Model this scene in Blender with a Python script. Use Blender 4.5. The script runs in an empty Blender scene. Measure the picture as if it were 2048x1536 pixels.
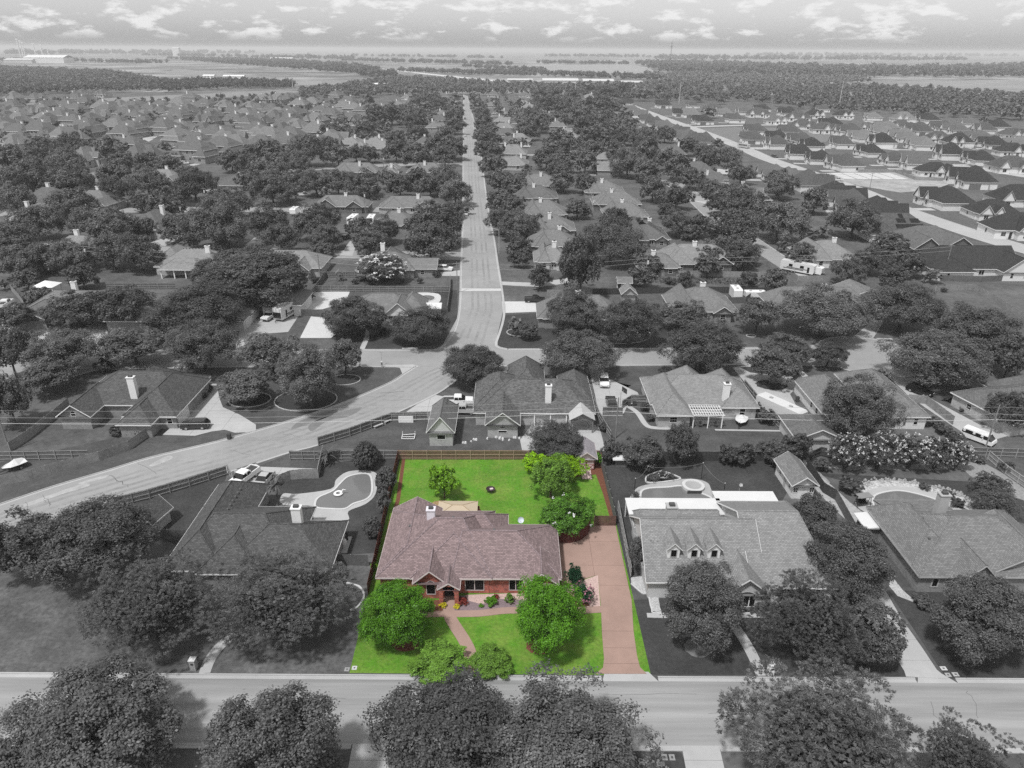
import bpy, math, random
import numpy as np
from mathutils import Matrix, Vector
R = math.radians
S = bpy.context.scene
COL = S.collection
# ---------------------------------------------------------------- camera
cam = bpy.data.objects.new('camera', bpy.data.cameras.new('camera'))
COL.objects.link(cam)
cam.data.sensor_width = 36.0
cam.data.lens = 36.0 * 1421.0 / 2048.0
cam.data.clip_start = 1.0
cam.data.clip_end = 80000.0
_p, _r = R(25.2), R(0.31)
_fwd = Vector((0, math.cos(_p), -math.sin(_p)))
_rt = Vector((1, 0, 0))
_up = Vector((0, math.sin(_p), math.cos(_p)))
_X = _rt * math.cos(_r) + _up * math.sin(_r)
_Y = -_rt * math.sin(_r) + _up * math.cos(_r)
_Z = -_fwd
cam.matrix_world = Matrix(((_X.x, _Y.x, _Z.x, 0), (_X.y, _Y.y, _Z.y, 0), (_X.z, _Y.z, _Z.z, 62.0), (0, 0, 0, 1)))
S.camera = cam
# ---------------------------------------------------------------- sky, sun, exposure
SUN_EL, SUN_AZ = 62.0, -142.0          # azimuth from +Y (view direction), negative = left
W = bpy.data.worlds.new('World')
S.world = W
W.use_nodes = True
nt = W.node_tree
nt.nodes.clear()
def N(t, **k):
    n = nt.nodes.new(t)
    for a, b in k.items():
        setattr(n, a, b)
    return n
def L(a, b):
    nt.links.new(a, b)
out = N('ShaderNodeOutputWorld')
bg = N('ShaderNodeBackground')
bg.inputs['Strength'].default_value = 0.12
sky = N('ShaderNodeTexSky', sky_type='NISHITA', sun_disc=False)
sky.sun_elevation = R(SUN_EL)
sky.sun_rotation = R(SUN_AZ)
sky.altitude = 100
sky.air_density = 1.0
sky.dust_density = 1.5
hs = N('ShaderNodeHueSaturation')
hs.inputs['Saturation'].default_value = 0.0      # the photograph is black and white
L(sky.outputs[0], hs.inputs['Color'])
tc = N('ShaderNodeTexCoord')
sep = N('ShaderNodeSeparateXYZ')
L(tc.outputs['Generated'], sep.inputs[0])
# heaped clouds: wide and flat-based, smaller towards the horizon
mp = N('ShaderNodeMapping')
mp.inputs['Scale'].default_value = (22, 22, 64)
mp.inputs['Location'].default_value = (3.1, 1.7, 0.3)
L(tc.outputs['Generated'], mp.inputs[0])
no = N('ShaderNodeTexNoise')
no.inputs['Scale'].default_value = 1.0
no.inputs['Detail'].default_value = 12.0
no.inputs['Roughness'].default_value = 0.62
L(mp.outputs[0], no.inputs['Vector'])
cr = N('ShaderNodeValToRGB')
cr.color_ramp.elements[0].position = 0.515
cr.color_ramp.elements[1].position = 0.615
L(no.outputs['Fac'], cr.inputs[0])
hr = N('ShaderNodeMapRange')
hr.inputs['From Min'].default_value = 0.008
hr.inputs['From Max'].default_value = 0.018
L(sep.outputs['Z'], hr.inputs['Value'])
mu = N('ShaderNodeMath', operation='MULTIPLY')
L(cr.outputs[0], mu.inputs[0]); L(hr.outputs[0], mu.inputs[1])
mu2 = N('ShaderNodeMath', operation='MULTIPLY')
mu2.inputs[1].default_value = 0.9
L(mu.outputs[0], mu2.inputs[0])
mx = N('ShaderNodeMixRGB')
L(mu2.outputs[0], mx.inputs[0]); L(hs.outputs[0], mx.inputs[1])
mx.inputs[2].default_value = (6.0, 6.0, 6.0, 1)
L(mx.outputs[0], bg.inputs[0]); L(bg.outputs[0], out.inputs[0])
sd = bpy.data.lights.new('sun', 'SUN')
sd.energy = 2.9
sd.angle = R(4.0)
sun = bpy.data.objects.new('sun', sd)
COL.objects.link(sun)
_d = Vector((math.sin(R(SUN_AZ)) * math.cos(R(SUN_EL)), math.cos(R(SUN_AZ)) * math.cos(R(SUN_EL)), math.sin(R(SUN_EL))))
sun.rotation_euler = _d.to_track_quat('Z', 'Y').to_euler()
S.view_settings.view_transform = 'Standard'
S.view_settings.look = 'None'
S.view_settings.gamma = 1.0
S.view_settings.use_curve_mapping = False
S.view_settings.exposure = 0.3
S.cycles.use_denoising = False
S.cycles.max_bounces = 5
S.cycles.diffuse_bounces = 3
S.cycles.glossy_bounces = 2
S.cycles.transmission_bounces = 2
S.cycles.transparent_max_bounces = 4
S.cycles.volume_bounces = 0
S.cycles.caustics_reflective = False
S.cycles.caustics_refractive = False
# ---------------------------------------------------------------- helpers
def tag(o, label=None, cat=None, group=None, kind=None):
    if label: o['label'] = label
    if cat: o['category'] = cat
    if group: o['group'] = group
    if kind: o['kind'] = kind
    return o
def link(name, me, parent=None, loc=None, rz=0.0, scale=None):
    o = bpy.data.objects.new(name, me)
    COL.objects.link(o)
    if parent is not None: o.parent = parent
    if loc is not None: o.location = loc if len(loc) == 3 else (loc[0], loc[1], 0)
    if rz: o.rotation_euler = (0, 0, rz)
    if scale is not None: o.scale = scale
    return o
def thing(name, label, cat, loc=(0, 0, 0), rz=0.0, group=None):
    return tag(link(name, None, None, loc, rz), label, cat, group)
def dup(root):
    c = root.copy(); COL.objects.link(c)
    for ch in root.children:
        d = ch.copy(); COL.objects.link(d); d.parent = c
        for g in ch.children:
            e = g.copy(); COL.objects.link(e); e.parent = d
    return c
class MB:
    def __init__(s):
        s.v, s.f, s.m, s.uv = [], [], [], []
    def face(s, pts, m=0, uv=None):
        b = len(s.v)
        s.v.extend([tuple(p) for p in pts])
        s.f.append(tuple(range(b, b + len(pts))))
        s.m.append(m)
        if uv is None: uv = [(p[0] + p[1] * .7, p[2] if len(p) > 2 else 0) for p in pts]
        s.uv.extend(uv)
        return s
    def box(s, c, d, rz=0.0, m=0, taper=1.0):
        x, y, z = d[0] / 2, d[1] / 2, d[2] / 2
        cs, sn = math.cos(rz), math.sin(rz)
        P = []
        for zz, k in ((-z, 1), (z, taper)):
            for xx, yy in ((-x, -y), (x, -y), (x, y), (-x, y)):
                xx *= k; yy *= k
                P.append((c[0] + xx * cs - yy * sn, c[1] + xx * sn + yy * cs, c[2] + zz))
        for q in ((3, 2, 1, 0), (4, 5, 6, 7), (0, 1, 5, 4), (1, 2, 6, 5), (2, 3, 7, 6), (3, 0, 4, 7)):
            s.face([P[i] for i in q], m)
        return s
    def prism(s, poly, z0, z1, m=0, bottom=False):
        if area(poly) < 0: poly = poly[::-1]
        n = len(poly)
        s.face([(p[0], p[1], z1) for p in poly], m, [(p[0], p[1]) for p in poly])
        if bottom: s.face([(p[0], p[1], z0) for p in poly[::-1]], m)
        u = 0
        for i in range(n):
            a, b = poly[i], poly[(i + 1) % n]
            l = math.hypot(b[0] - a[0], b[1] - a[1])
            s.face([(a[0], a[1], z0), (b[0], b[1], z0), (b[0], b[1], z1), (a[0], a[1], z1)], m,
                   [(u, z0), (u + l, z0), (u + l, z1), (u, z1)])
            u += l
        return s
    def tube(s, p, q, r0, r1=None, n=6, m=0, cap=True):
        r1 = r0 if r1 is None else r1
        p, q = Vector(p), Vector(q)
        d = (q - p)
        if d.length < 1e-6: return s
        d.normalize()
        a = d.orthogonal().normalized(); b = d.cross(a)
        A = [p + (a * math.cos(2 * math.pi * i / n) + b * math.sin(2 * math.pi * i / n)) * r0 for i in range(n)]
        B = [q + (a * math.cos(2 * math.pi * i / n) + b * math.sin(2 * math.pi * i / n)) * r1 for i in range(n)]
        for i in range(n):
            j = (i + 1) % n
            s.face([A[i], A[j], B[j], B[i]], m)
        if cap:
            s.face(B, m); s.face(A[::-1], m)
        return s
    def lathe(s, prof, c=(0, 0, 0), n=12, m=0):
        for k in range(len(prof) - 1):
            (r0, z0), (r1, z1) = prof[k], prof[k + 1]
            for i in range(n):
                a, b = 2 * math.pi * i / n, 2 * math.pi * (i + 1) / n
                P = [(c[0] + r0 * math.cos(a), c[1] + r0 * math.sin(a), c[2] + z0), (c[0] + r0 * math.cos(b), c[1] + r0 * math.sin(b), c[2] + z0),
                     (c[0] + r1 * math.cos(b), c[1] + r1 * math.sin(b), c[2] + z1), (c[0] + r1 * math.cos(a), c[1] + r1 * math.sin(a), c[2] + z1)]
                if r0 < 1e-5: P = P[1:]
                elif r1 < 1e-5: P = P[:3]
                s.face(P, m)
        return s
    def mesh(s, name, mats, smooth=False):
        me = bpy.data.meshes.new(name)
        me.from_pydata(s.v, [], s.f)
        for mm in (mats if isinstance(mats, (list, tuple)) else [mats]): me.materials.append(mm)
        if s.m and max(s.m): me.polygons.foreach_set('material_index', s.m)
        ul = me.uv_layers.new(name='UVMap')
        ul.data.foreach_set('uv', [c for t in s.uv for c in t])
        if smooth: me.polygons.foreach_set('use_smooth', [True] * len(s.f))
        me.update()
        return me
    def build(s, name, mats, parent=None, loc=None, rz=0.0, smooth=False):
        return link(name, s.mesh(name, mats, smooth), parent, loc, rz)
def area(p):
    return sum(p[i][0] * p[(i + 1) % len(p)][1] - p[(i + 1) % len(p)][0] * p[i][1] for i in range(len(p))) / 2
def clip(poly, a, b, c):
    # keep a*x + b*y <= c
    o = []
    for i in range(len(poly)):
        p, q = poly[i], poly[(i + 1) % len(poly)]
        dp, dq = a * p[0] + b * p[1] - c, a * q[0] + b * q[1] - c
        if dp <= 0: o.append(p)
        if (dp < 0 < dq) or (dq < 0 < dp):
            t = dp / (dp - dq)
            o.append((p[0] + (q[0] - p[0]) * t, p[1] + (q[1] - p[1]) * t))
    return o
def smoothline(pts, n=6, closed=False):
    # Catmull-Rom through points
    o = []
    m = len(pts)
    rng = range(m if closed else m - 1)
    for i in rng:
        if closed: p0, p1, p2, p3 = pts[(i - 1) % m], pts[i], pts[(i + 1) % m], pts[(i + 2) % m]
        else: p0, p1, p2, p3 = pts[max(i - 1, 0)], pts[i], pts[i + 1], pts[min(i + 2, m - 1)]
        for k in range(n):
            t = k / n
            o.append(tuple(0.5 * (2 * p1[j] + (p2[j] - p0[j]) * t + (2 * p0[j] - 5 * p1[j] + 4 * p2[j] - p3[j]) * t * t + (3 * p1[j] - p0[j] - 3 * p2[j] + p3[j]) * t ** 3) for j in range(2)))
    if not closed: o.append(tuple(pts[-1][:2]))
    return o
def offset(line, d):
    o = []
    for i in range(len(line)):
        a, b = line[max(i - 1, 0)], line[min(i + 1, len(line) - 1)]
        dx, dy = b[0] - a[0], b[1] - a[1]
        l = math.hypot(dx, dy) or 1
        o.append((line[i][0] - dy / l * d, line[i][1] + dx / l * d))
    return o
def ribbon(mb, line, d0, d1, z, m=0, z1=None):
    A, B = offset(line, d0), offset(line, d1)
    u = 0
    for i in range(len(line) - 1):
        l = math.hypot(line[i + 1][0] - line[i][0], line[i + 1][1] - line[i][1])
        q = [A[i], A[i + 1], B[i + 1], B[i]]
        if area(q) < 0: q = q[::-1]
        if z1 is None:
            mb.face([(p[0], p[1], z) for p in q], m, [(p[0], p[1]) for p in q])
        else:
            mb.prism(q, z, z1, m)
        u += l
    return mb
# ---------------------------------------------------------------- materials
MATS = {}
def M(name, c, rough=0.85, amp=0.12, sc=1.5, amp2=0.0, sc2=0.12, bump=0.0, spec=0.3, coord='P', metal=0.0, stretch=None, orand=0.0, c2=None):
    if name in MATS: return MATS[name]
    if isinstance(c, (int, float)): c = (c, c, c)
    m = bpy.data.materials.new(name); MATS[name] = m
    m.use_nodes = True
    t = m.node_tree; nd = t.nodes
    b = nd['Principled BSDF']
    b.inputs['Roughness'].default_value = rough
    b.inputs['Specular IOR Level'].default_value = spec
    b.inputs['Metallic'].default_value = metal
    if amp == 0 and amp2 == 0 and orand == 0:
        b.inputs['Base Color'].default_value = (*c, 1)
        return m
    if coord == 'P':
        src = nd.new('ShaderNodeNewGeometry').outputs['Position']
    else:
        src = nd.new('ShaderNodeTexCoord').outputs['Object' if coord == 'O' else 'UV']
    if stretch:
        mp = nd.new('ShaderNodeMapping'); mp.inputs['Scale'].default_value = stretch
        t.links.new(src, mp.inputs[0]); src = mp.outputs[0]
    val = None
    hnode = None
    for a, s, det in ((amp, sc, 8), (amp2, sc2, 4)):
        if not a: continue
        n = nd.new('ShaderNodeTexNoise'); n.inputs['Scale'].default_value = s; n.inputs['Detail'].default_value = det
        n.inputs['Roughness'].default_value = 0.65
        t.links.new(src, n.inputs['Vector'])
        if hnode is None: hnode = n
        r = nd.new('ShaderNodeMapRange')
        r.inputs['From Min'].default_value = 0.25; r.inputs['From Max'].default_value = 0.75
        r.inputs['To Min'].default_value = 1 - a; r.inputs['To Max'].default_value = 1 + a
        t.links.new(n.outputs['Fac'], r.inputs['Value'])
        if val is None: val = r.outputs[0]
        else:
            k = nd.new('ShaderNodeMath'); k.operation = 'MULTIPLY'
            t.links.new(val, k.inputs[0]); t.links.new(r.outputs[0], k.inputs[1]); val = k.outputs[0]
    if orand:
        oi = nd.new('ShaderNodeObjectInfo'); r = nd.new('ShaderNodeMapRange')
        r.inputs['To Min'].default_value = 1 - orand; r.inputs['To Max'].default_value = 1 + orand
        t.links.new(oi.outputs['Random'], r.inputs['Value'])
        if val is None: val = r.outputs[0]
        else:
            k = nd.new('ShaderNodeMath'); k.operation = 'MULTIPLY'
            t.links.new(val, k.inputs[0]); t.links.new(r.outputs[0], k.inputs[1]); val = k.outputs[0]
    v = nd.new('ShaderNodeVectorMath'); v.operation = 'SCALE'
    v.inputs[0].default_value = c
    if c2 is not None:
        if isinstance(c2, (int, float)): c2 = (c2, c2, c2)
        n = nd.new('ShaderNodeTexNoise'); n.inputs['Scale'].default_value = sc2 * 1.7; n.inputs['Detail'].default_value = 7; n.inputs['Roughness'].default_value = 0.7
        t.links.new(src, n.inputs['Vector'])
        r = nd.new('ShaderNodeMapRange'); r.inputs['From Min'].default_value = 0.42; r.inputs['From Max'].default_value = 0.62
        t.links.new(n.outputs['Fac'], r.inputs['Value'])
        q = nd.new('ShaderNodeMixRGB'); q.inputs[1].default_value = (*c, 1); q.inputs[2].default_value = (*c2, 1)
        t.links.new(r.outputs[0], q.inputs[0]); t.links.new(q.outputs[0], v.inputs[0])
    t.links.new(val, v.inputs['Scale'])
    t.links.new(v.outputs[0], b.inputs['Base Color'])
    if bump and hnode is not None:
        bp = nd.new('ShaderNodeBump'); bp.inputs['Strength'].default_value = bump; bp.inputs['Distance'].default_value = 0.05
        t.links.new(hnode.outputs['Fac'], bp.inputs['Height']); t.links.new(bp.outputs[0], b.inputs['Normal'])
    return m
def brickmat(name, c1, c2, cm, bw, rh, ms, amp=0.2, sc=0.8, rough=0.9, fine=0.0):
    if name in MATS: return MATS[name]
    g = lambda c: (c, c, c) if isinstance(c, (int, float)) else c
    m = bpy.data.materials.new(name); MATS[name] = m
    m.use_nodes = True
    t = m.node_tree; nd = t.nodes; b = nd['Principled BSDF']
    b.inputs['Roughness'].default_value = rough
    b.inputs['Specular IOR Level'].default_value = 0.2
    uv = nd.new('ShaderNodeTexCoord')
    k = nd.new('ShaderNodeTexBrick')
    k.inputs['Color1'].default_value = (*g(c1), 1); k.inputs['Color2'].default_value = (*g(c2), 1); k.inputs['Mortar'].default_value = (*g(cm), 1)
    k.inputs['Scale'].default_value = 1.0; k.inputs['Brick Width'].default_value = bw; k.inputs['Row Height'].default_value = rh
    k.inputs['Mortar Size'].default_value = ms; k.inputs['Mortar Smooth'].default_value = 0.2
    t.links.new(uv.outputs['UV'], k.inputs['Vector'])
    v = None
    for a, s in ((amp, sc), (fine, 5.0)):
        if not a: continue
        n = nd.new('ShaderNodeTexNoise'); n.inputs['Scale'].default_value = s; n.inputs['Detail'].default_value = 6
        t.links.new(uv.outputs['UV'], n.inputs['Vector'])
        r = nd.new('ShaderNodeMapRange'); r.inputs['From Min'].default_value = 0.25; r.inputs['From Max'].default_value = 0.75
        r.inputs['To Min'].default_value = 1 - a; r.inputs['To Max'].default_value = 1 + a
        t.links.new(n.outputs['Fac'], r.inputs['Value'])
        if v is None: v = r.outputs[0]
        else:
            q = nd.new('ShaderNodeMath'); q.operation = 'MULTIPLY'
            t.links.new(v, q.inputs[0]); t.links.new(r.outputs[0], q.inputs[1]); v = q.outputs[0]
    s = nd.new('ShaderNodeVectorMath'); s.operation = 'SCALE'
    t.links.new(k.outputs['Color'], s.inputs[0]); t.links.new(v, s.inputs['Scale'])
    t.links.new(s.outputs[0], b.inputs['Base Color'])
    return m
def roofmat(name, c, spread=0.22, amp=0.1):
    c = (c, c, c) if isinstance(c, (int, float)) else c
    f = lambda k: tuple(x * k for x in c)
    return brickmat(name, f(1 + spread), f(1 - spread), f(0.6), 0.4, 0.2, 0.028, amp, 0.5, 0.92, 0.14)
def leafmat(name, c, amp=0.28, trans=0.25, orand=0.15):
    if name in MATS: return MATS[name]
    if isinstance(c, (int, float)): c = (c, c, c)
    m = bpy.data.materials.new(name); MATS[name] = m
    m.use_nodes = True
    t = m.node_tree; nd = t.nodes; nd.clear()
    o = nd.new('ShaderNodeOutputMaterial')
    df = nd.new('ShaderNodeBsdfDiffuse'); tr = nd.new('ShaderNodeBsdfTranslucent'); mx = nd.new('ShaderNodeMixShader')
    gl = nd.new('ShaderNodeBsdfGlossy'); gl.inputs['Roughness'].default_value = 0.45; mg = nd.new('ShaderNodeMixShader'); mg.inputs[0].default_value = 0.02
    mx.inputs[0].default_value = trans
    ge = nd.new('ShaderNodeNewGeometry'); oi = nd.new('ShaderNodeObjectInfo')
    r = nd.new('ShaderNodeMapRange'); r.inputs['To Min'].default_value = 1 - amp; r.inputs['To Max'].default_value = 1 + amp
    t.links.new(ge.outputs['Random Per Island'], r.inputs['Value'])
    r2 = nd.new('ShaderNodeMapRange'); r2.inputs['To Min'].default_value = 1 - orand; r2.inputs['To Max'].default_value = 1 + orand
    t.links.new(oi.outputs['Random'], r2.inputs['Value'])
    k = nd.new('ShaderNodeMath'); k.operation = 'MULTIPLY'
    t.links.new(r.outputs[0], k.inputs[0]); t.links.new(r2.outputs[0], k.inputs[1])
    at = nd.new('ShaderNodeAttribute'); at.attribute_name = 'spray'      # each spray of leaves has its own tone
    r3 = nd.new('ShaderNodeMapRange'); r3.inputs['To Min'].default_value = 0.5; r3.inputs['To Max'].default_value = 1.6
    t.links.new(at.outputs['Fac'], r3.inputs['Value'])
    k2 = nd.new('ShaderNodeMath'); k2.operation = 'MULTIPLY'
    t.links.new(k.outputs[0], k2.inputs[0]); t.links.new(r3.outputs[0], k2.inputs[1]); k = k2
    v = nd.new('ShaderNodeVectorMath'); v.operation = 'SCALE'; v.inputs[0].default_value = c
    t.links.new(k.outputs[0], v.inputs['Scale'])
    t.links.new(v.outputs[0], df.inputs['Color']); t.links.new(v.outputs[0], tr.inputs['Color'])
    t.links.new(df.outputs[0], mx.inputs[1]); t.links.new(tr.outputs[0], mx.inputs[2])
    t.links.new(mx.outputs[0], mg.inputs[1]); t.links.new(gl.outputs[0], mg.inputs[2])
    t.links.new(mg.outputs[0], o.inputs[0])
    return m

# ---------------------------------------------------------------- ground, roads, lawns
def sheet(name, poly, z, mat, kind='structure', uvs=None):
    if area(poly) < 0: poly = poly[::-1]
    mb = MB(); mb.face([(p[0], p[1], z) for p in poly], 0, [(p[0], p[1]) for p in poly])
    o = mb.build(name, mat)
    return tag(o, kind=kind)
def slabs(name, poly, z, mat, jointmat, xs=(), ys=(), gap=0.035, th=0.05):
    # a paved area: a darker bed with separately cast slabs standing just proud of it
    base = sheet(name, poly, z, jointmat)
    xs = [-1e4] + sorted(xs) + [1e4]; ys = [-1e4] + sorted(ys) + [1e4]
    for i in range(len(xs) - 1):
        for j in range(len(ys) - 1):
            p = clip(poly, -1, 0, -xs[i] - gap / 2); 
            if len(p) > 2: p = clip(p, 1, 0, xs[i + 1] - gap / 2)
            if len(p) > 2: p = clip(p, 0, -1, -ys[j] - gap / 2)
            if len(p) > 2: p = clip(p, 0, 1, ys[j + 1] - gap / 2)
            if len(p) < 3 or abs(area(p)) < 0.2: continue
            MB().prism(p, z + 0.003, z + th).build('slab', mat, base)
    return base
GR = dict(
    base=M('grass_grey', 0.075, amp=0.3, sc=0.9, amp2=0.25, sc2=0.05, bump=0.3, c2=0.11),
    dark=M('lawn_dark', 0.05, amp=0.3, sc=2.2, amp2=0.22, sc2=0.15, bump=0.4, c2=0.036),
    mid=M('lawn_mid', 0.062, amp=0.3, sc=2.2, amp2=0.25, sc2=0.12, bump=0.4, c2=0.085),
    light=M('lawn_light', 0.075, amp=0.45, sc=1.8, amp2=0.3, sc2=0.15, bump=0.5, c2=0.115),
    pale=M('grass_pale', 0.095, amp=0.25, sc=0.6, amp2=0.25, sc2=0.05),
    field=M('field_pale', 0.22, amp=0.25, sc=0.03, amp2=0.3, sc2=0.005),
    fieldm=M('field_mid', 0.19, amp=0.15, sc=0.05, amp2=0.2, sc2=0.006),
    green=M('lawn_green', (0.075, 0.2, 0.012), amp=0.36, sc=2.6, amp2=0.18, sc2=0.2, bump=0.5, c2=(0.13, 0.215, 0.03)),
    asphalt=M('asphalt', 0.26, amp=0.14, sc=1.3, amp2=0.3, sc2=0.42, stretch=(0.05, 1, 1)),
    asphalt2=M('asphalt_long', 0.27, amp=0.08, sc=0.6, amp2=0.1, sc2=0.1),
    concrete=M('concrete', 0.38, amp=0.08, sc=0.7, amp2=0.1, sc2=0.1),
    white=M('concrete_white', 0.5, amp=0.06, sc=0.7, amp2=0.08, sc2=0.1),
    joint=M('joint', 0.2, amp=0.1),
    pink=M('concrete_pink', (0.31, 0.21, 0.175), amp=0.08, sc=0.6, amp2=0.12, sc2=0.2),
    pinkjoint=M('joint_pink', (0.2, 0.12, 0.1), amp=0.1),
    gravel=M('gravel', 0.4, amp=0.5, sc=6.0, amp2=0.2, sc2=0.8, bump=0.6),
    mulch=M('mulch', 0.035, amp=0.4, sc=5.0),
    brownmulch=M('mulch_brown', (0.14, 0.055, 0.032), amp=0.45, sc=4.0),
    pinkgravel=M('gravel_pink', (0.47, 0.34, 0.31), amp=0.45, sc=6.0, bump=0.6),
    dirt=M('dirt', 0.3, amp=0.35, sc=0.5, amp2=0.35, sc2=0.08),
    hill=M('far_hills', 0.13, amp=0.3, sc=0.002),
)
# one sheet of ground out to the horizon
g = 30000.0
sheet('fields', [(-g, 1180), (g, 1180), (g, g), (-g, g)], 0.04, M('far_land', 0.1, amp=0.3, sc=0.012, amp2=0.45, sc2=0.0022, c2=0.3))
sheet('ground', [(-g, -400), (g, -400), (g, g), (-g, g)], 0.0, GR['base'])
def kerb(name, line, side=1, n=1, w0=0.0, gut=0.45, h=0.13):
    # side +1: kerb stands to the left of the line direction
    k = MB(); q = MB()
    ribbon(q, line, 0, side * gut, 0.022)
    ribbon(k, line, side * gut, side * (gut + 0.17), 0.0, z1=h)
    a = k.build(name, GR['concrete']); tag(a, kind='structure')
    b = q.build('gutter', GR['concrete'], a)
    return a
# --- front street
sheet('road', [(-95, 48.3), (95, 48.1), (95, 56.1), (-95, 56.2)], 0.014, GR['asphalt'])
kerb('kerb', [(-95, 56.2), (10.0, 56.1)], 1)
kerb('kerb', [(16.1, 56.1), (44.2, 56.1)], 1)
kerb('kerb', [(48.6, 56.1), (95, 56.0)], 1)
sheet('driveway_apron', [(10.0, 56.08), (16.1, 56.08), (15.2, 57.4), (10.4, 57.4)], 0.02, GR['concrete'])
sheet('driveway_apron', [(44.2, 56.05), (48.6, 56.05), (47.6, 57.3), (44.9, 57.3)], 0.02, GR['concrete'])
kerb('kerb', [(-95, 48.3), (-15.6, 48.25)], -1)
kerb('kerb', [(-9.3, 48.2), (7.2, 48.2)], -1)
kerb('kerb', [(12.0, 48.2), (16.9, 48.2)], -1)
kerb('kerb', [(20.6, 48.2), (95, 48.1)], -1)
sheet('lawn', [(12.1, 47.6), (13, 47.75), (15.8, 47.75), (16.7, 47.4), (16.9, 46.5), (16.2, 36), (12.6, 36), (12.0, 46.6)], 0.02, GR['dark'])
slabs('driveway', [(7.4, 48.2), (11.9, 48.2), (12.4, 36), (7.8, 36)], 0.02, GR['concrete'], GR['joint'], ys=(46.4, 43, 39.5))
slabs('driveway', [(-15.5, 48.2), (-9.4, 48.2), (-9.0, 36), (-15.0, 36)], 0.02, GR['concrete'], GR['joint'], ys=(46.4, 43, 39.5))
slabs('driveway', [(16.9, 48.2), (20.6, 48.2), (19.9, 36), (16.3, 36)], 0.02, GR['concrete'], GR['joint'], ys=(46.6, 43, 39.5))
rnd = random.Random(4)
crack = MB()
for k in range(9):
    x, y = rnd.uniform(-50, 55), rnd.uniform(49, 52)
    for s in range(7):
        x2, y2 = x + rnd.uniform(-0.5, 0.5), y + rnd.uniform(0.2, 0.9)
        if y2 > 55.8: break
        ribbon(crack, [(x, y), (x2, y2)], -0.018, 0.018, 0.027)
        x, y = x2, y2
for k in range(9):
    x, y = rnd.uniform(-50, 40), rnd.choice((49.9, 52.0, 53.4, 54.4))
    for s in range(9):
        x2, y2 = x + rnd.uniform(0.6, 1.6), y + rnd.uniform(-0.12, 0.12)
        ribbon(crack, [(x, y), (x2, y2)], -0.015, 0.015, 0.027)
        x, y = x2, y2
tag(crack.build('road_cracks', M('tar', 0.12, amp=0)), kind='structure')
# --- curved street and the long street beyond the junction
LE = smoothline([(-79.04, 85.48), (-76.32, 88.02), (-71.18, 92.88), (-65.38, 97.42), (-60.24, 101.64), (-51.77, 106.71), (-45.67, 111.04), (-39.27, 116.05), (-32.48, 122.28), (-24.95, 131.44), (-22.37, 136.43), (-20.32, 140.37)], 4)
RE = smoothline([(-73.31, 77.21), (-71.39, 80.50), (-65.61, 84.99), (-59.54, 89.08), (-53.27, 93.34), (-45.97, 97.91), (-42.28, 100.72), (-37.68, 104.32), (-33.48, 106.91), (-28.25, 112.35), (-22.50, 118.24), (-15.57, 126.66), (-12.80, 131.59), (-10.43, 136.07), (-6.37, 139.76), (-1.00, 141.17)], 4)
SL_up = [(-119.34, 143.68), (-113.53, 144.89), (-92.73, 147.49), (-64.97, 148.47), (-34.11, 149.20), (-20.36, 149.09)]
SL_lo = [(-110.11, 130.36), (-105.64, 132.84), (-98.19, 134.17), (-91.38, 135.02), (-87.91, 138.15), (-63.93, 139.79), (-33.18, 140.47), (-20.32, 140.37)]
LSL = smoothline([(-20.36, 149.09), (-16.39, 150.34), (-14.10, 159.18), (-13.46, 170.75), (-14.10, 188.12), (-16.02, 219.22), (-17.80, 251.64), (-19.84, 286.21), (-24.15, 353.50), (-30.11, 446.55), (-39.90, 599.38), (-54.26, 823.49), (-67.75, 1034.12), (-76.92, 1177.15)], 3)
LSR = smoothline([(-1.07, 149.96), (-3.98, 152.34), (-3.44, 160.01), (-2.72, 167.99), (-2.46, 176.67), (-3.27, 193.72), (-4.95, 219.44), (-6.90, 251.88), (-9.40, 286.47), (-14.18, 360.75), (-20.74, 476.01), (-29.12, 599.91), (-38.78, 733.50), (-57.48, 984.63), (-68.48, 1125.85)], 3)
rd = MB()
def strip(mb, A, B, z):
    n = 40
    def res(P):
        d = [0]
        for i in range(len(P) - 1): d.append(d[-1] + math.dist(P[i], P[i + 1]))
        o = []
        for k in range(n + 1):
            t = d[-1] * k / n; i = 0
            while i < len(d) - 2 and d[i + 1] < t: i += 1
            f = (t - d[i]) / max(d[i + 1] - d[i], 1e-6)
            o.append((P[i][0] + (P[i + 1][0] - P[i][0]) * f, P[i][1] + (P[i + 1][1] - P[i][1]) * f))
        return o
    A, B = res(A), res(B)
    for i in range(n):
        q = [A[i], A[i + 1], B[i + 1], B[i]]
        if area(q) < 0: q = q[::-1]
        mb.face([(p[0], p[1], z) for p in q], 0, [(p[0], p[1]) for p in q])
strip(rd, LE, RE, 0.014)
tag(rd.build('road', GR['asphalt2']), kind='structure')
rd = MB(); strip(rd, LSL[3:], LSR[3:], 0.014)
tag(rd.build('road', M('asphalt_far', 0.27, amp=0.08, sc=0.6, amp2=0.12, sc2=0.1)), kind='structure')
sheet('road', [(-20.32, 140.37), (-1.00, 141.17), (-1.07, 149.96), (-3.98, 152.34), (-14.05, 158.53), (-16.39, 150.34), (-20.36, 149.09)], 0.02, GR['asphalt2'])
rd = MB(); strip(rd, SL_up, SL_lo, 0.017)
tag(rd.build('road', GR['asphalt2']), kind='structure')
BC = (80.6, 147.6)
bulb = [(BC[0] + 11.3 * math.cos(t), BC[1] + 11.3 * math.sin(t)) for t in [R(a) for a in range(-150, 151, 10)]]
sheet('road', [(-1.00, 141.17), (21.85, 141.75), (57.02, 142.77)] + bulb + [(59.97, 151.73), (22.97, 150.60), (-1.07, 149.96)], 0.017, GR['asphalt2'])
kerb('kerb', LE, 1)
kerb('kerb', RE[:22], -1); kerb('kerb', RE[24:], -1)
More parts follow.
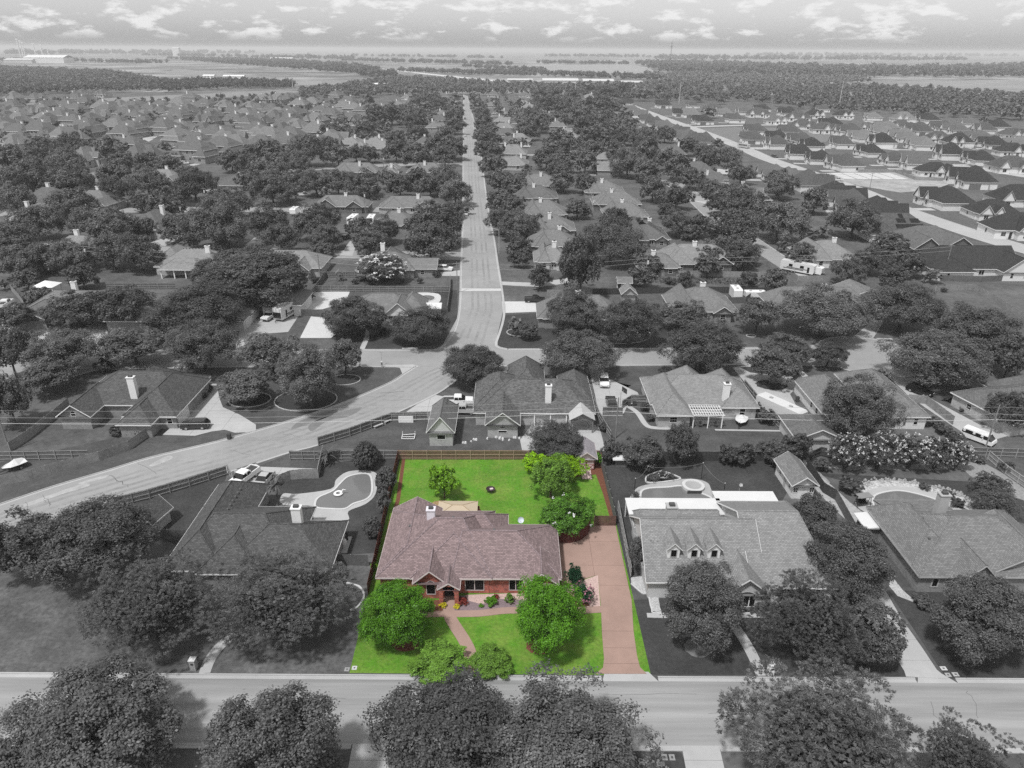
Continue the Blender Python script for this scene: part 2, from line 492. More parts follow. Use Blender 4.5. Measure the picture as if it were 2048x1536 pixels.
kerb('kerb', SL_up, 1); kerb('kerb', SL_lo, -1)
kerb('kerb', LSL, 1); kerb('kerb', LSR, -1)
kerb('kerb', [(21.85, 141.75), (57.02, 142.77)] + bulb[:16], -1)
kerb('kerb', bulb[16:] + [(59.97, 151.73), (22.97, 150.60), (-1.07, 149.96)], -1)
sheet('kerb_corner', [(-22.85, 135.40), (-20.13, 140.64), (-21.53, 141.43), (-28.59, 140.80), (-24.08, 139.52)], 0.03, GR['concrete'])
sheet('crossing_band', [(-14.46, 193.52), (-3.27, 193.72), (-3.30, 196.05), (-14.62, 195.85)], 0.03, GR['white'])
# darker patches on the curved street
for P in ([(-39.66, 112.22), (-38.96, 115.28), (-35.98, 118.09), (-32.88, 120.17), (-33.92, 117.31), (-36.52, 114.72)], [(-36.90, 113.38), (-35.49, 116.10), (-31.56, 119.36), (-28.63, 120.85), (-30.20, 117.35), (-33.92, 115.33), (-35.70, 111.52)]):
    sheet('road_patch', smoothline(P, 4, True), 0.024, M('asphalt_dark', 0.17, amp=0.2, sc=0.5))
for P in ([(-73.35, 88.05), (-70.60, 90.97), (-67.31, 94.05), (-65.99, 93.49), (-69.07, 90.99), (-71.86, 88.06)], [(-67.94, 94.47), (-64.75, 96.68), (-64.78, 95.65), (-67.31, 94.05)], [(-59.37, 99.76), (-57.76, 102.64), (-56.58, 101.84), (-58.41, 99.46)]):
    sheet('road_patch', smoothline(P, 4, True), 0.024, M('asphalt_dusty', 0.34, amp=0.25, sc=0.8))
# tyre-worn lanes and sealed cracks
mid = lambda A, B, t: [(a[0] + (b[0] - a[0]) * t, a[1] + (b[1] - a[1]) * t) for a, b in zip(A, B)]
def resamp(P, n=36):
    d = [0]
    for i in range(len(P) - 1): d.append(d[-1] + math.dist(P[i], P[i + 1]))
    o = []
    for k in range(n + 1):
        t = d[-1] * k / n; i = 0
        while i < len(d) - 2 and d[i + 1] < t: i += 1
        f = (t - d[i]) / max(d[i + 1] - d[i], 1e-6); o.append((P[i][0] + (P[i + 1][0] - P[i][0]) * f, P[i][1] + (P[i + 1][1] - P[i][1]) * f))
    return o
for A, B, nm in ((LE, RE, 'a'), (LSL[3:], LSR[3:], 'b')):
    A, B = resamp(A), resamp(B)
    mb = MB()
    for t in (.28, .42, .6, .74): ribbon(mb, mid(A, B, t), -.32, .32, .019)
    tag(mb.build('worn_lanes', M('lane_dark', 0.24, amp=0.2, sc=0.8, amp2=0.2, sc2=0.08)), kind='structure')
    mb = MB()
    for k in range(22):
        i = rnd.randrange(2, 30); t = rnd.uniform(0.02, .5); t1 = t + rnd.uniform(.2, .45)
        q = None
        for s_ in range(7):
            u = t + (t1 - t) * s_ / 6; p = mid(A, B, min(u, .97))[i]; p = (p[0] + rnd.uniform(-.25, .25), p[1] + rnd.uniform(-.25, .25))
            if q: ribbon(mb, [q, p], -.03, .03, .026)
            q = p
    tag(mb.build('road_cracks', MATS['tar']), kind='structure')
# --- streets further out
def road(pts, w, mat, z=0.02, k=True, name='road'):
    ln = smoothline(pts, 4)
    mb = MB(); ribbon(mb, ln, -w / 2, w / 2, z); o = tag(mb.build(name, mat), kind='structure')
    if k:
        kb = MB(); ribbon(kb, ln, w / 2, w / 2 + 0.5, z + 0.02); ribbon(kb, ln, -w / 2 - 0.5, -w / 2, z + 0.02)
        kb.build('kerb', GR['concrete'], o)
    return o
road([(-176.45, 241.06), (-122.86, 236.80), (-85.01, 234.96), (-54.19, 232.38), (-16.48, 231.25)], 8.5, GR['asphalt2'], 0.016)
road([(-210.32, 292.80), (-153.23, 302.35), (-90.64, 305.05), (-21.31, 305.84)], 8.5, GR['asphalt2'], 0.016)
road([(-130.31, 409.71), (-78.30, 432.46), (-29.88, 438.27)], 8.5, GR['asphalt2'], 0.016)
road([(-308.17, 504.69), (-263.59, 503.90), (-286.84, 617.39), (-231.01, 568.84)], 8.5, GR['concrete'], 0.03)
road([(-289.24, 642.02), (-226.11, 597.45), (-171.72, 548.79), (-116.90, 532.96)], 8.5, GR['concrete'], 0.03)
road([(81.69, 386.32), (84.25, 350.03), (84.96, 327.57), (84.22, 296.45), (84.56, 263.08), (85.80, 237.89), (86.85, 216.70)], 9, GR['asphalt2'], 0.02)
road([(145.86, 945.63), (149.46, 830.43), (154.45, 723.76), (159.21, 640.69), (162.13, 525.01), (161.71, 469.23), (168.15, 398.99), (170.47, 356.65), (169.30, 315.19), (173.40, 269.96), (178.22, 244.55), (185.34, 218.60)], 10.5, M('road_pale', 0.36, amp=0.06, sc=0.5, amp2=0.1, sc2=0.05), 0.03)
road([(160.71, 675.42), (203.45, 691.75), (247.23, 699.01), (279.47, 686.57)], 8.5, GR['concrete'], 0.04)
road([(163.56, 525.07), (201.96, 523.92), (244.12, 540.13), (269.74, 518.52)], 8.5, GR['concrete'], 0.04)
road([(264.95, 447.11), (273.85, 431.46), (283.29, 406.25), (293.26, 380.64)], 9, GR['concrete'], 0.04)
road([(273.06, 775.21), (336.62, 756.18), (373.04, 682.49), (445.32, 655.64)], 8.5, GR['concrete'], 0.04)
# --- lawns of the near plots
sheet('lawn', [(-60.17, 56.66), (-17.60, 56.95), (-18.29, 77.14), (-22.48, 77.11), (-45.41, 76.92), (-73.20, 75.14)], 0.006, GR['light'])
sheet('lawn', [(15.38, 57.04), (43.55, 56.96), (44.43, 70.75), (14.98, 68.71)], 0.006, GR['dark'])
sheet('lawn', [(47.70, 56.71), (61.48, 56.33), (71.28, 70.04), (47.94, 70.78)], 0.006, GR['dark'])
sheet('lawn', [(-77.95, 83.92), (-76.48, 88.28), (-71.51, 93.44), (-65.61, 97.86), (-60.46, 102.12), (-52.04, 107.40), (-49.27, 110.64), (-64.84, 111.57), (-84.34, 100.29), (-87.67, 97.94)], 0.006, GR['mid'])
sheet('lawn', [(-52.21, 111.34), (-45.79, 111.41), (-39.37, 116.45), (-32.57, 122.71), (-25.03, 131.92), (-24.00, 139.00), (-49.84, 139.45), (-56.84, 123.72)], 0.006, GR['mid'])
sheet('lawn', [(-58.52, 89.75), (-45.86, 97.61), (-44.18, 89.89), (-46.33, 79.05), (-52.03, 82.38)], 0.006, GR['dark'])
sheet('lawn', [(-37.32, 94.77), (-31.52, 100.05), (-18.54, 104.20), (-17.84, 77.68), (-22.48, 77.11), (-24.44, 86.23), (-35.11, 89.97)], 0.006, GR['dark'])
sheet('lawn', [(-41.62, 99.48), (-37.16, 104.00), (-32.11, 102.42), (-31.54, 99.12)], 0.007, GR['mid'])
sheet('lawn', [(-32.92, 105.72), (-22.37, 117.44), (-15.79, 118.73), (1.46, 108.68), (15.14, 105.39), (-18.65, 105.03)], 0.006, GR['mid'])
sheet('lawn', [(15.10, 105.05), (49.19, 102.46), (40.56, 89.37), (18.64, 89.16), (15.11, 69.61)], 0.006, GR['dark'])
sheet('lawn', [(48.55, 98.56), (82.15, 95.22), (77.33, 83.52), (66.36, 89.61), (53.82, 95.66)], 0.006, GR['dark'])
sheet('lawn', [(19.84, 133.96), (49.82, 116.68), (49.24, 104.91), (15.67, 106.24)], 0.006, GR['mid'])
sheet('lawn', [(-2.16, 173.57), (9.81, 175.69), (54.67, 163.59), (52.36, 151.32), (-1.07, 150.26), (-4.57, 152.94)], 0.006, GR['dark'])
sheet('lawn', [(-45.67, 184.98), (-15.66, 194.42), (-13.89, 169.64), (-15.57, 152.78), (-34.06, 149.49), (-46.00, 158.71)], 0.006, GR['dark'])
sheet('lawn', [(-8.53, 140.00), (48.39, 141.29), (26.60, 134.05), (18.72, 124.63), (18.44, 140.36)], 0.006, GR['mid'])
# --- the plot shown in colour
sheet('lawn', [(-17.67, 57.02), (15.41, 56.90), (15.04, 105.22), (-18.71, 104.86)], 0.01, GR['green'])
DR = [(6.95, 82.67), (9.03, 81.99), (10.91, 83.17), (12.52, 84.13), (15.03, 84.03), (15.04, 68.71), (14.91, 67.39), (14.49, 63.48), (14.31, 59.66), (14.40, 58.15), (14.91, 57.17), (9.52, 57.14), (10.26, 57.91), (10.52, 59.20), (10.72, 62.98), (11.09, 67.36), (11.30, 73.34), (9.79, 78.45), (6.63, 78.42)]
DRL = [(6.24, 82.66), (10.23, 82.70), (12.52, 84.13), (15.03, 84.03), (15.04, 68.71), (14.91, 67.39), (11.09, 67.36), (11.36, 73.34), (6.53, 71.20), (6.50, 77.35)]
DRF = [(11.09, 67.36), (14.91, 67.39), (14.49, 63.48), (14.31, 59.66), (14.38, 58.01), (14.95, 57.11), (9.40, 57.07), (10.26, 57.91), (10.52, 59.20), (10.72, 62.98)]
d1 = slabs('driveway', DRL, 0.02, GR['pink'], GR['pinkjoint'], xs=(10.9,), ys=(71.3, 75.2, 80.2))
d2 = slabs('driveway', DRF, 0.02, GR['pink'], GR['pinkjoint'], ys=(58.5, 60.8, 63.4))
# front path and cross walk
PW = smoothline([(-7.72, 69.61), (-7.59, 67.22), (-7.41, 65.77), (-6.62, 64.13), (-5.61, 62.31), (-4.74, 60.42), (-4.36, 58.59), (-4.27, 57.04)], 4)
mb = MB(); ribbon(mb, PW, -0.72, 0.72, 0.0, z1=0.07); tag(mb.build('path', GR['pink']), kind='structure')
mb = MB(); ribbon(mb, smoothline([(-7.01, 66.11), (-3.74, 66.22), (-0.09, 66.76), (4.78, 66.54), (11.24, 67.02)], 4), -0.55, 0.55, 0.0, z1=0.06); tag(mb.build('path', GR['pink']), kind='structure')
mb = MB(); ribbon(mb, smoothline([(-12.18, 65.74), (-9.79, 66.01), (-8.04, 66.11)], 4), -0.5, 0.5, 0.0, z1=0.06); tag(mb.build('path', GR['pink']), kind='structure')
# planting beds
sheet('flower_bed', [(-6.93, 66.62), (-7.19, 69.25), (-0.74, 69.66), (1.65, 69.32), (3.60, 67.57), (-0.71, 67.10), (-3.75, 66.56)], 0.02, M('mulch_mauve', (0.2, 0.15, 0.16), amp=0.4, sc=5.0))
sheet('gravel_bed', [(-5.76, 69.44), (1.66, 69.86), (1.89, 68.61), (-1.35, 68.76), (-2.27, 68.04), (-3.81, 67.86), (-5.20, 68.38)], 0.026, GR['pinkgravel'])
sheet('gravel_bed', [(6.58, 70.92), (11.36, 73.34), (11.02, 67.28), (8.49, 67.17), (4.80, 66.88)], 0.016, GR['pinkgravel'])
sheet('mulch_bed', [(6.68, 69.54), (8.77, 70.47), (9.76, 67.61), (7.27, 67.25)], 0.026, GR['brownmulch'])
sheet('flower_bed', [(-11.05, 66.42), (-8.08, 66.62), (-8.32, 68.53), (-10.99, 68.51)], 0.02, GR['brownmulch'])
sheet('mulch_bed', [(9.78, 96.68), (14.30, 97.77), (15.00, 104.88), (10.81, 104.84)], 0.016, GR['brownmulch'])
sheet('mulch_bed', [(15.00, 104.88), (15.30, 104.55), (15.12, 84.15), (14.54, 84.15), (14.11, 92.46), (13.63, 97.46)], 0.02, GR['brownmulch'])
sheet('bare_soil', [(-17.41, 72.14), (-17.74, 83.86), (-17.53, 90.14), (-18.45, 104.20), (-17.87, 103.71), (-16.92, 90.14), (-17.09, 83.87), (-16.57, 72.15)], 0.016, GR['brownmulch'])
for cx, cy, r in ((1062, 1291, 1.3), (808, 1288, 1.5), (884, 1009, 1.3)):
    pass
def disc(name, c, rx, ry, z, mat, n=20):
    return sheet(name, [(c[0] + rx * math.cos(2 * math.pi * i / n) * (1 + 0.06 * math.sin(3 * i)), c[1] + ry * math.sin(2 * math.pi * i / n)) for i in range(n)], z, mat)
disc('mulch_ring', (3.27, 61.07), 1.5, 1.3, 0.016, GR['brownmulch'])
disc('mulch_ring', (-12.07, 61.42), 1.6, 1.3, 0.016, GR['brownmulch'])
disc('bare_soil', (-10.43, 88.89), 1.8, 1.2, 0.016, M('soil_tan', (0.3, 0.2, 0.1), amp=0.4, sc=3))
disc('mulch_ring', (21.44, 60.90), 1.5, 1.45, 0.016, M('tree_ring', 0.16, amp=0.3, sc=4))
# garden edging next door
# --- walks and drives of the neighbours
def walk(pts, w, mat, z1=0.06, name='path'):
    mb = MB(); ribbon(mb, smoothline(pts, 4), -w / 2, w / 2, 0.0, z1=z1); return tag(mb.build(name, mat), kind='structure')
walk([(-32.24, 62.67), (-33.27, 60.74), (-33.65, 58.75), (-33.51, 56.85)], 1.25, GR['concrete'])
walk([(26.19, 65.69), (26.95, 63.10), (27.39, 60.27), (27.58, 56.92)], 1.25, GR['concrete'])
walk([(16.52, 66.04), (19.90, 65.98), (30.86, 66.15)], 0.75, GR['concrete'])
sheet('gravel_bed', [(15.60, 72.89), (18.81, 73.40), (18.35, 67.42), (18.45, 66.31), (17.32, 66.81), (17.25, 69.62), (16.54, 69.89), (15.42, 71.64)], 0.02, GR['gravel'])
walk([(15.42, 71.64), (16.54, 69.89), (17.25, 69.62), (17.26, 67.15), (18.15, 66.30), (26.37, 66.37), (31.61, 66.57)], 0.16, GR['white'], 0.14, 'bed_edging')
sheet('mulch_bed', [(17.14, 66.47), (31.64, 66.66), (31.81, 68.13), (18.40, 67.68)], 0.016, GR['mulch'])
slabs('driveway', [(44.50, 71.50), (47.62, 71.05), (47.21, 65.93), (47.29, 60.63), (47.24, 57.88), (47.77, 56.64), (43.36, 56.89), (43.55, 57.72), (43.55, 60.24), (43.31, 65.49)], 0.02, GR['concrete'], GR['joint'], ys=(59.2, 62.3, 66))
sheet('gravel_bed', [(49.76, 73.65), (49.86, 70.79), (50.40, 68.98), (50.09, 68.62), (48.68, 69.69), (48.49, 71.53)], 0.02, GR['gravel'])
slabs('driveway', [(-45.35, 97.77), (-42.12, 100.25), (-41.17, 99.33), (-31.87, 98.81), (-32.49, 98.05), (-36.30, 96.67), (-37.18, 93.77), (-43.07, 93.16)], 0.02, GR['concrete'], GR['joint'], xs=(-41, -37.5, -34), ys=(97.5,))
slabs('driveway', [(-60.27, 130.99), (-56.84, 123.72), (-55.07, 120.53), (-50.78, 117.51), (-46.52, 113.65), (-45.67, 111.04), (-49.27, 110.64), (-51.45, 111.72), (-53.47, 111.14), (-55.92, 109.48), (-61.80, 109.78), (-61.14, 114.44), (-61.59, 125.87), (-61.59, 130.97)], 0.02, GR['concrete'], GR['joint'], xs=(-62, -57, -52), ys=(110.5, 114, 118, 122))
sheet('driveway', [(-51.50, 171.65), (-47.03, 170.60), (-42.34, 159.42), (-42.93, 156.80), (-50.24, 156.69)], 0.02, GR['white'])
sheet('patio', [(-57.28, 191.85), (-45.88, 192.51), (-45.22, 182.87), (-50.44, 176.68), (-54.09, 176.62)], 0.02, GR['white'])
sheet('driveway', [(-66.15, 168.82), (-54.81, 173.49), (-54.20, 160.58), (-60.50, 159.15), (-61.69, 152.12), (-63.13, 149.68), (-65.86, 160.07)], 0.02, GR['concrete'])
sheet('driveway', [(-2.84, 184.43), (9.54, 184.64), (9.19, 176.47), (-2.44, 175.11)], 0.02, GR['white'])
sheet('driveway', [(-3.71, 202.84), (7.33, 201.55), (16.50, 206.77), (16.60, 201.72), (7.94, 197.67), (-3.50, 199.39)], 0.02, GR['concrete'])
slabs('driveway', [(-17.82, 123.10), (-15.45, 126.44), (-13.70, 125.79), (-7.76, 125.42), (-7.57, 121.73), (-11.72, 119.59), (-15.29, 119.35), (-20.85, 117.26)], 0.02, GR['concrete'], GR['joint'], xs=(-16, -11.5))
sheet('driveway', [(-7.82, 136.62), (-0.97, 137.74), (-1.44, 132.46), (-7.07, 131.67)], 0.02, GR['concrete'])
slabs('driveway', [(16.48, 139.01), (19.54, 139.58), (20.03, 134.71), (25.14, 128.08), (25.32, 124.28), (22.27, 122.09), (20.73, 117.94), (16.33, 117.89), (16.50, 126.83)], 0.02, GR['concrete'], GR['joint'], xs=(19.5,), ys=(116, 120, 125, 131))
sheet('driveway', [(47.70, 140.75), (51.91, 142.15), (52.84, 138.18), (58.63, 136.47), (60.09, 133.25), (55.57, 127.77), (53.86, 113.83), (48.05, 114.72), (48.31, 129.52)], 0.02, GR['concrete'])
disc('lawn', (53.25, 131.95), 3.2, 2.4, 0.05, GR['dark'])
sheet('lawn', [(49.33, 140.77), (59.58, 142.26), (62.23, 139.09), (60.75, 136.49), (55.09, 136.93), (50.70, 138.16)], 0.05, GR['dark'])
sheet('driveway', [(79.25, 135.47), (84.79, 136.05), (82.24, 129.48), (83.06, 124.97), (86.06, 115.15), (90.22, 115.20), (88.55, 111.07), (82.08, 108.15), (80.76, 114.71), (79.61, 122.13), (78.97, 127.60)], 0.02, GR['concrete'])
sheet('driveway', [(94.04, 175.89), (98.95, 177.14), (90.15, 164.12), (85.89, 158.05), (80.88, 158.30), (89.01, 167.62)], 0.02, GR['concrete'])
sheet('driveway', [(104.16, 157.67), (110.20, 150.04), (107.83, 147.10), (100.36, 152.91)], 0.02, GR['concrete'])
sheet('patio', [(1.46, 108.68), (4.49, 116.56), (15.21, 114.35), (15.96, 112.84), (16.07, 104.56), (1.85, 104.41)], 0.02, GR['concrete'])
walk([(22.27, 122.09), (23.74, 119.19), (24.55, 114.45), (26.00, 113.33), (29.14, 113.18)], 1.0, GR['concrete'])
walk([(36.72, 112.70), (48.39, 112.46)], 0.5, GR['concrete'])
walk([(-35.24, 163.94), (-34.42, 155.64), (-34.28, 149.49)], 1.2, GR['concrete'])
walk([(61.48, 139.08), (61.90, 134.50)], 1.4, GR['concrete'])
for P in ([(-128.03, 244.19), (-124.58, 258.28), (-119.68, 258.40), (-120.21, 242.27)], [(-93.23, 244.25), (-93.48, 256.68), (-90.23, 256.76), (-86.94, 240.93)], [(-57.37, 231.68), (-58.03, 250.75), (-55.36, 250.81), (-52.97, 230.50)], [(-85.82, 287.35), (-79.45, 294.22), (-84.01, 312.71), (-91.78, 309.25)], [(-85.07, 292.13), (-83.22, 309.48), (-79.25, 306.40), (-81.05, 288.41)], [(80.04, 330.99), (84.41, 325.22), (90.53, 314.16), (91.22, 325.41)], [(-22.29, 211.86), (-15.72, 214.72), (-15.30, 208.26), (-21.18, 208.15)],
          [(-128.29, 175.41), (-117.36, 168.01), (-105.20, 151.50), (-110.90, 151.41)], [(-102.91, 151.53), (-105.53, 168.20), (-99.95, 164.70), (-91.66, 148.68), (-98.64, 147.99)], [(-166.66, 246.18), (-163.56, 249.86), (-154.64, 236.12), (-159.65, 236.02)], [(-128.54, 167.84), (-136.05, 183.45), (-118.90, 164.41), (-109.19, 151.44), (-115.46, 151.35)], [(86.85, 216.70), (93.19, 225.49), (96.79, 214.13), (87.60, 206.04)]):
    sheet('driveway', P, 0.024, GR['concrete'])
# --- swimming pools
WATER = M('pool_water', 0.15, rough=0.08, amp=0.06, sc=0.5, spec=0.6)
def pool(deck, water, dm, extra=None):
    d = sheet('pool_deck', smoothline(deck, 4, True), 0.05, dm)
    w = smoothline(water, 5, True)
    if area(w) < 0: w = w[::-1]
    cp = MB(); ribbon(cp, w + [w[0]], -0.32, 0.0, 0.051, z1=0.12)
    tag(cp.build('pool_coping', M('coping', 0.5, amp=0.08)), kind='structure')
    return sheet('pool_water', w, 0.056, WATER)
pool([(-29.42, 88.20), (-34.27, 88.67), (-35.12, 91.58), (-32.75, 91.60), (-28.08, 93.02), (-27.88, 95.58), (-26.77, 97.80), (-24.71, 98.43), (-22.35, 98.00), (-21.42, 96.37), (-20.92, 91.72), (-21.88, 89.05), (-24.11, 87.11), (-23.83, 84.76), (-28.98, 84.48)],
     [(-29.36, 88.85), (-29.26, 90.56), (-27.53, 92.34), (-26.83, 94.44), (-26.05, 96.33), (-24.23, 97.23), (-22.75, 96.65), (-21.74, 92.39), (-22.13, 90.36), (-23.86, 89.16), (-24.86, 87.86), (-27.02, 87.84), (-28.79, 88.08)], M('deck_pale', 0.38, amp=0.1, sc=0.5))
pool([(18.03, 89.16), (19.04, 92.78), (20.53, 94.34), (23.45, 95.22), (26.84, 96.27), (29.64, 96.29), (31.12, 95.15), (31.18, 92.90), (31.63, 89.29), (24.57, 88.70)],
     [(20.05, 91.84), (21.16, 93.36), (24.52, 93.81), (26.94, 94.12), (29.10, 92.33), (30.47, 90.99), (30.72, 89.28), (25.29, 88.58), (20.30, 89.18)], M('deck_mid', 0.33, amp=0.12, sc=0.6))
pool([(54.10, 92.16), (56.87, 93.98), (60.13, 94.58), (63.80, 94.05), (66.53, 91.87), (66.96, 89.88), (66.93, 87.31), (59.47, 86.50), (53.23, 87.19), (52.12, 89.74)],
     [(55.17, 90.29), (56.66, 92.18), (60.39, 93.18), (63.59, 91.84), (65.28, 89.99), (64.59, 88.05), (59.92, 87.37), (55.19, 88.22)], M('deck_pale', 0.38))
pool([(-27.39, 191.46), (-20.71, 190.68), (-19.97, 182.88), (-24.39, 180.32), (-26.35, 185.31)], [(-25.79, 187.48), (-24.06, 189.28), (-21.88, 188.43), (-21.48, 185.82), (-23.07, 184.09), (-24.75, 184.48)], GR['white'])
# beds of the right-hand gardens
sheet('gravel_bed', smoothline([(49.00, 101.50), (51.92, 100.90), (64.41, 101.03), (76.55, 101.94), (79.36, 100.40), (80.75, 93.10), (78.97, 90.38), (74.61, 95.87), (73.71, 99.88), (69.33, 99.38), (66.27, 99.81), (62.75, 99.31), (58.92, 99.89), (55.35, 99.24), (51.55, 99.97), (50.19, 98.58), (50.63, 95.63), (48.86, 95.18)], 3, True), 0.02, M('bed_grey', 0.24, amp=0.4, sc=3.0))
sheet('gravel_bed', smoothline([(48.18, 99.32), (50.12, 96.35), (51.45, 90.13), (52.48, 85.70), (50.70, 81.00), (49.59, 83.28), (48.13, 89.44), (47.56, 94.88)], 3, True), 0.024, M('bed_pale', 0.34, amp=0.35, sc=2.0))
sheet('rock_bed', smoothline([(54.34, 94.67), (57.61, 96.13), (61.29, 96.31), (64.53, 95.62), (67.20, 93.94), (69.40, 92.31), (69.40, 90.29), (69.02, 87.71), (67.10, 90.27), (65.03, 92.81), (61.17, 94.45), (57.02, 93.99), (54.14, 92.43)], 3, True), 0.03, M('bed_rock', 0.42, amp=0.6, sc=2.5))
sheet('flower_bed', smoothline([(21.66, 96.80), (23.24, 98.01), (24.46, 98.47), (26.04, 97.44), (27.00, 96.27), (24.78, 95.52), (23.45, 95.22), (21.47, 95.20)], 3, True), 0.06, GR['mulch'])
eb = smoothline([(21.66, 96.80), (23.24, 98.01), (24.46, 98.47), (26.04, 97.44), (27.00, 96.27), (24.78, 95.52), (23.45, 95.22), (21.47, 95.20)], 3, True)
mb = MB(); ribbon(mb, eb + [eb[0]], -0.1, 0.12, 0.0, z1=0.22); tag(mb.build('bed_edging', GR['white']), kind='structure')
for P in (smoothline([(-33.05, 71.26), (-24.67, 72.27), (-20.24, 71.17), (-19.01, 70.44), (-18.34, 68.90), (-18.80, 67.13), (-19.59, 66.53)], 4),):
    mb = MB(); ribbon(mb, P, -0.12, 0.12, 0.0, z1=0.18); tag(mb.build('bed_edging', GR['white']), kind='structure')
for c, r in (((-40.15, 123.92), 6.0), ((-34.55, 133.26), 3.2), ((-51.02, 123.79), 4.0), ((1.87, 161.09), 3.2), ((25.41, 160.44), 8.0), ((57.39, 159.59), 1.1)):
    n = 24
    P = [(c[0] + r * math.cos(2 * math.pi * i / n), c[1] + r * 0.8 * math.sin(2 * math.pi * i / n)) for i in range(n + 1)]
    mb = MB(); ribbon(mb, P, -0.1, 0.1, 0.0, z1=0.14); tag(mb.build('bed_edging', GR['concrete']), kind='structure')
    sheet('mulch_bed', P[:-1], 0.016, GR['mulch'])
# --- right-hand subdivision ground and fields
sheet('grass', [(157.75, 912.79), (170.02, 405.89), (177.50, 230.22), (389.99, 451.71), (801.89, 960.11), (451.97, 1025.60)], 0.01, GR['pale'])
sheet('grass', [(156.18, 657.42), (199.45, 677.55), (334.33, 649.84), (230.49, 560.97), (168.76, 542.74), (163.53, 640.92)], 0.02, M('grass_field', 0.15, amp=0.15, sc=0.3))
sheet('building_site', [(172.10, 411.23), (191.53, 417.30), (219.54, 416.45), (232.12, 388.02), (216.04, 363.58), (188.40, 353.13), (176.80, 371.00)], 0.03, GR['dirt'])
sheet('grass', [(159.90, 609.32), (159.74, 500.66), (164.41, 405.70), (156.16, 370.35), (150.63, 414.07), (153.26, 513.58)], 0.016, GR['pale'])
sheet('field', [(148.74, 220.73), (177.34, 218.44), (164.15, 199.99), (139.08, 204.45)], 0.016, GR['pale'])
sheet('field', [(-650.25, 893.31), (-565.61, 972.20), (-539.74, 1047.77), (-384.79, 1264.36), (-344.46, 1237.21), (-332.72, 1139.46), (-457.35, 1001.23), (-528.60, 886.11)], 0.05, GR['fieldm'])

# ---------------------------------------------------------------- house builder
GLASS = M('window_glass', 0.008, rough=0.25, amp=0, spec=0.15)
TRIM = M('trim_white', 0.72, amp=0.05)
TRIMG = M('trim_grey', 0.4, amp=0.05)
DARK = M('black_and_shade', 0.02, amp=0)
WALLS = dict(
    red=brickmat('brick_red', (0.43, 0.088, 0.062), (0.2, 0.042, 0.038), (0.42, 0.26, 0.21), 0.3, 0.12, 0.014, 0.45, 0.9, 0.9, 0.25),
    brick=brickmat('brick_grey', 0.26, 0.16, 0.34, 0.26, 0.1, 0.012, 0.2, 0.9),
    pale=brickmat('brick_pale', 0.42, 0.3, 0.45, 0.3, 0.12, 0.012, 0.2, 0.9),
    dark=brickmat('brick_dark', 0.14, 0.08, 0.2, 0.26, 0.1, 0.012, 0.2, 0.9),
    white=M('wall_white', 0.66, amp=0.05, sc=0.8),
    cream=M('wall_cream', 0.5, amp=0.08, sc=0.8),
    siding=M('wall_siding', 0.34, amp=0.08, sc=0.8),
)
ROOFS = dict(
    mauve=roofmat('shingle_mauve', (0.225, 0.168, 0.169), 0.26, 0.1),
    dark=roofmat('shingle_dark', 0.092, 0.3, 0.12),
    mid=roofmat('shingle_mid', 0.13, 0.22, 0.12),
    grey=roofmat('shingle_grey', 0.18, 0.2, 0.1),
    light=roofmat('shingle_light', 0.23, 0.18, 0.1),
    speck=roofmat('shingle_speckled', 0.115, 0.4, 0.15),
    black=roofmat('shingle_black', 0.045, 0.25, 0.12),
    metal=M('roof_metal', 0.58, rough=0.5, amp=0.06, sc=0.4),
)
def addface(mb, P, m=0):
    a, b, c = Vector(P[0]), Vector(P[1]), Vector(P[2])
    n = (b - a).cross(c - a).normalized()
    u = Vector((0, 0, 1)).cross(n)
    if u.length < 1e-3: u = Vector((1, 0, 0))
    u.normalize(); v = n.cross(u)
    mb.face(P, m, [(Vector(p).dot(u), Vector(p).dot(v)) for p in P])
def wing_pts(w, dz=0.0):
    x0, x1, y0, y1, ax, ze, zr, i0, i1 = w
    ze += dz; zr += dz
    if ax == 'x':
        ym = (y0 + y1) / 2
        return [(x0, y0, ze), (x1, y0, ze), (x1, y1, ze), (x0, y1, ze), (x0 + i0, ym, zr), (x1 - i1, ym, zr)]
    xm = (x0 + x1) / 2   # order so that the ridge runs start->end along +y
    return [(x1, y0, ze), (x1, y1, ze), (x0, y1, ze), (x0, y0, ze), (xm, y0 + i0, zr), (xm, y1 - i1, zr)]
def roofz(wings, x, y):
    best = 0
    for w in wings:
        x0, x1, y0, y1, ax, ze, zr, i0, i1 = w
        if not (x0 <= x <= x1 and y0 <= y <= y1): continue
        if ax == 'x': s0, s1, t, T0, T1 = y0, y1, y, x - x0, x1 - x
        else: s0, s1, t, T0, T1 = x0, x1, x, y - y0, y1 - y
        z = ze + (zr - ze) * min(t - s0, s1 - t) / ((s1 - s0) / 2)
        if i0 > 0: z = min(z, ze + (zr - ze) * T0 / i0)
        if i1 > 0: z = min(z, ze + (zr - ze) * T1 / i1)
        best = max(best, z)
    return best
INS = 0.45
MESHC = {}
SIDE = {'S': 0.0, 'E': math.pi / 2, 'N': math.pi, 'W': -math.pi / 2}
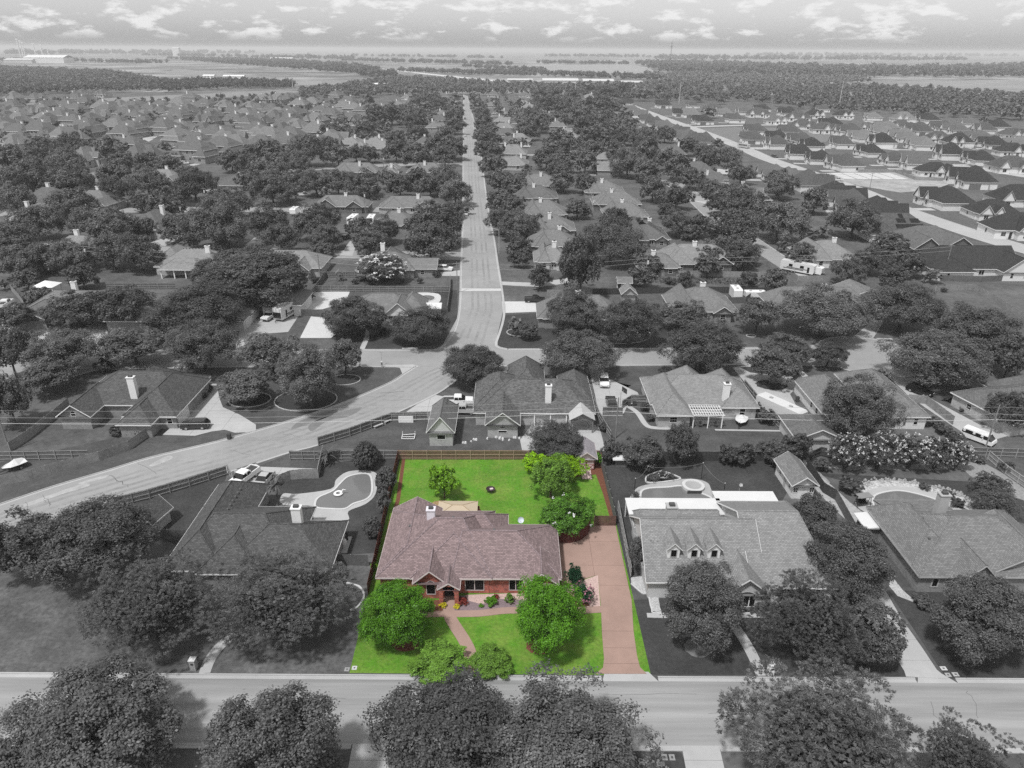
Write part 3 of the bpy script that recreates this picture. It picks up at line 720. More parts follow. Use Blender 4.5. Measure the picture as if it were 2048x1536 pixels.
def window_mesh(w, h, style, fm):
    k = (round(w, 2), round(h, 2), style, fm.name)
    if k in MESHC: return MESHC[k]
    f = MB(); g = MB()
    t = 0.065 if style != 'bold' else 0.16
    f.box((0, -0.03, t / 2), (w, 0.06, t)); f.box((0, -0.03, h - t / 2), (w, 0.06, t))
    f.box((-w / 2 + t / 2, -0.03, h / 2), (t, 0.06, h - 2 * t)); f.box((w / 2 - t / 2, -0.03, h / 2), (t, 0.06, h - 2 * t))
    g.face([(-w / 2 + t, -0.025, t), (w / 2 - t, -0.025, t), (w / 2 - t, -0.025, h - t), (-w / 2 + t, -0.025, h - t)])
    if style in ('pair', 'pairarch'): f.box((0, -0.03, h / 2), (0.09, 0.05, h - 2 * t))
    if style == 'sash': f.box((0, -0.03, h / 2), (w - 2 * t, 0.05, 0.06))
    if style == 'grid':
        f.box((0, -0.03, h / 2), (w - 2 * t, 0.05, 0.05)); f.box((0, -0.03, h / 2), (0.05, 0.045, h - 2 * t))
    if style == 'triple':
        f.box((-w / 6, -0.03, h / 2), (0.14, 0.05, h - 2 * t)); f.box((w / 6, -0.03, h / 2), (0.14, 0.05, h - 2 * t))
    if style in ('arch', 'triple', 'pairarch'):
        n = 10; r = w / 2; ry = r if style == 'arch' else r * 0.55
        A = [(r * math.cos(math.pi * i / n), -0.025, h + ry * math.sin(math.pi * i / n)) for i in range(n + 1)]
        g.face([(a[0] * 0.92, a[1], h + (a[2] - h) * 0.92) for a in A])
        for i in range(n):
            a, b = A[i], A[i + 1]
            f.face([(a[0], -0.06, a[2]), (a[0] * .88, -0.06, h + (a[2] - h) * .88), (b[0] * .88, -0.06, h + (b[2] - h) * .88), (b[0], -0.06, b[2])])
    MESHC[k] = (f.mesh('window', fm), g.mesh('pane', GLASS))
    return MESHC[k]
def house(name, label, cat, o, wings, roof, wall, trim=None, rz=0.0, wins=(), doors=(), garages=(), chims=(), vents=(), caps=True, group=None, open_sides=(), capm=None):
    trim = trim or TRIM
    ro, wa = ROOFS[roof], WALLS[wall]
    root = thing(name, label, cat, (o[0], o[1], 0), rz, group)
    W_ = [(a - o[0], b - o[0], c - o[1], d - o[1], *r) for (a, b, c, d, *r) in wings] if rz == 0 else list(wings)
    rf, wl, fa, cp = MB(), MB(), MB(), MB()
    for k, w in enumerate(W_):
        x0, x1, y0, y1, ax, ze, zr, i0, i1 = w
        P = wing_pts(w, 0.004 * k)
        a, b, c, d, e, f = P
        addface(rf, [a, b, f, e]); addface(rf, [c, d, e, f])
        if i0 > 0: addface(rf, [d, a, e])
        if i1 > 0: addface(rf, [b, c, f])
        # soffit
        rf.face([(p[0], p[1], p[2] - 0.17) for p in (d, c, b, a)])
        # fascia and rakes
        for (p, q, gable) in ((a, b, None), (c, d, None), (d, a, e if i0 <= 0 else None), (b, c, f if i1 <= 0 else None)):
            if gable is None:
                pts = [(p, q)]
            else: pts = [(p, gable), (gable, q)]
            cx, cy = (x0 + x1) / 2, (y0 + y1) / 2
            for s, t in pts:
                dx, dy = q[0] - p[0], q[1] - p[1]
                l = math.hypot(dx, dy); nx, ny = dy / l * 0.035, -dx / l * 0.035
                A = [(s[0], s[1], s[2] + 0.012), (t[0], t[1], t[2] + 0.012), (t[0], t[1], t[2] - 0.18), (s[0], s[1], s[2] - 0.18)]
                B = [(v[0] + nx, v[1] + ny, v[2]) for v in A]
                fa.face(B[::-1]); fa.face([A[0], A[1], B[1], B[0]]); fa.face([A[3], B[3], B[2], A[2]])
                fa.face([A[1], A[2], B[2], B[1]]); fa.face([A[0], B[0], B[3], A[3]])
        if caps:
            E_ = [(e, f)]
            if i0 > 0: E_ += [(a, e), (d, e)]
            if i1 > 0: E_ += [(b, f), (c, f)]
            for s, t in E_: cp.tube((s[0], s[1], s[2] + 0.0), (t[0], t[1], t[2] + 0.0), 0.1, 0.1, 5, 0, False)
        if k in open_sides: continue
        ins = INS + 0.007 * k
        X0, X1, Y0, Y1 = x0 + ins, x1 - ins, y0 + ins, y1 - ins
        zt = ze - 0.03
        C = [(X0, Y0), (X1, Y0), (X1, Y1), (X0, Y1)]
        for i in range(4):
            p, q = C[i], C[(i + 1) % 4]
            l = math.dist(p, q)
            wl.face([(p[0], p[1], -0.1), (q[0], q[1], -0.1), (q[0], q[1], zt), (p[0], p[1], zt)], 0, [(0, 0), (l, 0), (l, zt), (0, zt)])
        sl = (zr - ze) / ((y1 - y0) / 2 if ax == 'x' else (x1 - x0) / 2)
        zg = ze + sl * ins - 0.08
        for end, ii in ((0, i0), (1, i1)):
            if ii > 0: continue
            if ax == 'x':
                X = X0 if end == 0 else X1; ym = (y0 + y1) / 2
                G_ = [(X, Y0, zt), (X, Y0, zg), (X, ym, zr - 0.08), (X, Y1, zg), (X, Y1, zt)]
                uv = [(p[1], p[2]) for p in G_]
            else:
                Y = Y0 if end == 0 else Y1; xm = (x0 + x1) / 2
                G_ = [(X0, Y, zt), (X0, Y, zg), (xm, Y, zr - 0.08), (X1, Y, zg), (X1, Y, zt)]
                uv = [(p[0], p[2]) for p in G_]
            wl.face(G_, 0, uv)
    wl.build('wall', wa, root); r = rf.build('roof', ro, root); fa.build('fascia', trim, root)
    if caps and cp.v: cp.build('ridge_cap', capm or ro, r)
    def place(k, side, t):
        x0, x1, y0, y1 = W_[k][:4]; ins = INS + 0.007 * k
        sh = o if rz == 0 else (0, 0)
        if side == 'S': return (t - sh[0], y0 + ins - 0.003)
        if side == 'N': return (t - sh[0], y1 - ins + 0.003)
        if side == 'W': return (x0 + ins - 0.003, t - sh[1])
        return (x1 - ins + 0.003, t - sh[1])
    for (k, side, t, w, h, z, style) in wins:
        f, g = window_mesh(w, h, style, trim)
        p = place(k, side, t)
        fo = link('window', f, root, (p[0], p[1], z), SIDE[side])
        link('pane', g, fo)
    for (k, side, t, w, h, dm) in doors:
        p = place(k, side, t)
        do = MB().box((0, -0.03, h / 2), (w, 0.06, h)).build('door', dm, root, (p[0], p[1], 0), SIDE[side])
        MB().box((w * 0.35, -0.08, h * 0.48), (0.06, 0.05, 0.1)).build('handle', TRIMG, do)
    for (k, side, t, w, dm) in garages:
        p = place(k, side, t)
        go = link('garage_door', None, root, (p[0], p[1], 0), SIDE[side])
        kk = ('gd', round(w, 2), dm.name)
        if kk not in MESHC: MESHC[kk] = MB().box((0, -0.025, 0), (w, 0.05, 0.50)).mesh('panel', dm)
        for i in range(4): link('panel', MESHC[kk], go, (0, 0, 0.27 + i * 0.53))
    for (x, y, sx, sy, zt, mt) in chims:
        if rz == 0: x -= o[0]; y -= o[1]
        zb = roofz(W_, x, y) - 1.2
        c = MB().box((0, 0, (zb + zt) / 2), (sx, sy, zt - zb)).box((0, 0, zt + 0.06), (sx + 0.18, sy + 0.18, 0.14)).build('chimney', mt, r, (x, y, 0))
        MB().box((0, 0, zt + 0.28), (sx * 0.55, sy * 0.55, 0.3)).build('flue', M('flue', 0.07, amp=0), root, (x, y, 0))
    for (x, y) in vents:
        if rz == 0: x -= o[0]; y -= o[1]
        kk = 'rv'
        if kk not in MESHC: MESHC[kk] = MB().box((0, 0, 0.1), (0.32, 0.36, 0.2), taper=0.8).mesh('roof_vent', M('roof_vent', 0.1, amp=0))
        link('roof_vent', MESHC[kk], root, (x, y, roofz(W_, x, y) - 0.02))
    return root
STUCCO = M('chimney_stucco', 0.7, amp=0.06, sc=2)
CHGREY = M('chimney_grey', 0.36, amp=0.1, sc=2)
DOORD = M('door_dark', 0.035, amp=0.1)
DOORW = M('door_white', 0.7, amp=0.03)
GD = M('garage_white', 0.66, amp=0.04)
# ================================================================ the red brick house (in colour)
PTRIM = M('trim_pinkish', (0.62, 0.55, 0.54), amp=0.04)
capm = roofmat('ridge_mauve', (0.24, 0.187, 0.195), 0.15, 0.08)
Ht = house('brick_house', 'red brick single storey house with a mauve shingle roof, the only one in full colour', 'house', (-5.2, 76.0), [
    (-16.8, -9.8, 70.0, 84.3, 'y', 2.68, 4.62, 3.5, 0),
    (-16.8, -2.3, 69.4, 83.6, 'x', 2.7, 6.6, 7.4, 4.0),
    (-7.5, 6.3, 69.35, 80.5, 'x', 2.7, 5.8, 1.2, 5.6),
    (-12.5, -2.3, 69.3, 82, 'y', 2.7, 5.6, 5.3, 5.0),
    (-12.1, -7.8, 68.3, 74.5, 'y', 2.75, 4.65, 0, 0),
    (-9.0, -6.2, 67.5, 71.0, 'y', 2.55, 3.5, 0, 0),
    (1.6, 5.9, 68.3, 73.5, 'y', 2.7, 4.35, 0, 0),
    (-9.0, -0.4, 75.5, 82.8, 'x', 2.7, 5.4, 3.0, 3.4)],
    'mauve', 'red', trim=PTRIM, open_sides=(5,), capm=capm,
    wins=[(3, 'S', -4.55, 2.4, 2.05, 0.5, 'pair'), (4, 'S', -9.9, 1.15, 1.6, 0.7, 'arch'), (2, 'S', 0.6, 1.7, 2.05, 0.5, 'pair'), (6, 'S', 3.8, 1.5, 1.6, 0.9, 'pair')],
    vents=[(-7.6, 76.7), (-2.2, 75.3), (-13.5, 77.5)],
    chims=[(-10.6, 77.6, 1.05, 0.85, 7.2, M('chimney_lilac', (0.66, 0.63, 0.68), amp=0.06))])
# porch: brick piers with a round arch and the dark doorway behind
RB = WALLS['red']
for x in (-8.55, -6.65): MB().box((x + 5.2, -8.2, 1.2), (0.5, 0.5, 2.4)).build('porch_pier', RB, Ht)
n = 12; ar = MB(); xc = -7.6 + 5.2; r = 0.7
for i in range(n):
    a, b = math.pi * i / n, math.pi * (i + 1) / n
    p = lambda t, z: (xc + r * math.cos(t), z)
    P, Q = (xc + r * math.cos(a), 1.75 + r * math.sin(a)), (xc + r * math.cos(b), 1.75 + r * math.sin(b))
    top = 2.9
    for y, s in ((-8.42, 1), (-7.98, -1)):
        q = [(P[0], y, P[1]), (P[0], y, top), (Q[0], y, top), (Q[0], y, Q[1])]
        ar.face(q if s < 0 else q[::-1], 0, [(v[0], v[2]) for v in (q if s < 0 else q[::-1])])
    ar.face([(P[0], -8.42, P[1]), (Q[0], -8.42, Q[1]), (Q[0], -7.98, Q[1]), (P[0], -7.98, P[1])])
ar.face([(xc - 1.15, -8.42, 2.4), (xc + 1.15, -8.42, 2.4), (xc, -8.42, 3.5)], 0, [(0, 0), (2.3, 0), (1.1, 1)])
ar.build('porch_arch', RB, Ht)
dd = MB().box((0, 0, 1.15), (1.3, 0.06, 2.3)).build('door', DOORD, Ht, (xc, -6.75, 0))
MB().box((0.45, -0.06, 1.05), (0.07, 0.06, 0.2)).build('handle', TRIMG, dd)
MB().box((0, -0.05, 1.75), (1.1, 0.02, 0.12)).build('letter_rail', TRIMG, dd)
# ================================================================ neighbours
house('dark_roof_house', 'dark shingled L-shaped house in front of the kidney pool, left of the coloured plot', 'house', (-33, 78), [
    (-44.0, -36.2, 70.5, 90.2, 'y', 2.7, 6.0, 4.0, 4.2),
    (-44.0, -27.9, 70.7, 84.4, 'x', 2.7, 6.4, 4.8, 4.6),
    (-36.5, -22.6, 70.6, 81.2, 'x', 2.7, 6.0, 5.0, 5.0),
    (-39.5, -31.5, 69.9, 78, 'y', 2.7, 5.6, 4.0, 0)],
    'dark', 'brick', chims=[(-28.2, 77.2, 1.2, 0.9, 7.6, STUCCO)],
    vents=[(-38.8, 80.5), (-38.8, 81.5), (-38.8, 82.5), (-38.8, 83.5), (-38.8, 84.5), (-38.8, 85.4), (-30.5, 73)],
    wins=[(2, 'S', -26, 1.8, 1.4, 0.9, 'sash'), (2, 'E', 76, 1.2, 1.2, 1.0, 'sash')])
Hd = house('dormer_house', 'grey shingled house with three gabled dormers in its front slope', 'house', (28, 76), [
    (16.6, 31.5, 68.7, 82.6, 'x', 2.8, 7.4, 0, 0),
    (29.5, 39.9, 67.8, 86.3, 'x', 2.8, 7.6, 0, 2.5),
    (25.6, 31.4, 66.6, 74.5, 'y', 2.75, 5.1, 0, 0),
    (16.9, 29.5, 80, 83.6, 'x', 2.8, 4.4, 1, 1)],
    'light', 'cream', chims=[(20.8, 76.6, 1.3, 1.1, 8.6, CHGREY)],
    wins=[(2, 'S', 28.6, 2.3, 1.75, 0.55, 'triple'), (1, 'S', 33.6, 2.2, 1.6, 1.0, 'pair'), (1, 'S', 37, 2.0, 1.5, 1.0, 'pair'), (0, 'W', 74, 1.0, 1.5, 1, 'sash'), (0, 'W', 78, 1.0, 1.5, 1, 'sash')])
for x in (20.3, 22.85, 25.35):
    dm = link('dormer', None, Hd, (x - 28, 71.3 - 76, 0))
    w = MB()
    w.box((0, 1.5, 5.1), (1.5, 3.0, 1.9)); w.face([(-0.75, 0.0, 6.05), (0.75, 0.0, 6.05), (0, 0.0, 6.8)])
    w.box((0, -0.08, 4.36), (1.9, 0.2, 0.1))
    w.build('dormer_wall', TRIM, dm)
    rr = MB()
    addface(rr, [(-1.0, -0.25, 5.9), (0, -0.25, 6.9), (0, 3.8, 6.9), (-1.0, 3.8, 5.9)][::-1]); addface(rr, [(1.0, -0.25, 5.9), (1.0, 3.8, 5.9), (0, 3.8, 6.9), (0, -0.25, 6.9)])
    rr.build('dormer_roof', ROOFS['light'], dm)
    f, g = window_mesh(0.8, 1.15, 'plain', TRIMG)
    link('dormer_window', f, dm, (0, -0.01, 4.65)); link('pane', g, dm, (0, -0.01, 4.65))
    bl = MB()
    for s in (-1, 1):
        bl.face([(0, -0.27, 6.92), (s * 1.02, -0.27, 5.9), (s * 1.02, -0.27, 5.74), (0, -0.27, 6.76)][::s])
    bl.build('dormer_rake', TRIM, dm)
# flat patio roofs behind it
for P, z in (((16.5, 30.2, 82.4, 86.4), 3.1), ((29.6, 38.6, 85.8, 88.3), 3.1)):
    t = MB().box(((P[0] + P[1]) / 2 - 28, (P[2] + P[3]) / 2 - 76, z), (P[1] - P[0], P[3] - P[2], 0.14)).build('patio_roof', ROOFS['metal'], Hd)
    for x in (P[0] + 0.2, (P[0] + P[1]) / 2, P[1] - 0.2): MB().box((x - 28, P[3] - 0.15 - 76, z / 2), (0.14, 0.14, z)).build('patio_post', TRIM, t)
house('hip_roof_house', 'light brick house with a broad grey hipped roof at the right edge', 'house', (60, 76), [
    (50.9, 70.5, 70.0, 84.4, 'x', 2.8, 6.9, 7.0, 7.0),
    (51.0, 57.8, 72, 85.0, 'y', 2.8, 6.1, 3.6, 3.6),
    (55.5, 60.5, 69.0, 76, 'y', 2.85, 5.4, 0, 0),
    (60.2, 70.8, 70.6, 80, 'y', 2.85, 6.0, 0, 0),
    (53, 62.5, 80.0, 87.0, 'x', 2.6, 3.6, 0.3, 0.3)],
    'grey', 'brick', trim=TRIMG, chims=[(58.2, 80.2, 1.3, 1.0, 8.2, CHGREY)], vents=[(55, 78.5), (53.9, 74.6)],
    wins=[(0, 'S', 53.4, 0.95, 1.5, 0.8, 'bold'), (3, 'S', 65.5, 1.9, 1.6, 0.9, 'triple'), (2, 'S', 58, 1.3, 1.4, 0.9, 'bold')])
# ---- row behind
Hp = house('patio_house', 'speckled dark roofed house with a covered patio directly behind the coloured plot', 'house', (4, 117), [
    (-7.0, 15.2, 113.7, 126.5, 'x', 2.7, 6.6, 6.8, 6.2),
    (-7.1, 2.5, 115.6, 129, 'y', 2.7, 6.2, 4.8, 4.8),
    (-4.7, 1.5, 109.0, 122, 'y', 2.75, 5.2, 0, 4),
    (-1, 6.5, 122, 135.0, 'y', 2.7, 6.4, 3.6, 3.6),
    (9.0, 15.1, 118, 130.0, 'y', 2.7, 5.6, 3.2, 3.2)],
    'speck', 'pale', chims=[(6.6, 115.9, 1.1, 0.8, 7.2, STUCCO)],
    vents=[(-1.55, 111 + i * 1.05) for i in range(7)] + [(1.2, 121.6), (5, 124)],
    wins=[(2, 'S', -1.6, 1.6, 0.55, 0.95, 'plain'), (2, 'S', -1.6, 1.0, 0.35, 1.9, 'arch')])
mb = MB(); mb.box((1.7, -2.7, 1.3), (8.2, 0.06, 2.5)); mb.build('patio_shade_panel', DARK, Hp)  # near-black panel: the shade inside the covered patio put in as colour
for x in (1.6, 4.1, 7.0, 9.9): MB().box((x - 4, 113.95 - 117, 1.3), (0.22, 0.22, 2.6)).build('patio_post', TRIM, Hp)
pv = thing('patio_pavilion', 'open timber pavilion with a pale gabled roof beside the covered patio', 'pavilion', (12.5, 113.4, 0))
mb = MB()
addface(mb, [(-2.3, -2.4, 2.7), (0, -2.4, 4.0), (0, 2.2, 4.0), (-2.3, 2.2, 2.7)][::-1]); addface(mb, [(2.3, -2.4, 2.7), (2.3, 2.2, 2.7), (0, 2.2, 4.0), (0, -2.4, 4.0)])
mb.build('roof', M('pavilion_roof', 0.4, amp=0.1), pv)
for x in (-1.9, 1.9):
    for y in (-2.0, 1.8): MB().box((x, y, 1.35), (0.2, 0.2, 2.7)).build('post', M('timber_grey', 0.16, amp=0.2), pv)
mb = MB().box((0, -2.0, 2.6), (4.2, 0.14, 0.2)).box((0, -2.05, 3.2), (0.14, 0.14, 1.2)); mb.tube((-1.9, -2, 1.8), (-1.1, -2, 2.6), 0.07); mb.tube((1.9, -2, 1.8), (1.1, -2, 2.6), 0.07)
mb.build('beam', M('timber_grey', 0.16), pv)
house('garage_workshop', 'small steep roofed brick workshop with a white gable facing the coloured plot', 'outbuilding', (-12.1, 110), [
    (-14.6, -9.7, 106.0, 116.0, 'y', 2.9, 5.9, 0, 2.6)], 'grey', 'pale', vents=[(-11.7, 112.5), (-11.7, 113.2), (-11.7, 113.9)],
    wins=[(0, 'S', -12.1, 1.5, 0.95, 1.3, 'plain')])
MB().face([(-2.0, -3.62, 2.9), (2.0, -3.62, 2.9), (0, -3.62, 5.5)]).build('gable_panel', M('gable_pale', 0.52, amp=0.05), bpy.data.objects['garage_workshop'])
Hg = house('pergola_house', 'wide grey hipped house with a white pergola over its back patio', 'house', (35, 121), [
    (25.6, 45.6, 117.5, 129.5, 'x', 2.7, 6.1, 6.2, 6.2),
    (26.0, 32.6, 113.0, 128.5, 'y', 2.7, 5.7, 3.4, 3.4),
    (38.4, 45.6, 116.3, 127, 'y', 2.7, 5.5, 3.6, 3.6),
    (31, 37.8, 122, 131.5, 'y', 2.7, 5.9, 3.2, 3.2), (38.5, 44, 122, 130.5, 'y', 2.7, 5.5, 2.6, 2.6)],
    'light', 'pale', chims=[(39.6, 118.3, 1.1, 0.9, 6.6, STUCCO)],
    wins=[(1, 'S', 29.2, 1.4, 1.1, 1.1, 'sash'), (2, 'S', 42.6, 1.1, 1.4, 0.9, 'sash')])
pg = thing('pergola', 'white timber pergola with open slats on the patio of the grey hipped house', 'pergola', (35.4, 115.0, 0))
mb = MB()
for i in range(13): mb.box((-2.7 + i * 0.45, 0, 2.75), (0.07, 4.0, 0.14))
for y in (-1.6, -0.5, 0.6, 1.7): mb.box((0, y, 2.62), (6.0, 0.09, 0.18))
mb.build('slat', TRIM, pg)
for x in (-2.6, 0.1, 2.6): MB().box((x, -1.6, 1.3), (0.18, 0.18, 2.6)).build('post', TRIM, pg)
house('cul_de_sac_house', 'large grey roofed house with white walls on the near side of the cul de sac', 'house', (66, 121), [
    (56.6, 75.0, 113.3, 124, 'x', 2.7, 6.0, 5.3, 5.3),
    (56.2, 64.6, 114.5, 129.2, 'y', 2.7, 5.6, 3.8, 4.2),
    (65.5, 75.3, 113.0, 132, 'y', 2.7, 5.9, 4.5, 4.8)],
    'grey', 'white', wins=[(2, 'S', 69.6, 1.6, 1.3, 0.8, 'plain'), (2, 'S', 68.2, 0.6, 1.4, 0.8, 'sash'), (2, 'S', 71.0, 0.6, 1.4, 0.8, 'sash'), (2, 'S', 73, 0.8, 1.3, 0.9, 'sash'), (1, 'W', 120.0, 0.9, 1.3, 0.9, 'sash'), (1, 'W', 117.5, 0.9, 1.3, 0.9, 'sash')],
    garages=[(1, 'W', 126.3, 4.6, GD)])
house('back_garage', 'small detached garage with a white gable behind the flowering white hedge', 'garage', (52, 109), [
    (48.0, 56.4, 104.6, 113.6, 'y', 2.7, 4.6, 0, 3.4)], 'mid', 'cream')
house('side_brick_house', 'brick house with a white chimney and side garage, cut by the right edge', 'house', (84.6, 123.2), [
    (0, 17, -13.5, 0.3, 'x', 2.7, 6.2, 6, 6), (9, 20, -16, 2, 'y', 2.7, 5.6, 4, 4)], 'mid', 'pale', rz=R(16),
    wins=[(0, 'W', -4.0, 1.1, 1.1, 1.0, 'sash')], chims=[(0.35, -10.0, 0.9, 1.0, 4.6, STUCCO)])
house('angled_house', 'dark roofed house with a white chimney and twin wings beside the curved street', 'house', (-70, 118), [
    (-80.9, -60.2, 116.0, 129, 'x', 2.7, 6.7, 6.6, 6.0),
    (-80.9, -74.7, 111.3, 124, 'y', 2.7, 5.0, 0, 3.2),
    (-69.4, -59.6, 111.6, 127.6, 'y', 2.7, 6.2, 4.8, 4.8),
    (-68.9, -62.6, 108.4, 118, 'y', 2.7, 5.0, 3.2, 3.2),
    (-74, -66, 121, 130.5, 'y', 2.7, 6.2, 4, 4)],
    'dark', 'brick', chims=[(-69.6, 117.6, 1.25, 0.9, 7.6, STUCCO)],
    wins=[(1, 'S', -77.9, 0.95, 0.6, 2.6, 'arch'), (2, 'S', -61.2, 1.0, 1.2, 1.0, 'sash')], garages=[(2, 'E', 115, 4.6, GD)])
# ---- the corner lot and the RV lot
house('corner_house', 'light gabled house with a small backyard pool on the corner of the long street', 'house', (-30, 171), [
    (-41.5, -24.2, 166.8, 178.5, 'x', 2.7, 6.0, 5.8, 5.8), (-31.9, -24.4, 165.2, 176.5, 'y', 2.7, 5.9, 0, 3.8), (-29, -21.8, 168.5, 178, 'y', 2.7, 6.0, 3.6, 3.6)],
    'grey', 'white', wins=[(1, 'S', -30.0, 0.95, 1.0, 1.3, 'grid'), (1, 'S', -27.0, 0.95, 1.0, 1.3, 'grid')])
house('rv_garage', 'detached gabled garage behind the parked white motorhome', 'garage', (-58.5, 177), [
    (-63.2, -53.4, 171.6, 182.5, 'y', 3.0, 6.0, 2.5, 2.5), (-64.0, -57.8, 170.9, 177, 'y', 2.9, 4.9, 0, 0)], 'grey', 'white', garages=[(1, 'S', -60.9, 3.2, GD)])
house('carport_house', 'light roofed house left of the parked motorhome', 'house', (-70, 172), [
    (-81, -64.4, 164.5, 178, 'x', 2.7, 6.6, 6.5, 6.5), (-74.0, -64.4, 160.6, 174, 'y', 2.7, 5.6, 4, 4)], 'light', 'cream',
    garages=[(1, 'E', 165, 4.4, GD)])
house('left_hedge_house', 'grey roofed house behind two umbrella shaped trees at the left', 'house', (-106, 172), [
    (-122, -88, 166, 179, 'x', 2.7, 6.3, 6, 6), (-121, -112, 160.5, 172, 'y', 2.7, 5.2, 0, 3), (-98, -87.2, 160, 172, 'y', 2.7, 5.4, 3.6, 3.6)], 'grey', 'brick',
    chims=[(-113.5, 177, 1.2, 1.0, 7.2, STUCCO)])
pavil = thing('backyard_pavilion', 'white hipped garden pavilion beside the white chimney at the left edge', 'pavilion', (-128.66, 188.80))
mb = MB(); 
for i in range(4):
    c = [(-3, -2.4), (3, -2.4), (3, 2.4), (-3, 2.4)]
    a, b = c[i], c[(i + 1) % 4]
    addface(mb, [(*a, 2.6), (*b, 2.6), (0, 0, 3.9)])
mb.build('roof', TRIM, pavil)
for x in (-2.6, 2.6):
    for y in (-2, 2): MB().box((x, y, 1.3), (0.18, 0.18, 2.6)).build('post', TRIM, pavil)
# ---- houses across the next blocks
house('crape_house', 'grey house with a long low wing behind the big white flowering tree', 'house', (-35, 212), [
    (-46.8, -29, 205.0, 219.5, 'x', 2.7, 6.3, 6.5, 6.5), (-33, -22.6, 206.2, 217, 'x', 2.7, 4.6, 0, 0), (-42, -34, 210, 223, 'y', 2.7, 6.2, 4, 4)], 'grey', 'brick',
    doors=[(1, 'S', -30.4, 0.95, 2.1, DOORW)], wins=[(1, 'S', -27, 1.2, 1.2, 0.9, 'sash'), (0, 'S', -44.5, 1.0, 1.0, 1.0, 'sash')], chims=[(-40.6, 219, 1.3, 1.0, 7.2, STUCCO)])
house('gable_end_house', 'light house with a pointed white gable left of the fenced play yard', 'house', (-66, 212), [
    (-79, -57, 206.5, 220, 'x', 2.7, 6.3, 6.5, 6.0), (-65.8, -60, 203.6, 214, 'y', 2.7, 5.2, 0, 3)], 'light', 'pale', wins=[(1, 'S', -63, 1.2, 1.3, 0.9, 'sash')], vents=[(-72 + i * 0.9, 212.7) for i in range(7)],
    chims=[(-73.8, 211.5, 1.0, 0.9, 6.8, STUCCO)])
house('porch_house', 'pale roofed house with a deep rear porch behind the wide clipped tree', 'house', (-98, 212), [
    (-107.5, -88, 207.0, 221, 'x', 2.7, 6.5, 6.8, 6.0), (-104.8, -92.2, 203.5, 214, 'x', 2.8, 4.9, 3.5, 3.5), (-110, -101, 212, 224.5, 'y', 2.7, 6.3, 4, 4)], 'light', 'pale',
    open_sides=(1,), chims=[(-92.8, 212.8, 1.3, 1.0, 7.6, STUCCO)], vents=[(-103.5 + i * 0.95, 213.9) for i in range(12)])
for x in (-6.0, -2.2, 1.2, 5.2): MB().box((x, -8.0, 1.35), (0.3, 0.3, 2.7)).build('porch_post', TRIM, bpy.data.objects['porch_house'])
MIDDEFS = [
 ('hip_house', 'grey hipped house with a recessed rear porch beside the paired white trailers', (-84, -60, 297, 309, 'grey', 'dark', 2)),
 ('hip_house', 'grey hipped house with a white patio awning near the long street', (-56, -30, 296, 307, 'grey', 'pale', 1)),
 ('hip_house', 'hipped house hidden by oaks behind the paired white trailers', (-52, -36, 262, 276, 'grey', 'brick', 1)),
 ('hip_house', 'low hipped house with a brick end gable three blocks up the long street', (-97, -71, 387, 400, 'grey', 'dark', 1)),
 ('hip_house', 'hipped house with a recessed porch beside the long street, three blocks up', (-57, -36, 388, 402, 'grey', 'dark', 2)),
 ('cottage', 'small gabled cottage between the two porch houses three blocks up', (-70, -62, 388, 397, 'light', 'white', 3)),
 ('hip_house', 'first full roof on the right of the long street, light with a long wall', (5, 22, 233, 247, 'grey', 'brick', 0)),
 ('hip_house', 'roof corner showing between the two large oaks right of the long street', (6.5, 18, 214, 227, 'light', 'cream', 0)),
 ('hip_house', 'second roof on the right of the long street with two white chimneys', (4, 23, 256, 272, 'grey', 'brick', 1)),
 ('hip_house', 'third roof on the right of the long street with a white patio cover', (3, 22, 284, 300, 'grey', 'brick', 0)),
 ('hip_house', 'fourth roof on the right of the long street carrying black solar panels', (0, 20, 318, 335, 'mid', 'brick', 0)),
 ('hip_house', 'fifth roof on the right of the long street with a side garage', (2, 24, 350, 368, 'grey', 'brick', 0)),
 ('hip_house', 'brown-grey hipped house behind the white slide of a garden playset', (40, 55, 243, 262, 'mid', 'brick', 1)),
 ('hip_house', 'small hipped roof in front of the long light roof with a white chimney', (37.5, 51, 208.5, 219, 'grey', 'dark', 0)),
 ('hip_house', 'long light roofed house with a tall white chimney in the middle distance', (46, 70, 213, 228, 'light', 'dark', 1)),
 ('hip_house', 'hipped house with a steep front gable and white chimney left of the tall pole', (36, 54, 281, 296, 'grey', 'brick', 0)),
 ('hip_house', 'hipped house with a white chimney behind the steep one by the tall pole', (34, 55, 305, 320, 'grey', 'dark', 0)),
 ('hip_house', 'rearmost of the three stacked roofs near the tall pole', (33, 52, 332, 350, 'grey', 'brick', 0)),
 ('hip_house', 'house hidden behind the three round trees on the side street', (6, 27, 163, 175, 'grey', 'brick', 0)),
 ('hip_house', 'gabled grey house with an arched window above the side street trees', (40, 57, 168, 183, 'grey', 'brick', 1)),
 ('hip_house', 'hipped house behind the largest cul de sac tree', (66, 93, 173.5, 184, 'grey', 'brick', 1)),
 ('hip_house', 'light roofed house behind the parked trailers at right', (92, 110, 218, 235, 'light', 'white', 0)),
]
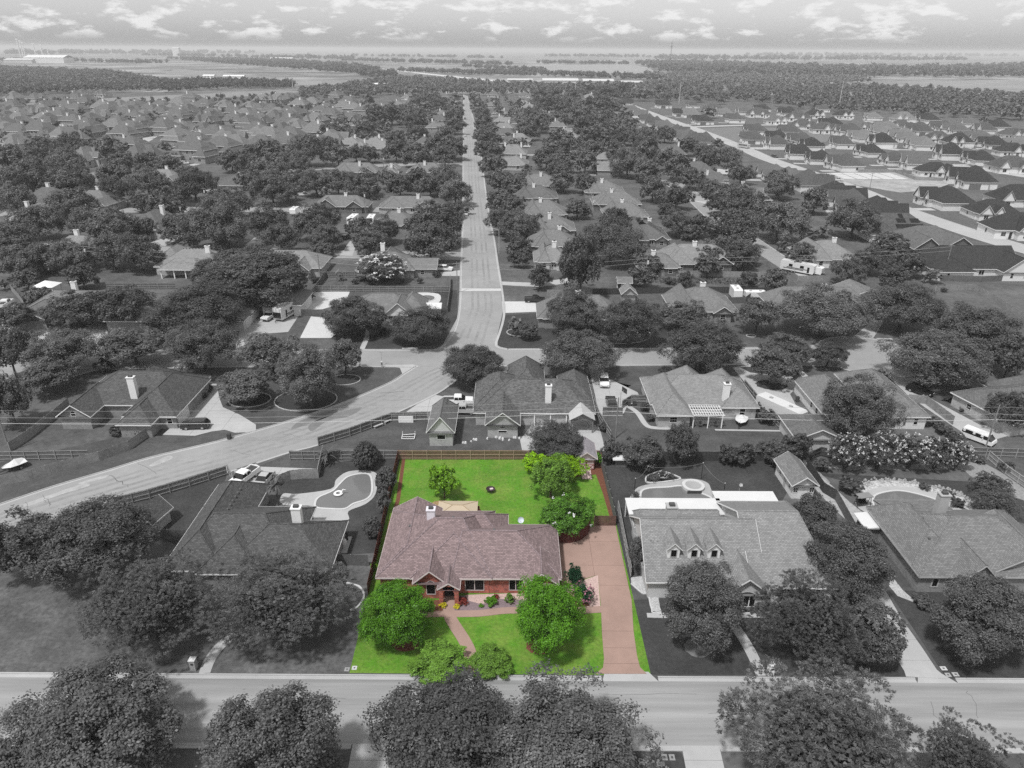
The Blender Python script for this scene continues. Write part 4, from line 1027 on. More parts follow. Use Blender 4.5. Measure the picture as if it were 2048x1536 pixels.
def genhouse(name, label, spec, seed, rz=0.0, group=None):
    x0, x1, y0, y1, rf, wl, ng = spec
    rn = random.Random(seed)
    dx, dy = x1 - x0, y1 - y0
    pit = rn.uniform(0.6, 0.75)
    ws = []
    hy = dy * 0.5; zr = 2.7 + pit * hy
    zr = min(zr, 7.0)
    ws.append((x0, x1, y0 + dy * 0.08, y1, 'x', 2.7, zr, dy * 0.46, dy * 0.46))
    a = x0 + dx * rn.uniform(0.05, 0.15); b = a + dx * 0.36
    ws.append((a, b, y0 + (0 if ng else dy * 0.04), y1 + dy * 0.08, 'y', 2.7, zr - 0.5, 0 if ng > 1 else (b - a) * .5, (b - a) * .5))
    b = x1 - dx * rn.uniform(0.02, 0.12); a = b - dx * 0.3
    ws.append((a, b, y0, y1 - dy * 0.15, 'y', 2.7, 2.7 + 0.68 * (b - a) * .5, 0 if ng else (b - a) * .5, (b - a) * .5))
    wins = []
    for k in (1, 2):
        c = (ws[k][0] + ws[k][1]) / 2
        wins.append((k, 'S', c, 1.3, 1.3, 0.9, 'sash'))
    wins.append((0, 'S', x0 + dx * 0.55, 1.5, 1.3, 0.9, 'pair'))
    return house(name, label, 'house', ((x0 + x1) / 2, (y0 + y1) / 2), ws, rf, wl, wins=wins,
                 chims=[(x0 + dx * rn.uniform(0.4, 0.65), y0 + dy * rn.uniform(0.35, 0.6), 1.2, 1.0, zr + 0.9, STUCCO)], caps=True,
                 vents=[(x0 + dx * 0.5 + rn.uniform(-2, 2), y0 + dy * 0.62)], group=group)
for i, (nm, lb, sp_) in enumerate(MIDDEFS):
    genhouse(nm, lb, sp_, 100 + i)
house('gable_garage', 'detached garage with a bright white gable above the cul de sac', 'garage', (92.5, 184), [
    (86.3, 99.3, 178.5, 189.5, 'y', 2.8, 5.4, 0, 0)], 'grey', 'white')
house('white_gable_house', 'white walled house with a huge white gable and dark roof at the right edge', 'house', (139, 216), [
    (126, 154, 209, 225, 'x', 2.8, 8.0, 6, 0), (146, 156.5, 205.5, 219, 'y', 2.8, 7.0, 0, 4), (127, 138, 205.5, 216, 'y', 2.8, 6.0, 4, 4)],
    'black', 'white', wins=[(1, 'S', 149, 0.9, 1.5, 0.9, 'sash'), (1, 'S', 153, 0.9, 1.5, 0.9, 'sash'), (2, 'S', 130, 0.9, 1.4, 0.9, 'sash'), (0, 'S', 142, 1.6, 1.5, 0.9, 'pair')])
house('dark_gable_house', 'dark brick house with a black roof next to the solar panelled roof', 'house', (143, 244), [
    (132, 154, 236, 255, 'x', 2.8, 7.8, 8, 8), (133, 143, 232.5, 246, 'y', 2.8, 6.5, 0, 4), (144, 155, 234, 246, 'y', 2.8, 6.4, 0, 4)],
    'mid', 'dark', wins=[(1, 'S', 136, 1.1, 1.4, 0.9, 'sash'), (1, 'S', 140, 1.1, 1.4, 0.9, 'sash'), (2, 'S', 148, 1.6, 1.3, 0.9, 'pair')])
hs_ = house('solar_house', 'black roofed house with solar panels facing the old neighbourhood', 'house', (140, 264), [
    (128, 153, 255, 274, 'x', 2.8, 8.2, 8, 7), (128, 138, 252, 266, 'y', 2.8, 6.6, 4, 4)], 'dark', 'white', wins=[(0, 'S', 144, 1.6, 1.4, 0.9, 'pair'), (0, 'S', 149, 1.2, 1.4, 0.9, 'sash')])
sm = M('solar_panel', 0.012, rough=0.2, amp=0)
for (x, y) in [(140 + i * 1.7, 258.2) for i in range(6)] + [(141 + i * 1.7, 260.8) for i in range(2)] + [(146 + i * 1.7, 260.8) for i in range(2)] + [(142.5, 263.0)]:
    z = roofz([(128, 153, 255, 274, 'x', 2.8, 8.2, 8, 7)], x, y)
    kk = 'solar'
    if kk not in MESHC:
        t = math.atan(5.4 / 9.5)
        c, s_ = math.cos(t), math.sin(t)
        MESHC[kk] = MB().face([(-0.8, -1.1 * c, -1.1 * s_), (0.8, -1.1 * c, -1.1 * s_), (0.8, 1.1 * c, 1.1 * s_), (-0.8, 1.1 * c, 1.1 * s_)]).box((0, 0, -0.08), (1.2, 0.1, 0.1)).mesh('solar_panel', sm)
    link('solar_panel', MESHC[kk], hs_, (x - 140, y - 264, z + 0.14))
# ---- sheds and small buildings
def shed(name, label, c, sx, sy, h, rh, roof, wall, rz=0.0, axis='y', wins=(), doors=(), cat='shed', trim=None, o=None):
    return house(name, label, cat, c, [(-sx / 2, sx / 2, -sy / 2, sy / 2, axis, h, h + rh, 0, 0)], roof, wall, rz=rz or 1e-4, wins=wins, doors=doors, caps=False, trim=trim)
SW = M('shed_pinkwhite', (0.62, 0.5, 0.5), amp=0.06, sc=1.5); WALLS['shedpink'] = SW
ROOFS['shedgrey'] = roofmat('shingle_shed', (0.3, 0.28, 0.3), 0.15)
sh = shed('garden_shed', 'white wooden shed with red crossed doors in the corner of the green lawn', (12.15, 101.2), 3.5, 5.2, 2.3, 1.25, 'shedgrey', 'shedpink', trim=PTRIM)
RED = M('shed_red', (0.22, 0.03, 0.03), amp=0.1)
for x in (-0.65, 0.65):
    d = MB().box((0, 0, 1.0), (1.2, 0.05, 2.0)).build('door', SW, sh, (x, -2.2, 0.08))
    e = MB()
    for q in ((-0.57, 1.0, 0.07, 2.0), (0.57, 1.0, 0.07, 2.0)): e.box((q[0], -0.04, q[1]), (q[2], 0.03, q[3]))
    for z in (0.05, 0.95, 1.5, 1.96): e.box((0, -0.04, z), (1.2, 0.03, 0.07))
    e.tube((-0.55, -0.045, 0.05), (0.55, -0.045, 0.95), 0.035, n=4); e.tube((0.55, -0.045, 0.05), (-0.55, -0.045, 0.95), 0.035, n=4)
    e.build('brace', RED, d)
rp = thing('shed_ramp', 'pale timber ramp leading up to the red shed doors', 'ramp', (12.05, 97.4, 0))
for i in range(4): MB().box((-0.6 + i * 0.4, 0, 0.16), (0.37, 2.6, 0.05)).build('plank', M('ramp_timber', (0.55, 0.42, 0.4), amp=0.15, sc=3), rp, (0, 0, 0)).rotation_euler = (0.05, 0, 0)
shed('pool_cottage', 'long white garden cottage with paned windows and double doors beside the right pool', (44.4, 94.6), 4.2, 7.8, 2.55, 1.5, 'grey', 'white', rz=R(1.5),
     wins=[(0, 'S', -1.25, 0.75, 0.9, 1.1, 'grid'), (0, 'S', 1.25, 0.75, 0.9, 1.1, 'grid'), (0, 'W', 1.6, 0.6, 0.9, 1.1, 'sash'), (0, 'W', -2.2, 0.6, 0.9, 1.1, 'sash')], doors=[(0, 'S', -0.42, 0.8, 2.0, DOORW), (0, 'S', 0.42, 0.8, 2.0, DOORW), (0, 'W', -0.4, 0.8, 2.0, TRIMG)])
shed('barn_shed', 'small grey barn shed behind the left fence, half hidden by the big dark tree', (-51.25, 83.32), 4.2, 4.4, 2.1, 1.9, 'dark', 'cream', rz=R(-14))
shed('garden_hut', 'small white hut with a pitched roof under the paired dark trees', (31.85, 196.20), 4.4, 4.2, 2.4, 1.3, 'grey', 'white', axis='x', wins=[(0, 'S', 0.2, 0.7, 0.8, 1.1, 'grid')], doors=[(0, 'S', -1.5, 0.8, 2.0, DOORD)])
shed('roof_shed', 'grey shed with a steep roof in front of the small white hut', (31.57, 186.29), 4.4, 5.0, 2.4, 2.0, 'light', 'siding')
shed('garden_hut', 'white hut between the porch houses across the far block', (-65.56, 406.59), 6, 7, 2.6, 2.2, 'light', 'white')
shed('lean_shed', 'rounded white metal shed beside the corner house', (-20.67, 174.04), 5.0, 4.0, 2.2, 0.9, 'metal', 'white', axis='x')
shed('log_store', 'open log store with a slanting tin roof in the dark back garden', (18.04, 100.24), 3.0, 1.6, 1.7, 0.15, 'metal', 'dark', axis='x')
shed('patio_hut', 'white roofed side hut between the big dark tree and the hipped house', (50.61, 82.36), 3.2, 3.6, 2.3, 0.2, 'metal', 'dark')
shed('play_house', 'white toy playhouse with a porch beyond the round garden tree', (36.90, 309.50), 6, 4, 2.2, 1.3, 'light', 'white', axis='x')

# ---------------------------------------------------------------- fences
WOODS = dict(grey=M('fence_grey', 0.12, amp=0.3, sc=2.0, amp2=0.2, sc2=0.3), pale=M('fence_pale', 0.25, amp=0.3, sc=2.0, amp2=0.2, sc2=0.3), dark=M('fence_dark', 0.05, amp=0.3, sc=2.0),
             brown=M('fence_brown', (0.13, 0.075, 0.06), amp=0.4, sc=2.0, amp2=0.25, sc2=0.4), red=M('fence_redbrown', (0.1, 0.03, 0.025), amp=0.3, sc=2.0))
RAILM = dict(grey=M('rail_grey', 0.3, amp=0.2), pale=M('rail_pale', 0.36, amp=0.2), dark=M('rail_dark', 0.07, amp=0.2), brown=M('rail_brown', (0.36, 0.27, 0.2), amp=0.2), red=M('rail_red', (0.12, 0.05, 0.04), amp=0.2))
def panel_mesh(wood, n, h, rails):
    k = ('fp', wood, n, h, rails)
    if k in MESHC: return MESHC[k]
    rn = random.Random(str(k))
    mb = MB(); w = 2.4 / n
    for i in range(n):
        hh = h + rn.uniform(-0.03, 0.03)
        mb.box((w * (i + 0.5), rn.uniform(-0.008, 0.008), hh / 2), (w * 0.93, 0.022, hh))
    if rails:
        for z in (0.3, h * 0.55, h - 0.12): mb.box((1.2, -0.045, z), (2.4, 0.05, 0.09), 0, 1)
        mb.box((0.0, -0.07, h / 2), (0.1, 0.1, h), 0, 1)
    else:
        mb.box((0.0, 0.06, h / 2), (0.1, 0.1, h), 0, 1)
    MESHC[k] = mb.mesh('panel', [WOODS[wood], RAILM[wood]])
    return MESHC[k]
def fence(label, pts, wood='grey', rails=True, h=1.8, n=15, seg=2.4, name='wooden_fence', group=None):
    o = pts[0]
    root = thing(name, label, 'fence', (o[0], o[1], 0), 0, group)
    me = panel_mesh(wood, n, h, rails)
    for i in range(len(pts) - 1):
        a, b = pts[i], pts[i + 1]
        d = math.dist(a, b); k = max(1, round(d / seg)); an = math.atan2(b[1] - a[1], b[0] - a[0])
        for j in range(k):
            t = j / k
            link('panel', me, root, (a[0] + (b[0] - a[0]) * t - o[0], a[1] + (b[1] - a[1]) * t - o[1], 0), an, (d / k / 2.4, 1, 1))
    return root
# rails show on the side to the right of the walking direction
fence('brown backed fence with pale rails along the far edge of the green lawn', [(-18.88, 101.91), (14.80, 102.26)], 'brown', True)
fence('plank fence running down the left edge of the coloured plot', [(-18.90, 102.07), (-18.53, 88.82), (-18.06, 75.08), (-17.92, 69.35)], 'red', False)
fence('fence along the right edge of the coloured plot beside the pink driveway', [(14.71, 102.26), (15.02, 83.91)], 'grey', False)
fence('fence with a pale top between the pink driveway and the dormer house', [(15.87, 87.60), (15.70, 79.58), (15.59, 72.79)], 'grey', True)
fence('short brown fence across the head of the pink driveway', [(11.92, 83.89), (15.02, 83.91)], 'brown', False)
fence('curved dark fence under the round white flowered magnolia', [(6.51, 79.83), (8.17, 79.85), (9.76, 80.53), (10.78, 81.78), (11.27, 83.17)], 'red', False)
fence('dark fence joining the left neighbour house to the coloured plot', [(-23.49, 75.04), (-18.82, 74.88)], 'grey', False)
fence('fence with rails behind the shapely garden of the kidney pool house', [(-30.70, 101.79), (-18.88, 101.91)], 'grey', True)
fence('short rail backed fence on the verge near the palm', [(-36.81, 101.57), (-30.67, 101.63)], 'grey', True)
fence('fence zigzagging past the palms between the driveway and the kidney pool', [(-31.68, 103.40), (-30.76, 95.99), (-33.15, 95.96), (-35.01, 95.51), (-36.25, 94.35), (-36.90, 92.11)], 'pale', True)
fence('long rail backed fence along the curved street beside the dark house', [(-58.89, 87.80), (-54.87, 90.05), (-50.16, 93.37), (-45.59, 96.87)], 'grey', True)
fence('short fence closing the dark house yard by the white pickup', [(-45.46, 97.17), (-43.26, 93.71)], 'grey', True)
fence('picket fence between the big dark tree and the dark roofed house', [(-50.13, 80.12), (-45.07, 80.17)], 'grey', False)
fence('long weathered fence beside the curved street on the far side', [(-79.81, 93.36), (-76.20, 95.10), (-72.37, 98.10), (-68.19, 100.93), (-64.99, 104.54), (-64.02, 109.03)], 'pale', False)
fence('rail backed fence behind the covered boat at the left edge', [(-87.11, 100.73), (-78.26, 101.14), (-70.18, 101.54)], 'grey', True)
fence('fence running up from the utility pole beside the angled house', [(-84.80, 103.83), (-84.21, 108.10), (-84.19, 115.54), (-84.40, 120.81)], 'pale', False)
fence('rail backed fence along the curved street by the goal frame', [(-33.31, 106.22), (-28.58, 109.60), (-22.07, 115.47), (-15.49, 115.93)], 'grey', True)
fence('short fence stub turning in by the garden workshop', [(-15.49, 115.93), (-14.81, 113.06)], 'grey', True)
fence('fence between the patio house and the pergola house yards', [(15.68, 124.60), (16.15, 116.30), (17.46, 108.86)], 'grey', True)
fence('curved rail fence round the bins by the parked jeep', [(20.94, 120.81), (23.14, 123.38), (26.25, 123.42)], 'grey', True)
fence('low rail fence below the parked jeep', [(17.01, 118.10), (20.76, 118.14)], 'grey', True)
fence('double railed fence beside the white box trailer', [(47.23, 130.68), (48.10, 115.69), (49.98, 105.76)], 'grey', True)
fence('dark fence behind the row of small trees right of the plot', [(15.16, 101.79), (34.81, 101.99), (44.45, 102.09)], 'dark', False)
fence('dark fence in front of the white gabled back garage', [(49.12, 101.82), (52.22, 103.79), (53.95, 102.83)], 'dark', True)
fence('dark fence beside the long garden cottage', [(48.47, 100.09), (48.32, 92.79), (49.43, 90.77)], 'dark', False)
fence('tall fence between the dormer house trees and the right pool', [(49.43, 90.77), (48.62, 82.69), (47.63, 77.70)], 'grey', False)
fence('rail backed fence at the right edge behind the rock garden', [(77.77, 104.05), (87.59, 103.50)], 'grey', True)
fence('fence running to the right edge along the grey bed', [(79.97, 102.78), (80.00, 98.12), (80.75, 93.10)], 'pale', True)
fence('fence beside the dark car on the right hand driveway', [(77.29, 124.25), (80.39, 123.64), (80.97, 115.09)], 'pale', False)
fence('long rail backed fence across the block behind the corner house', [(-55.71, 192.33), (-37.35, 192.20), (-17.61, 192.09)], 'grey', True, n=10)
fence('fence climbing between the motorhome drive and the white slab', [(-55.22, 177.39), (-55.81, 198.45), (-56.54, 207.49)], 'grey', True, n=10)
fence('short dark fence beside the white slab driveway', [(-54.02, 171.98), (-48.66, 172.07)], 'grey', False, n=10)
fence('fence down the side of the corner house yard', [(-18.44, 204.08), (-17.47, 192.09), (-16.89, 175.26)], 'grey', True, n=10)
fence('rail backed fence of the play yard by the white flowering tree', [(-57.65, 205.91), (-47.21, 206.10), (-33.69, 205.84)], 'grey', True, n=10)
fence('fence beside the dark driveway of the gabled house', [(-55.66, 206.98), (-55.58, 197.49)], 'grey', True, n=10)
fence('pale fence in the strip behind the light roofed house', [(44.18, 209.38), (59.92, 209.15), (77.72, 207.91)], 'pale', False, n=8)
fence('dark fence behind the white huts', [(22.39, 190.53), (53.13, 193.33), (73.34, 192.31)], 'dark', False, n=8)
fence('pale fence beside the black pickup drive', [(9.61, 189.41), (13.23, 189.48), (21.69, 190.51)], 'pale', False, n=8)
fence('fence round the parked cargo trailer', [(56.98, 183.33), (63.22, 184.27), (66.71, 189.07)], 'grey', False, n=8)
fence('fence with posts behind the parked trailers at right', [(84.78, 204.46), (94.73, 205.15)], 'pale', False, n=8)
fence('long fence below the white gabled house', [(127.89, 205.76), (139.38, 204.96), (147.26, 206.12)], 'grey', False, n=8)
fence('sweeping pale fence round the empty lawn at the right edge', [(120.35, 194.50), (125.45, 195.98), (132.52, 197.04), (132.14, 185.85), (130.16, 168.25)], 'pale', False, n=8)
fence('alley fence descending past the parked trailers', [(80.40, 231.35), (81.98, 213.85), (81.34, 196.14)], 'pale', False, n=8)
fence('rail backed fence behind the umbrella trees at left', [(-114.90, 193.60), (-95.62, 193.94)], 'grey', True, n=8)
fence('fence beside the small white truck at the left edge', [(-141.39, 192.20), (-133.37, 183.49), (-128.22, 177.39)], 'pale', False, n=8)
fence('dark board fence in front of the three block porch house', [(-165.09, 375.17), (-151.67, 377.15)], 'dark', False, n=6)
fence('long fence between the building site and the dark new houses', [(195.05, 415.61), (216.66, 416.36), (214.88, 390.66), (228.07, 387.89)], 'pale', False, n=6)
fence('fence at the back of the new corner houses', [(211.78, 334.72), (230.66, 335.25)], 'pale', False, n=6)
fence('dark board fence behind the patio pavilion house tree', [(-116.59, 300.24), (-141.70, 311.14)], 'dark', False, n=6)
# ---------------------------------------------------------------- vehicles
TYRE = M('tyre', 0.02, amp=0); RIM = M('rim', 0.45, rough=0.35, amp=0, metal=0.6); LAMP = M('lamp_glass', 0.6, rough=0.2, amp=0); TAIL = M('tail_lamp', 0.09, rough=0.3, amp=0); CARGLASS = M('car_glass', 0.012, rough=0.08, amp=0, spec=0.6)
def paint(v): return M('paint_%d' % int(v * 100), v, rough=0.22, amp=0, spec=0.6)
def extr(mb, prof, w0, w1, z0, z1, m=0):
    f = lambda z: (w0 + (w1 - w0) * (z - z0) / max(z1 - z0, 1e-6)) / 2
    n = len(prof)
    L_ = [(x, -f(z), z) for x, z in prof]; R_ = [(x, f(z), z) for x, z in prof]
    mb.face(L_, m); mb.face(R_[::-1], m)
    for i in range(n):
        j = (i + 1) % n
        mb.face([L_[j], L_[i], R_[i], R_[j]], m)
def wheel(root, x, y, r=0.36, w=0.24):
    k = ('wh', r)
    if k not in MESHC:
        t = MB(); n = 14
        t.tube((0, -w / 2, 0), (0, w / 2, 0), r, r, n)
        q = MB(); q.tube((0, -w / 2 - 0.012, 0), (0, w / 2 + 0.012, 0), r * 0.62, r * 0.62, 10)
        MESHC[k] = (t.mesh('wheel', TYRE), q.mesh('rim', RIM))
    a = link('wheel', MESHC[k][0], root, (x, y, r))
    link('rim', MESHC[k][1], a)
def car(kind, label, c, heading, v, name=None, cat=None, cover=None):
    name = name or {'suv': 'parked_suv', 'pickup': 'pickup_truck', 'sedan': 'parked_car', 'van': 'parked_van'}[kind]
    root = thing(name, label, cat or {'suv': 'car', 'pickup': 'pickup truck', 'sedan': 'car', 'van': 'van'}[kind], (c[0], c[1], 0.03), R(heading))
    pm = paint(v)
    b, g, t = MB(), MB(), MB()
    if kind == 'suv':
        ln, wd, wb = 4.9, 1.95, 1.42
        extr(b, [(-2.4, .35), (2.35, .35), (2.45, .6), (2.4, .95), (1.25, 1.1), (-2.3, 1.12), (-2.45, .8)], 1.9, 1.86, .35, 1.12)
        extr(g, [(-2.3, 1.1), (1.2, 1.08), (0.45, 1.62), (-1.95, 1.66)], 1.82, 1.5, 1.1, 1.66)
        extr(t, [(-2.0, 1.62), (0.5, 1.6), (0.25, 1.72), (-1.85, 1.74)], 1.54, 1.42, 1.6, 1.74)
        for x in (-1.35, -0.2): t.box((x, 0, 1.38), (0.1, 1.68, 0.54))
        hz = .82
    elif kind == 'sedan':
        extr(b, [(-2.25, .32), (2.2, .32), (2.3, .55), (2.2, .82), (1.1, .95), (-1.6, 1.0), (-2.25, .95), (-2.3, .6)], 1.8, 1.74, .32, 1.0)
        extr(g, [(-1.75, .97), (1.05, .93), (0.25, 1.4), (-0.95, 1.42)], 1.7, 1.35, .95, 1.42)
        extr(t, [(-1.0, 1.38), (0.3, 1.36), (0.15, 1.45), (-0.85, 1.47)], 1.38, 1.28, 1.36, 1.47)
        hz = .7; wb = 1.35
    elif kind == 'van':
        extr(b, [(-2.6, .35), (2.5, .35), (2.65, .6), (2.5, 1.05), (-2.6, 1.15)], 1.98, 1.94, .35, 1.15)
        extr(g, [(-2.55, 1.12), (2.3, 1.05), (1.6, 1.75), (-2.5, 1.85)], 1.92, 1.7, 1.1, 1.85)
        extr(t, [(-2.52, 1.82), (1.62, 1.72), (1.4, 1.9), (-2.45, 2.0)], 1.74, 1.64, 1.75, 2.0)
        for x in (-2.2, -0.6, 0.7): t.box((x, 0, 1.45), (0.4, 1.84, 0.72))
        hz = .8; wb = 1.6
    else:
        extr(b, [(-2.85, .5), (2.8, .5), (2.9, .75), (2.8, 1.1), (1.35, 1.2), (-0.75, 1.2), (-0.75, 1.15), (-2.85, 1.15)], 1.96, 1.9, .5, 1.2)
        b.box((-1.8, 0, 1.15), (2.0, 1.5, 0.02), 0, 1)
        for s in (-1, 1): b.box((-1.8, s * 0.86, 1.23), (2.1, 0.14, 0.16))
        b.box((-2.8, 0, 1.23), (0.1, 1.8, 0.16))
        extr(g, [(-0.8, 1.18), (1.4, 1.16), (0.7, 1.75), (-0.7, 1.78)], 1.82, 1.52, 1.16, 1.78)
        extr(t, [(-0.75, 1.73), (0.75, 1.7), (0.5, 1.86), (-0.65, 1.88)], 1.58, 1.46, 1.7, 1.88)
        t.box((-0.72, 0, 1.47), (0.12, 1.72, 0.55)); t.box((0.05, 0, 1.47), (0.1, 1.72, 0.52))
        hz = .9; wb = 1.75
    b.build('body', [pm, M('bed_dark', 0.05, amp=0)], root); g.build('window', CARGLASS, root); t.build('roof', pm, root)
    fx = {'suv': 2.42, 'sedan': 2.24, 'van': 2.55, 'pickup': 2.84}[kind]
    for s in (-1, 1):
        MB().box((fx, s * 0.68, hz), (0.1, 0.38, 0.18)).build('headlight', LAMP, root)
        MB().box((-fx, s * 0.74, hz + 0.1), (0.1, 0.26, 0.22)).build('tail_light', TAIL, root)
        MB().box((fx * 0.36, s * 1.02, 1.15), (0.14, 0.2, 0.16)).build('mirror', pm, root)
        for x in (-wb, wb * 0.98): wheel(root, x, s * 0.82, 0.36 if kind != 'pickup' else 0.4)
    MB().box((fx + 0.03, 0, hz - 0.3), (0.08, 1.2, 0.14)).build('grille', M('grille', 0.03, amp=0), root)
    return root
car('suv', 'black glossy SUV parked on the curving concrete drive of the angled house', (-56.93, 112.40), 184, 0.03)
car('pickup', 'white pickup parked beside the patio house next to the steep workshop', (-10.32, 122.55), 2, 0.75)
car('pickup', 'second pickup partly hidden behind the workshop, white with dark tailgate', (-9.30, 118.80), 178, 0.4)
car('suv', 'white minivan facing the camera on the drive between patio and pergola houses', (18.88, 132.00), -94, 0.78)
car('suv', 'dark boxy jeep parked facing the low rail fence', (19.09, 122.05), 88, 0.025, 'parked_jeep')
car('suv', 'black SUV parked at an angle on the drive right of the cul de sac house', (81.64, 128.32), -58, 0.012)
car('pickup', 'white pickup parked nose out behind the dark roofed house', (-42.27, 95.15), -112, 0.78)
car('sedan', 'silver hatchback showing behind the dark roof beside the palm', (-39.01, 94.61), -100, 0.4)
car('pickup', 'white pickup parked beside the motorhome facing the street', (-61.35, 170.00), -105, 0.7)
car('suv', 'white SUV on the short drive near the long street corner', (-20.94, 214.07), -8, 0.75)
car('pickup', 'black pickup on the white drive right of the long street', (6.13, 184.16), -1, 0.012)
car('suv', 'black SUV parked under trees below the paired white trailers', (-60.07, 253.66), 80, 0.015)
car('sedan', 'silver car half hidden by oaks near the cross street', (-49.84, 233.11), 5, 0.35)
car('sedan', 'white car parked at the kerb of the long street, nearest one', (-19.41, 295.76), 92, 0.7)
car('sedan', 'white car on the long street, second parked from the near end', (-38.03, 588.61), 92, 0.7)
car('sedan', 'pale car far up the long street beside the trees', (-47.69, 743.95), 92, 0.6)
car('sedan', 'white car parked behind the big oak at the patio house', (-3.37, 135.66), -20, 0.75)
car('sedan', 'dark car under the big oak at the patio house', (-6.15, 134.37), -10, 0.05)
car('pickup', 'small white pickup beside the fence at the far left edge', (-133.81, 178.51), 100, 0.7)
car('van', 'white utility van with roof panels parked by the fence at right', (82.09, 109.21), -52, 0.7)
car('sedan', 'dark car seen under trees by the recessed porch house', (-62.59, 326.96), 10, 0.03)
car('pickup', 'white pickup parked across the block left of the carport', (-96.66, 335.71), 5, 0.7)
car('pickup', 'white pickup with camper beside the far suburb houses', (-319.62, 585.45), 0, 0.7)
car('suv', 'white SUV on the drive behind the left fence of the far block', (-193.68, 434.23), 10, 0.7)
car('pickup', 'pale work truck at the edge of the building site', (171.46, 399.10), 160, 0.5)
car('pickup', 'second work truck on the building site, nearer the road', (171.54, 386.06), -15, 0.5)
car('suv', 'dark SUV driving on the pale new road', (168.23, 476.42), -60, 0.05)
def box_trailer(label, c, heading, ln, wd, ht, v, name, cat, wins=(), hitch=True, stripes=0):
    root = thing(name, label, cat, (c[0], c[1], 0.03), R(heading))
    b = MB()
    extr(b, [(-ln / 2, .55), (ln / 2 - 0.25, .55), (ln / 2, 1.1), (ln / 2 - 0.1, ht - 0.25), (ln / 2 - 0.5, ht), (-ln / 2 + 0.1, ht), (-ln / 2, ht - 0.15)], wd, wd, .5, ht)
    b.build('body', paint(v), root)
    for (x, s, w, h, z) in wins:
        MB().box((0, 0, 0), (w, 0.04, h)).build('window', CARGLASS, root, (x, s * (wd / 2 + 0.012), z))
    for s in (-1, 1):
        for x in (-0.6, 0.35): wheel(root, x - ln * 0.08, s * (wd / 2 - 0.12), 0.36)
    for x in (-ln * .25, ln * .2): MB().box((x, 0, ht + 0.08), (0.6, 0.5, 0.2)).build('roof_vent', M('vent_grey', 0.3, amp=0), root)
    if hitch:
        h = MB(); h.tube((ln / 2 - 0.2, 0.5, .5), (ln / 2 + 1.1, 0, .5), 0.05, n=5); h.tube((ln / 2 - 0.2, -0.5, .5), (ln / 2 + 1.1, 0, .5), 0.05, n=5); h.tube((ln / 2 + 0.9, 0, 0), (ln / 2 + 0.9, 0, .6), 0.05, n=5)
        h.build('hitch', TYRE, root)
    for s in range(stripes):
        for sd in (-1, 1):
            MB().box((0, 0, 0), (ln * 0.6, 0.03, 0.22)).build('stripe', M('stripe_dark', 0.06, amp=0), root, (-ln * 0.1 + s, sd * (wd / 2 + 0.012), 1.2 + s * 0.35))
    return root
mh = box_trailer('big white motorhome with a dark sloping nose parked on the concrete drive', (-57.21, 171.93), -108, 9.6, 2.55, 3.6, 0.64, 'motorhome', 'motorhome', wins=[(-2.5, 1, 1.2, .7, 2.4), (0.5, 1, 1.0, .7, 2.4), (2.6, 1, .6, 1.8, 1.7), (-1.5, -1, 1.4, .7, 2.4)], stripes=2)
MB().box((4.72, 0, 1.75), (0.25, 2.3, 1.5)).build('nose_panel', CARGLASS, mh)
box_trailer('white box trailer parked between the pergola house and the cul de sac house', (49.76, 117.08), -56, 9.5, 2.5, 3.4, 0.56, 'box_trailer', 'trailer', hitch=False)
box_trailer('long white travel trailer with slide-outs parked by the alley fence', (88.21, 213.97), -42, 10.5, 2.5, 3.3, 0.62, 'travel_trailer', 'trailer', wins=[(-2, -1, 1.2, .8, 2.2), (1.5, -1, 1.2, .8, 2.2), (3.5, -1, .7, 1.7, 1.6)], stripes=2)
box_trailer('short white trailer behind the long travel trailer', (92.53, 211.88), -42, 5.0, 2.3, 2.6, 0.75, 'travel_trailer', 'trailer', wins=[(0, -1, 1, .7, 1.8)])
box_trailer('left one of two white fifth wheel trailers behind the oaks', (-61.97, 276.20), -95, 8, 2.6, 3.6, 0.75, 'fifth_wheel', 'trailer', wins=[(0, 1, 1.2, .8, 2.4)])
box_trailer('right one of two white fifth wheel trailers behind the oaks', (-54.81, 276.37), -88, 7, 2.6, 3.6, 0.7, 'fifth_wheel', 'trailer')
box_trailer('white rounded camper left of the carport behind oaks', (-89.67, 293.96), -90, 6, 2.4, 3.0, 0.75, 'camper_trailer', 'trailer')
box_trailer('tall white cargo trailer inside the fenced side yard', (61.58, 188.11), -92, 5, 2.4, 3.2, 0.7, 'cargo_trailer', 'trailer')
box_trailer('low white covered trailer right of the cargo trailer', (67.28, 188.64), 0, 6, 2.3, 2.0, 0.75, 'cargo_trailer', 'trailer')
box_trailer('white travel trailer behind the new roofs near the pale road', (116.34, 404.07), -10, 8, 2.4, 3.0, 0.75, 'travel_trailer', 'trailer', wins=[(1, -1, 1.4, .8, 2.0)])
bus = box_trailer('school bus sized pale vehicle driving on the new road', (162.48, 525.02), -62, 10, 2.5, 3.0, 0.4, 'minibus', 'bus', wins=[(-3 + i * 1.3, -1, 1.0, .8, 2.1) for i in range(6)], hitch=False)
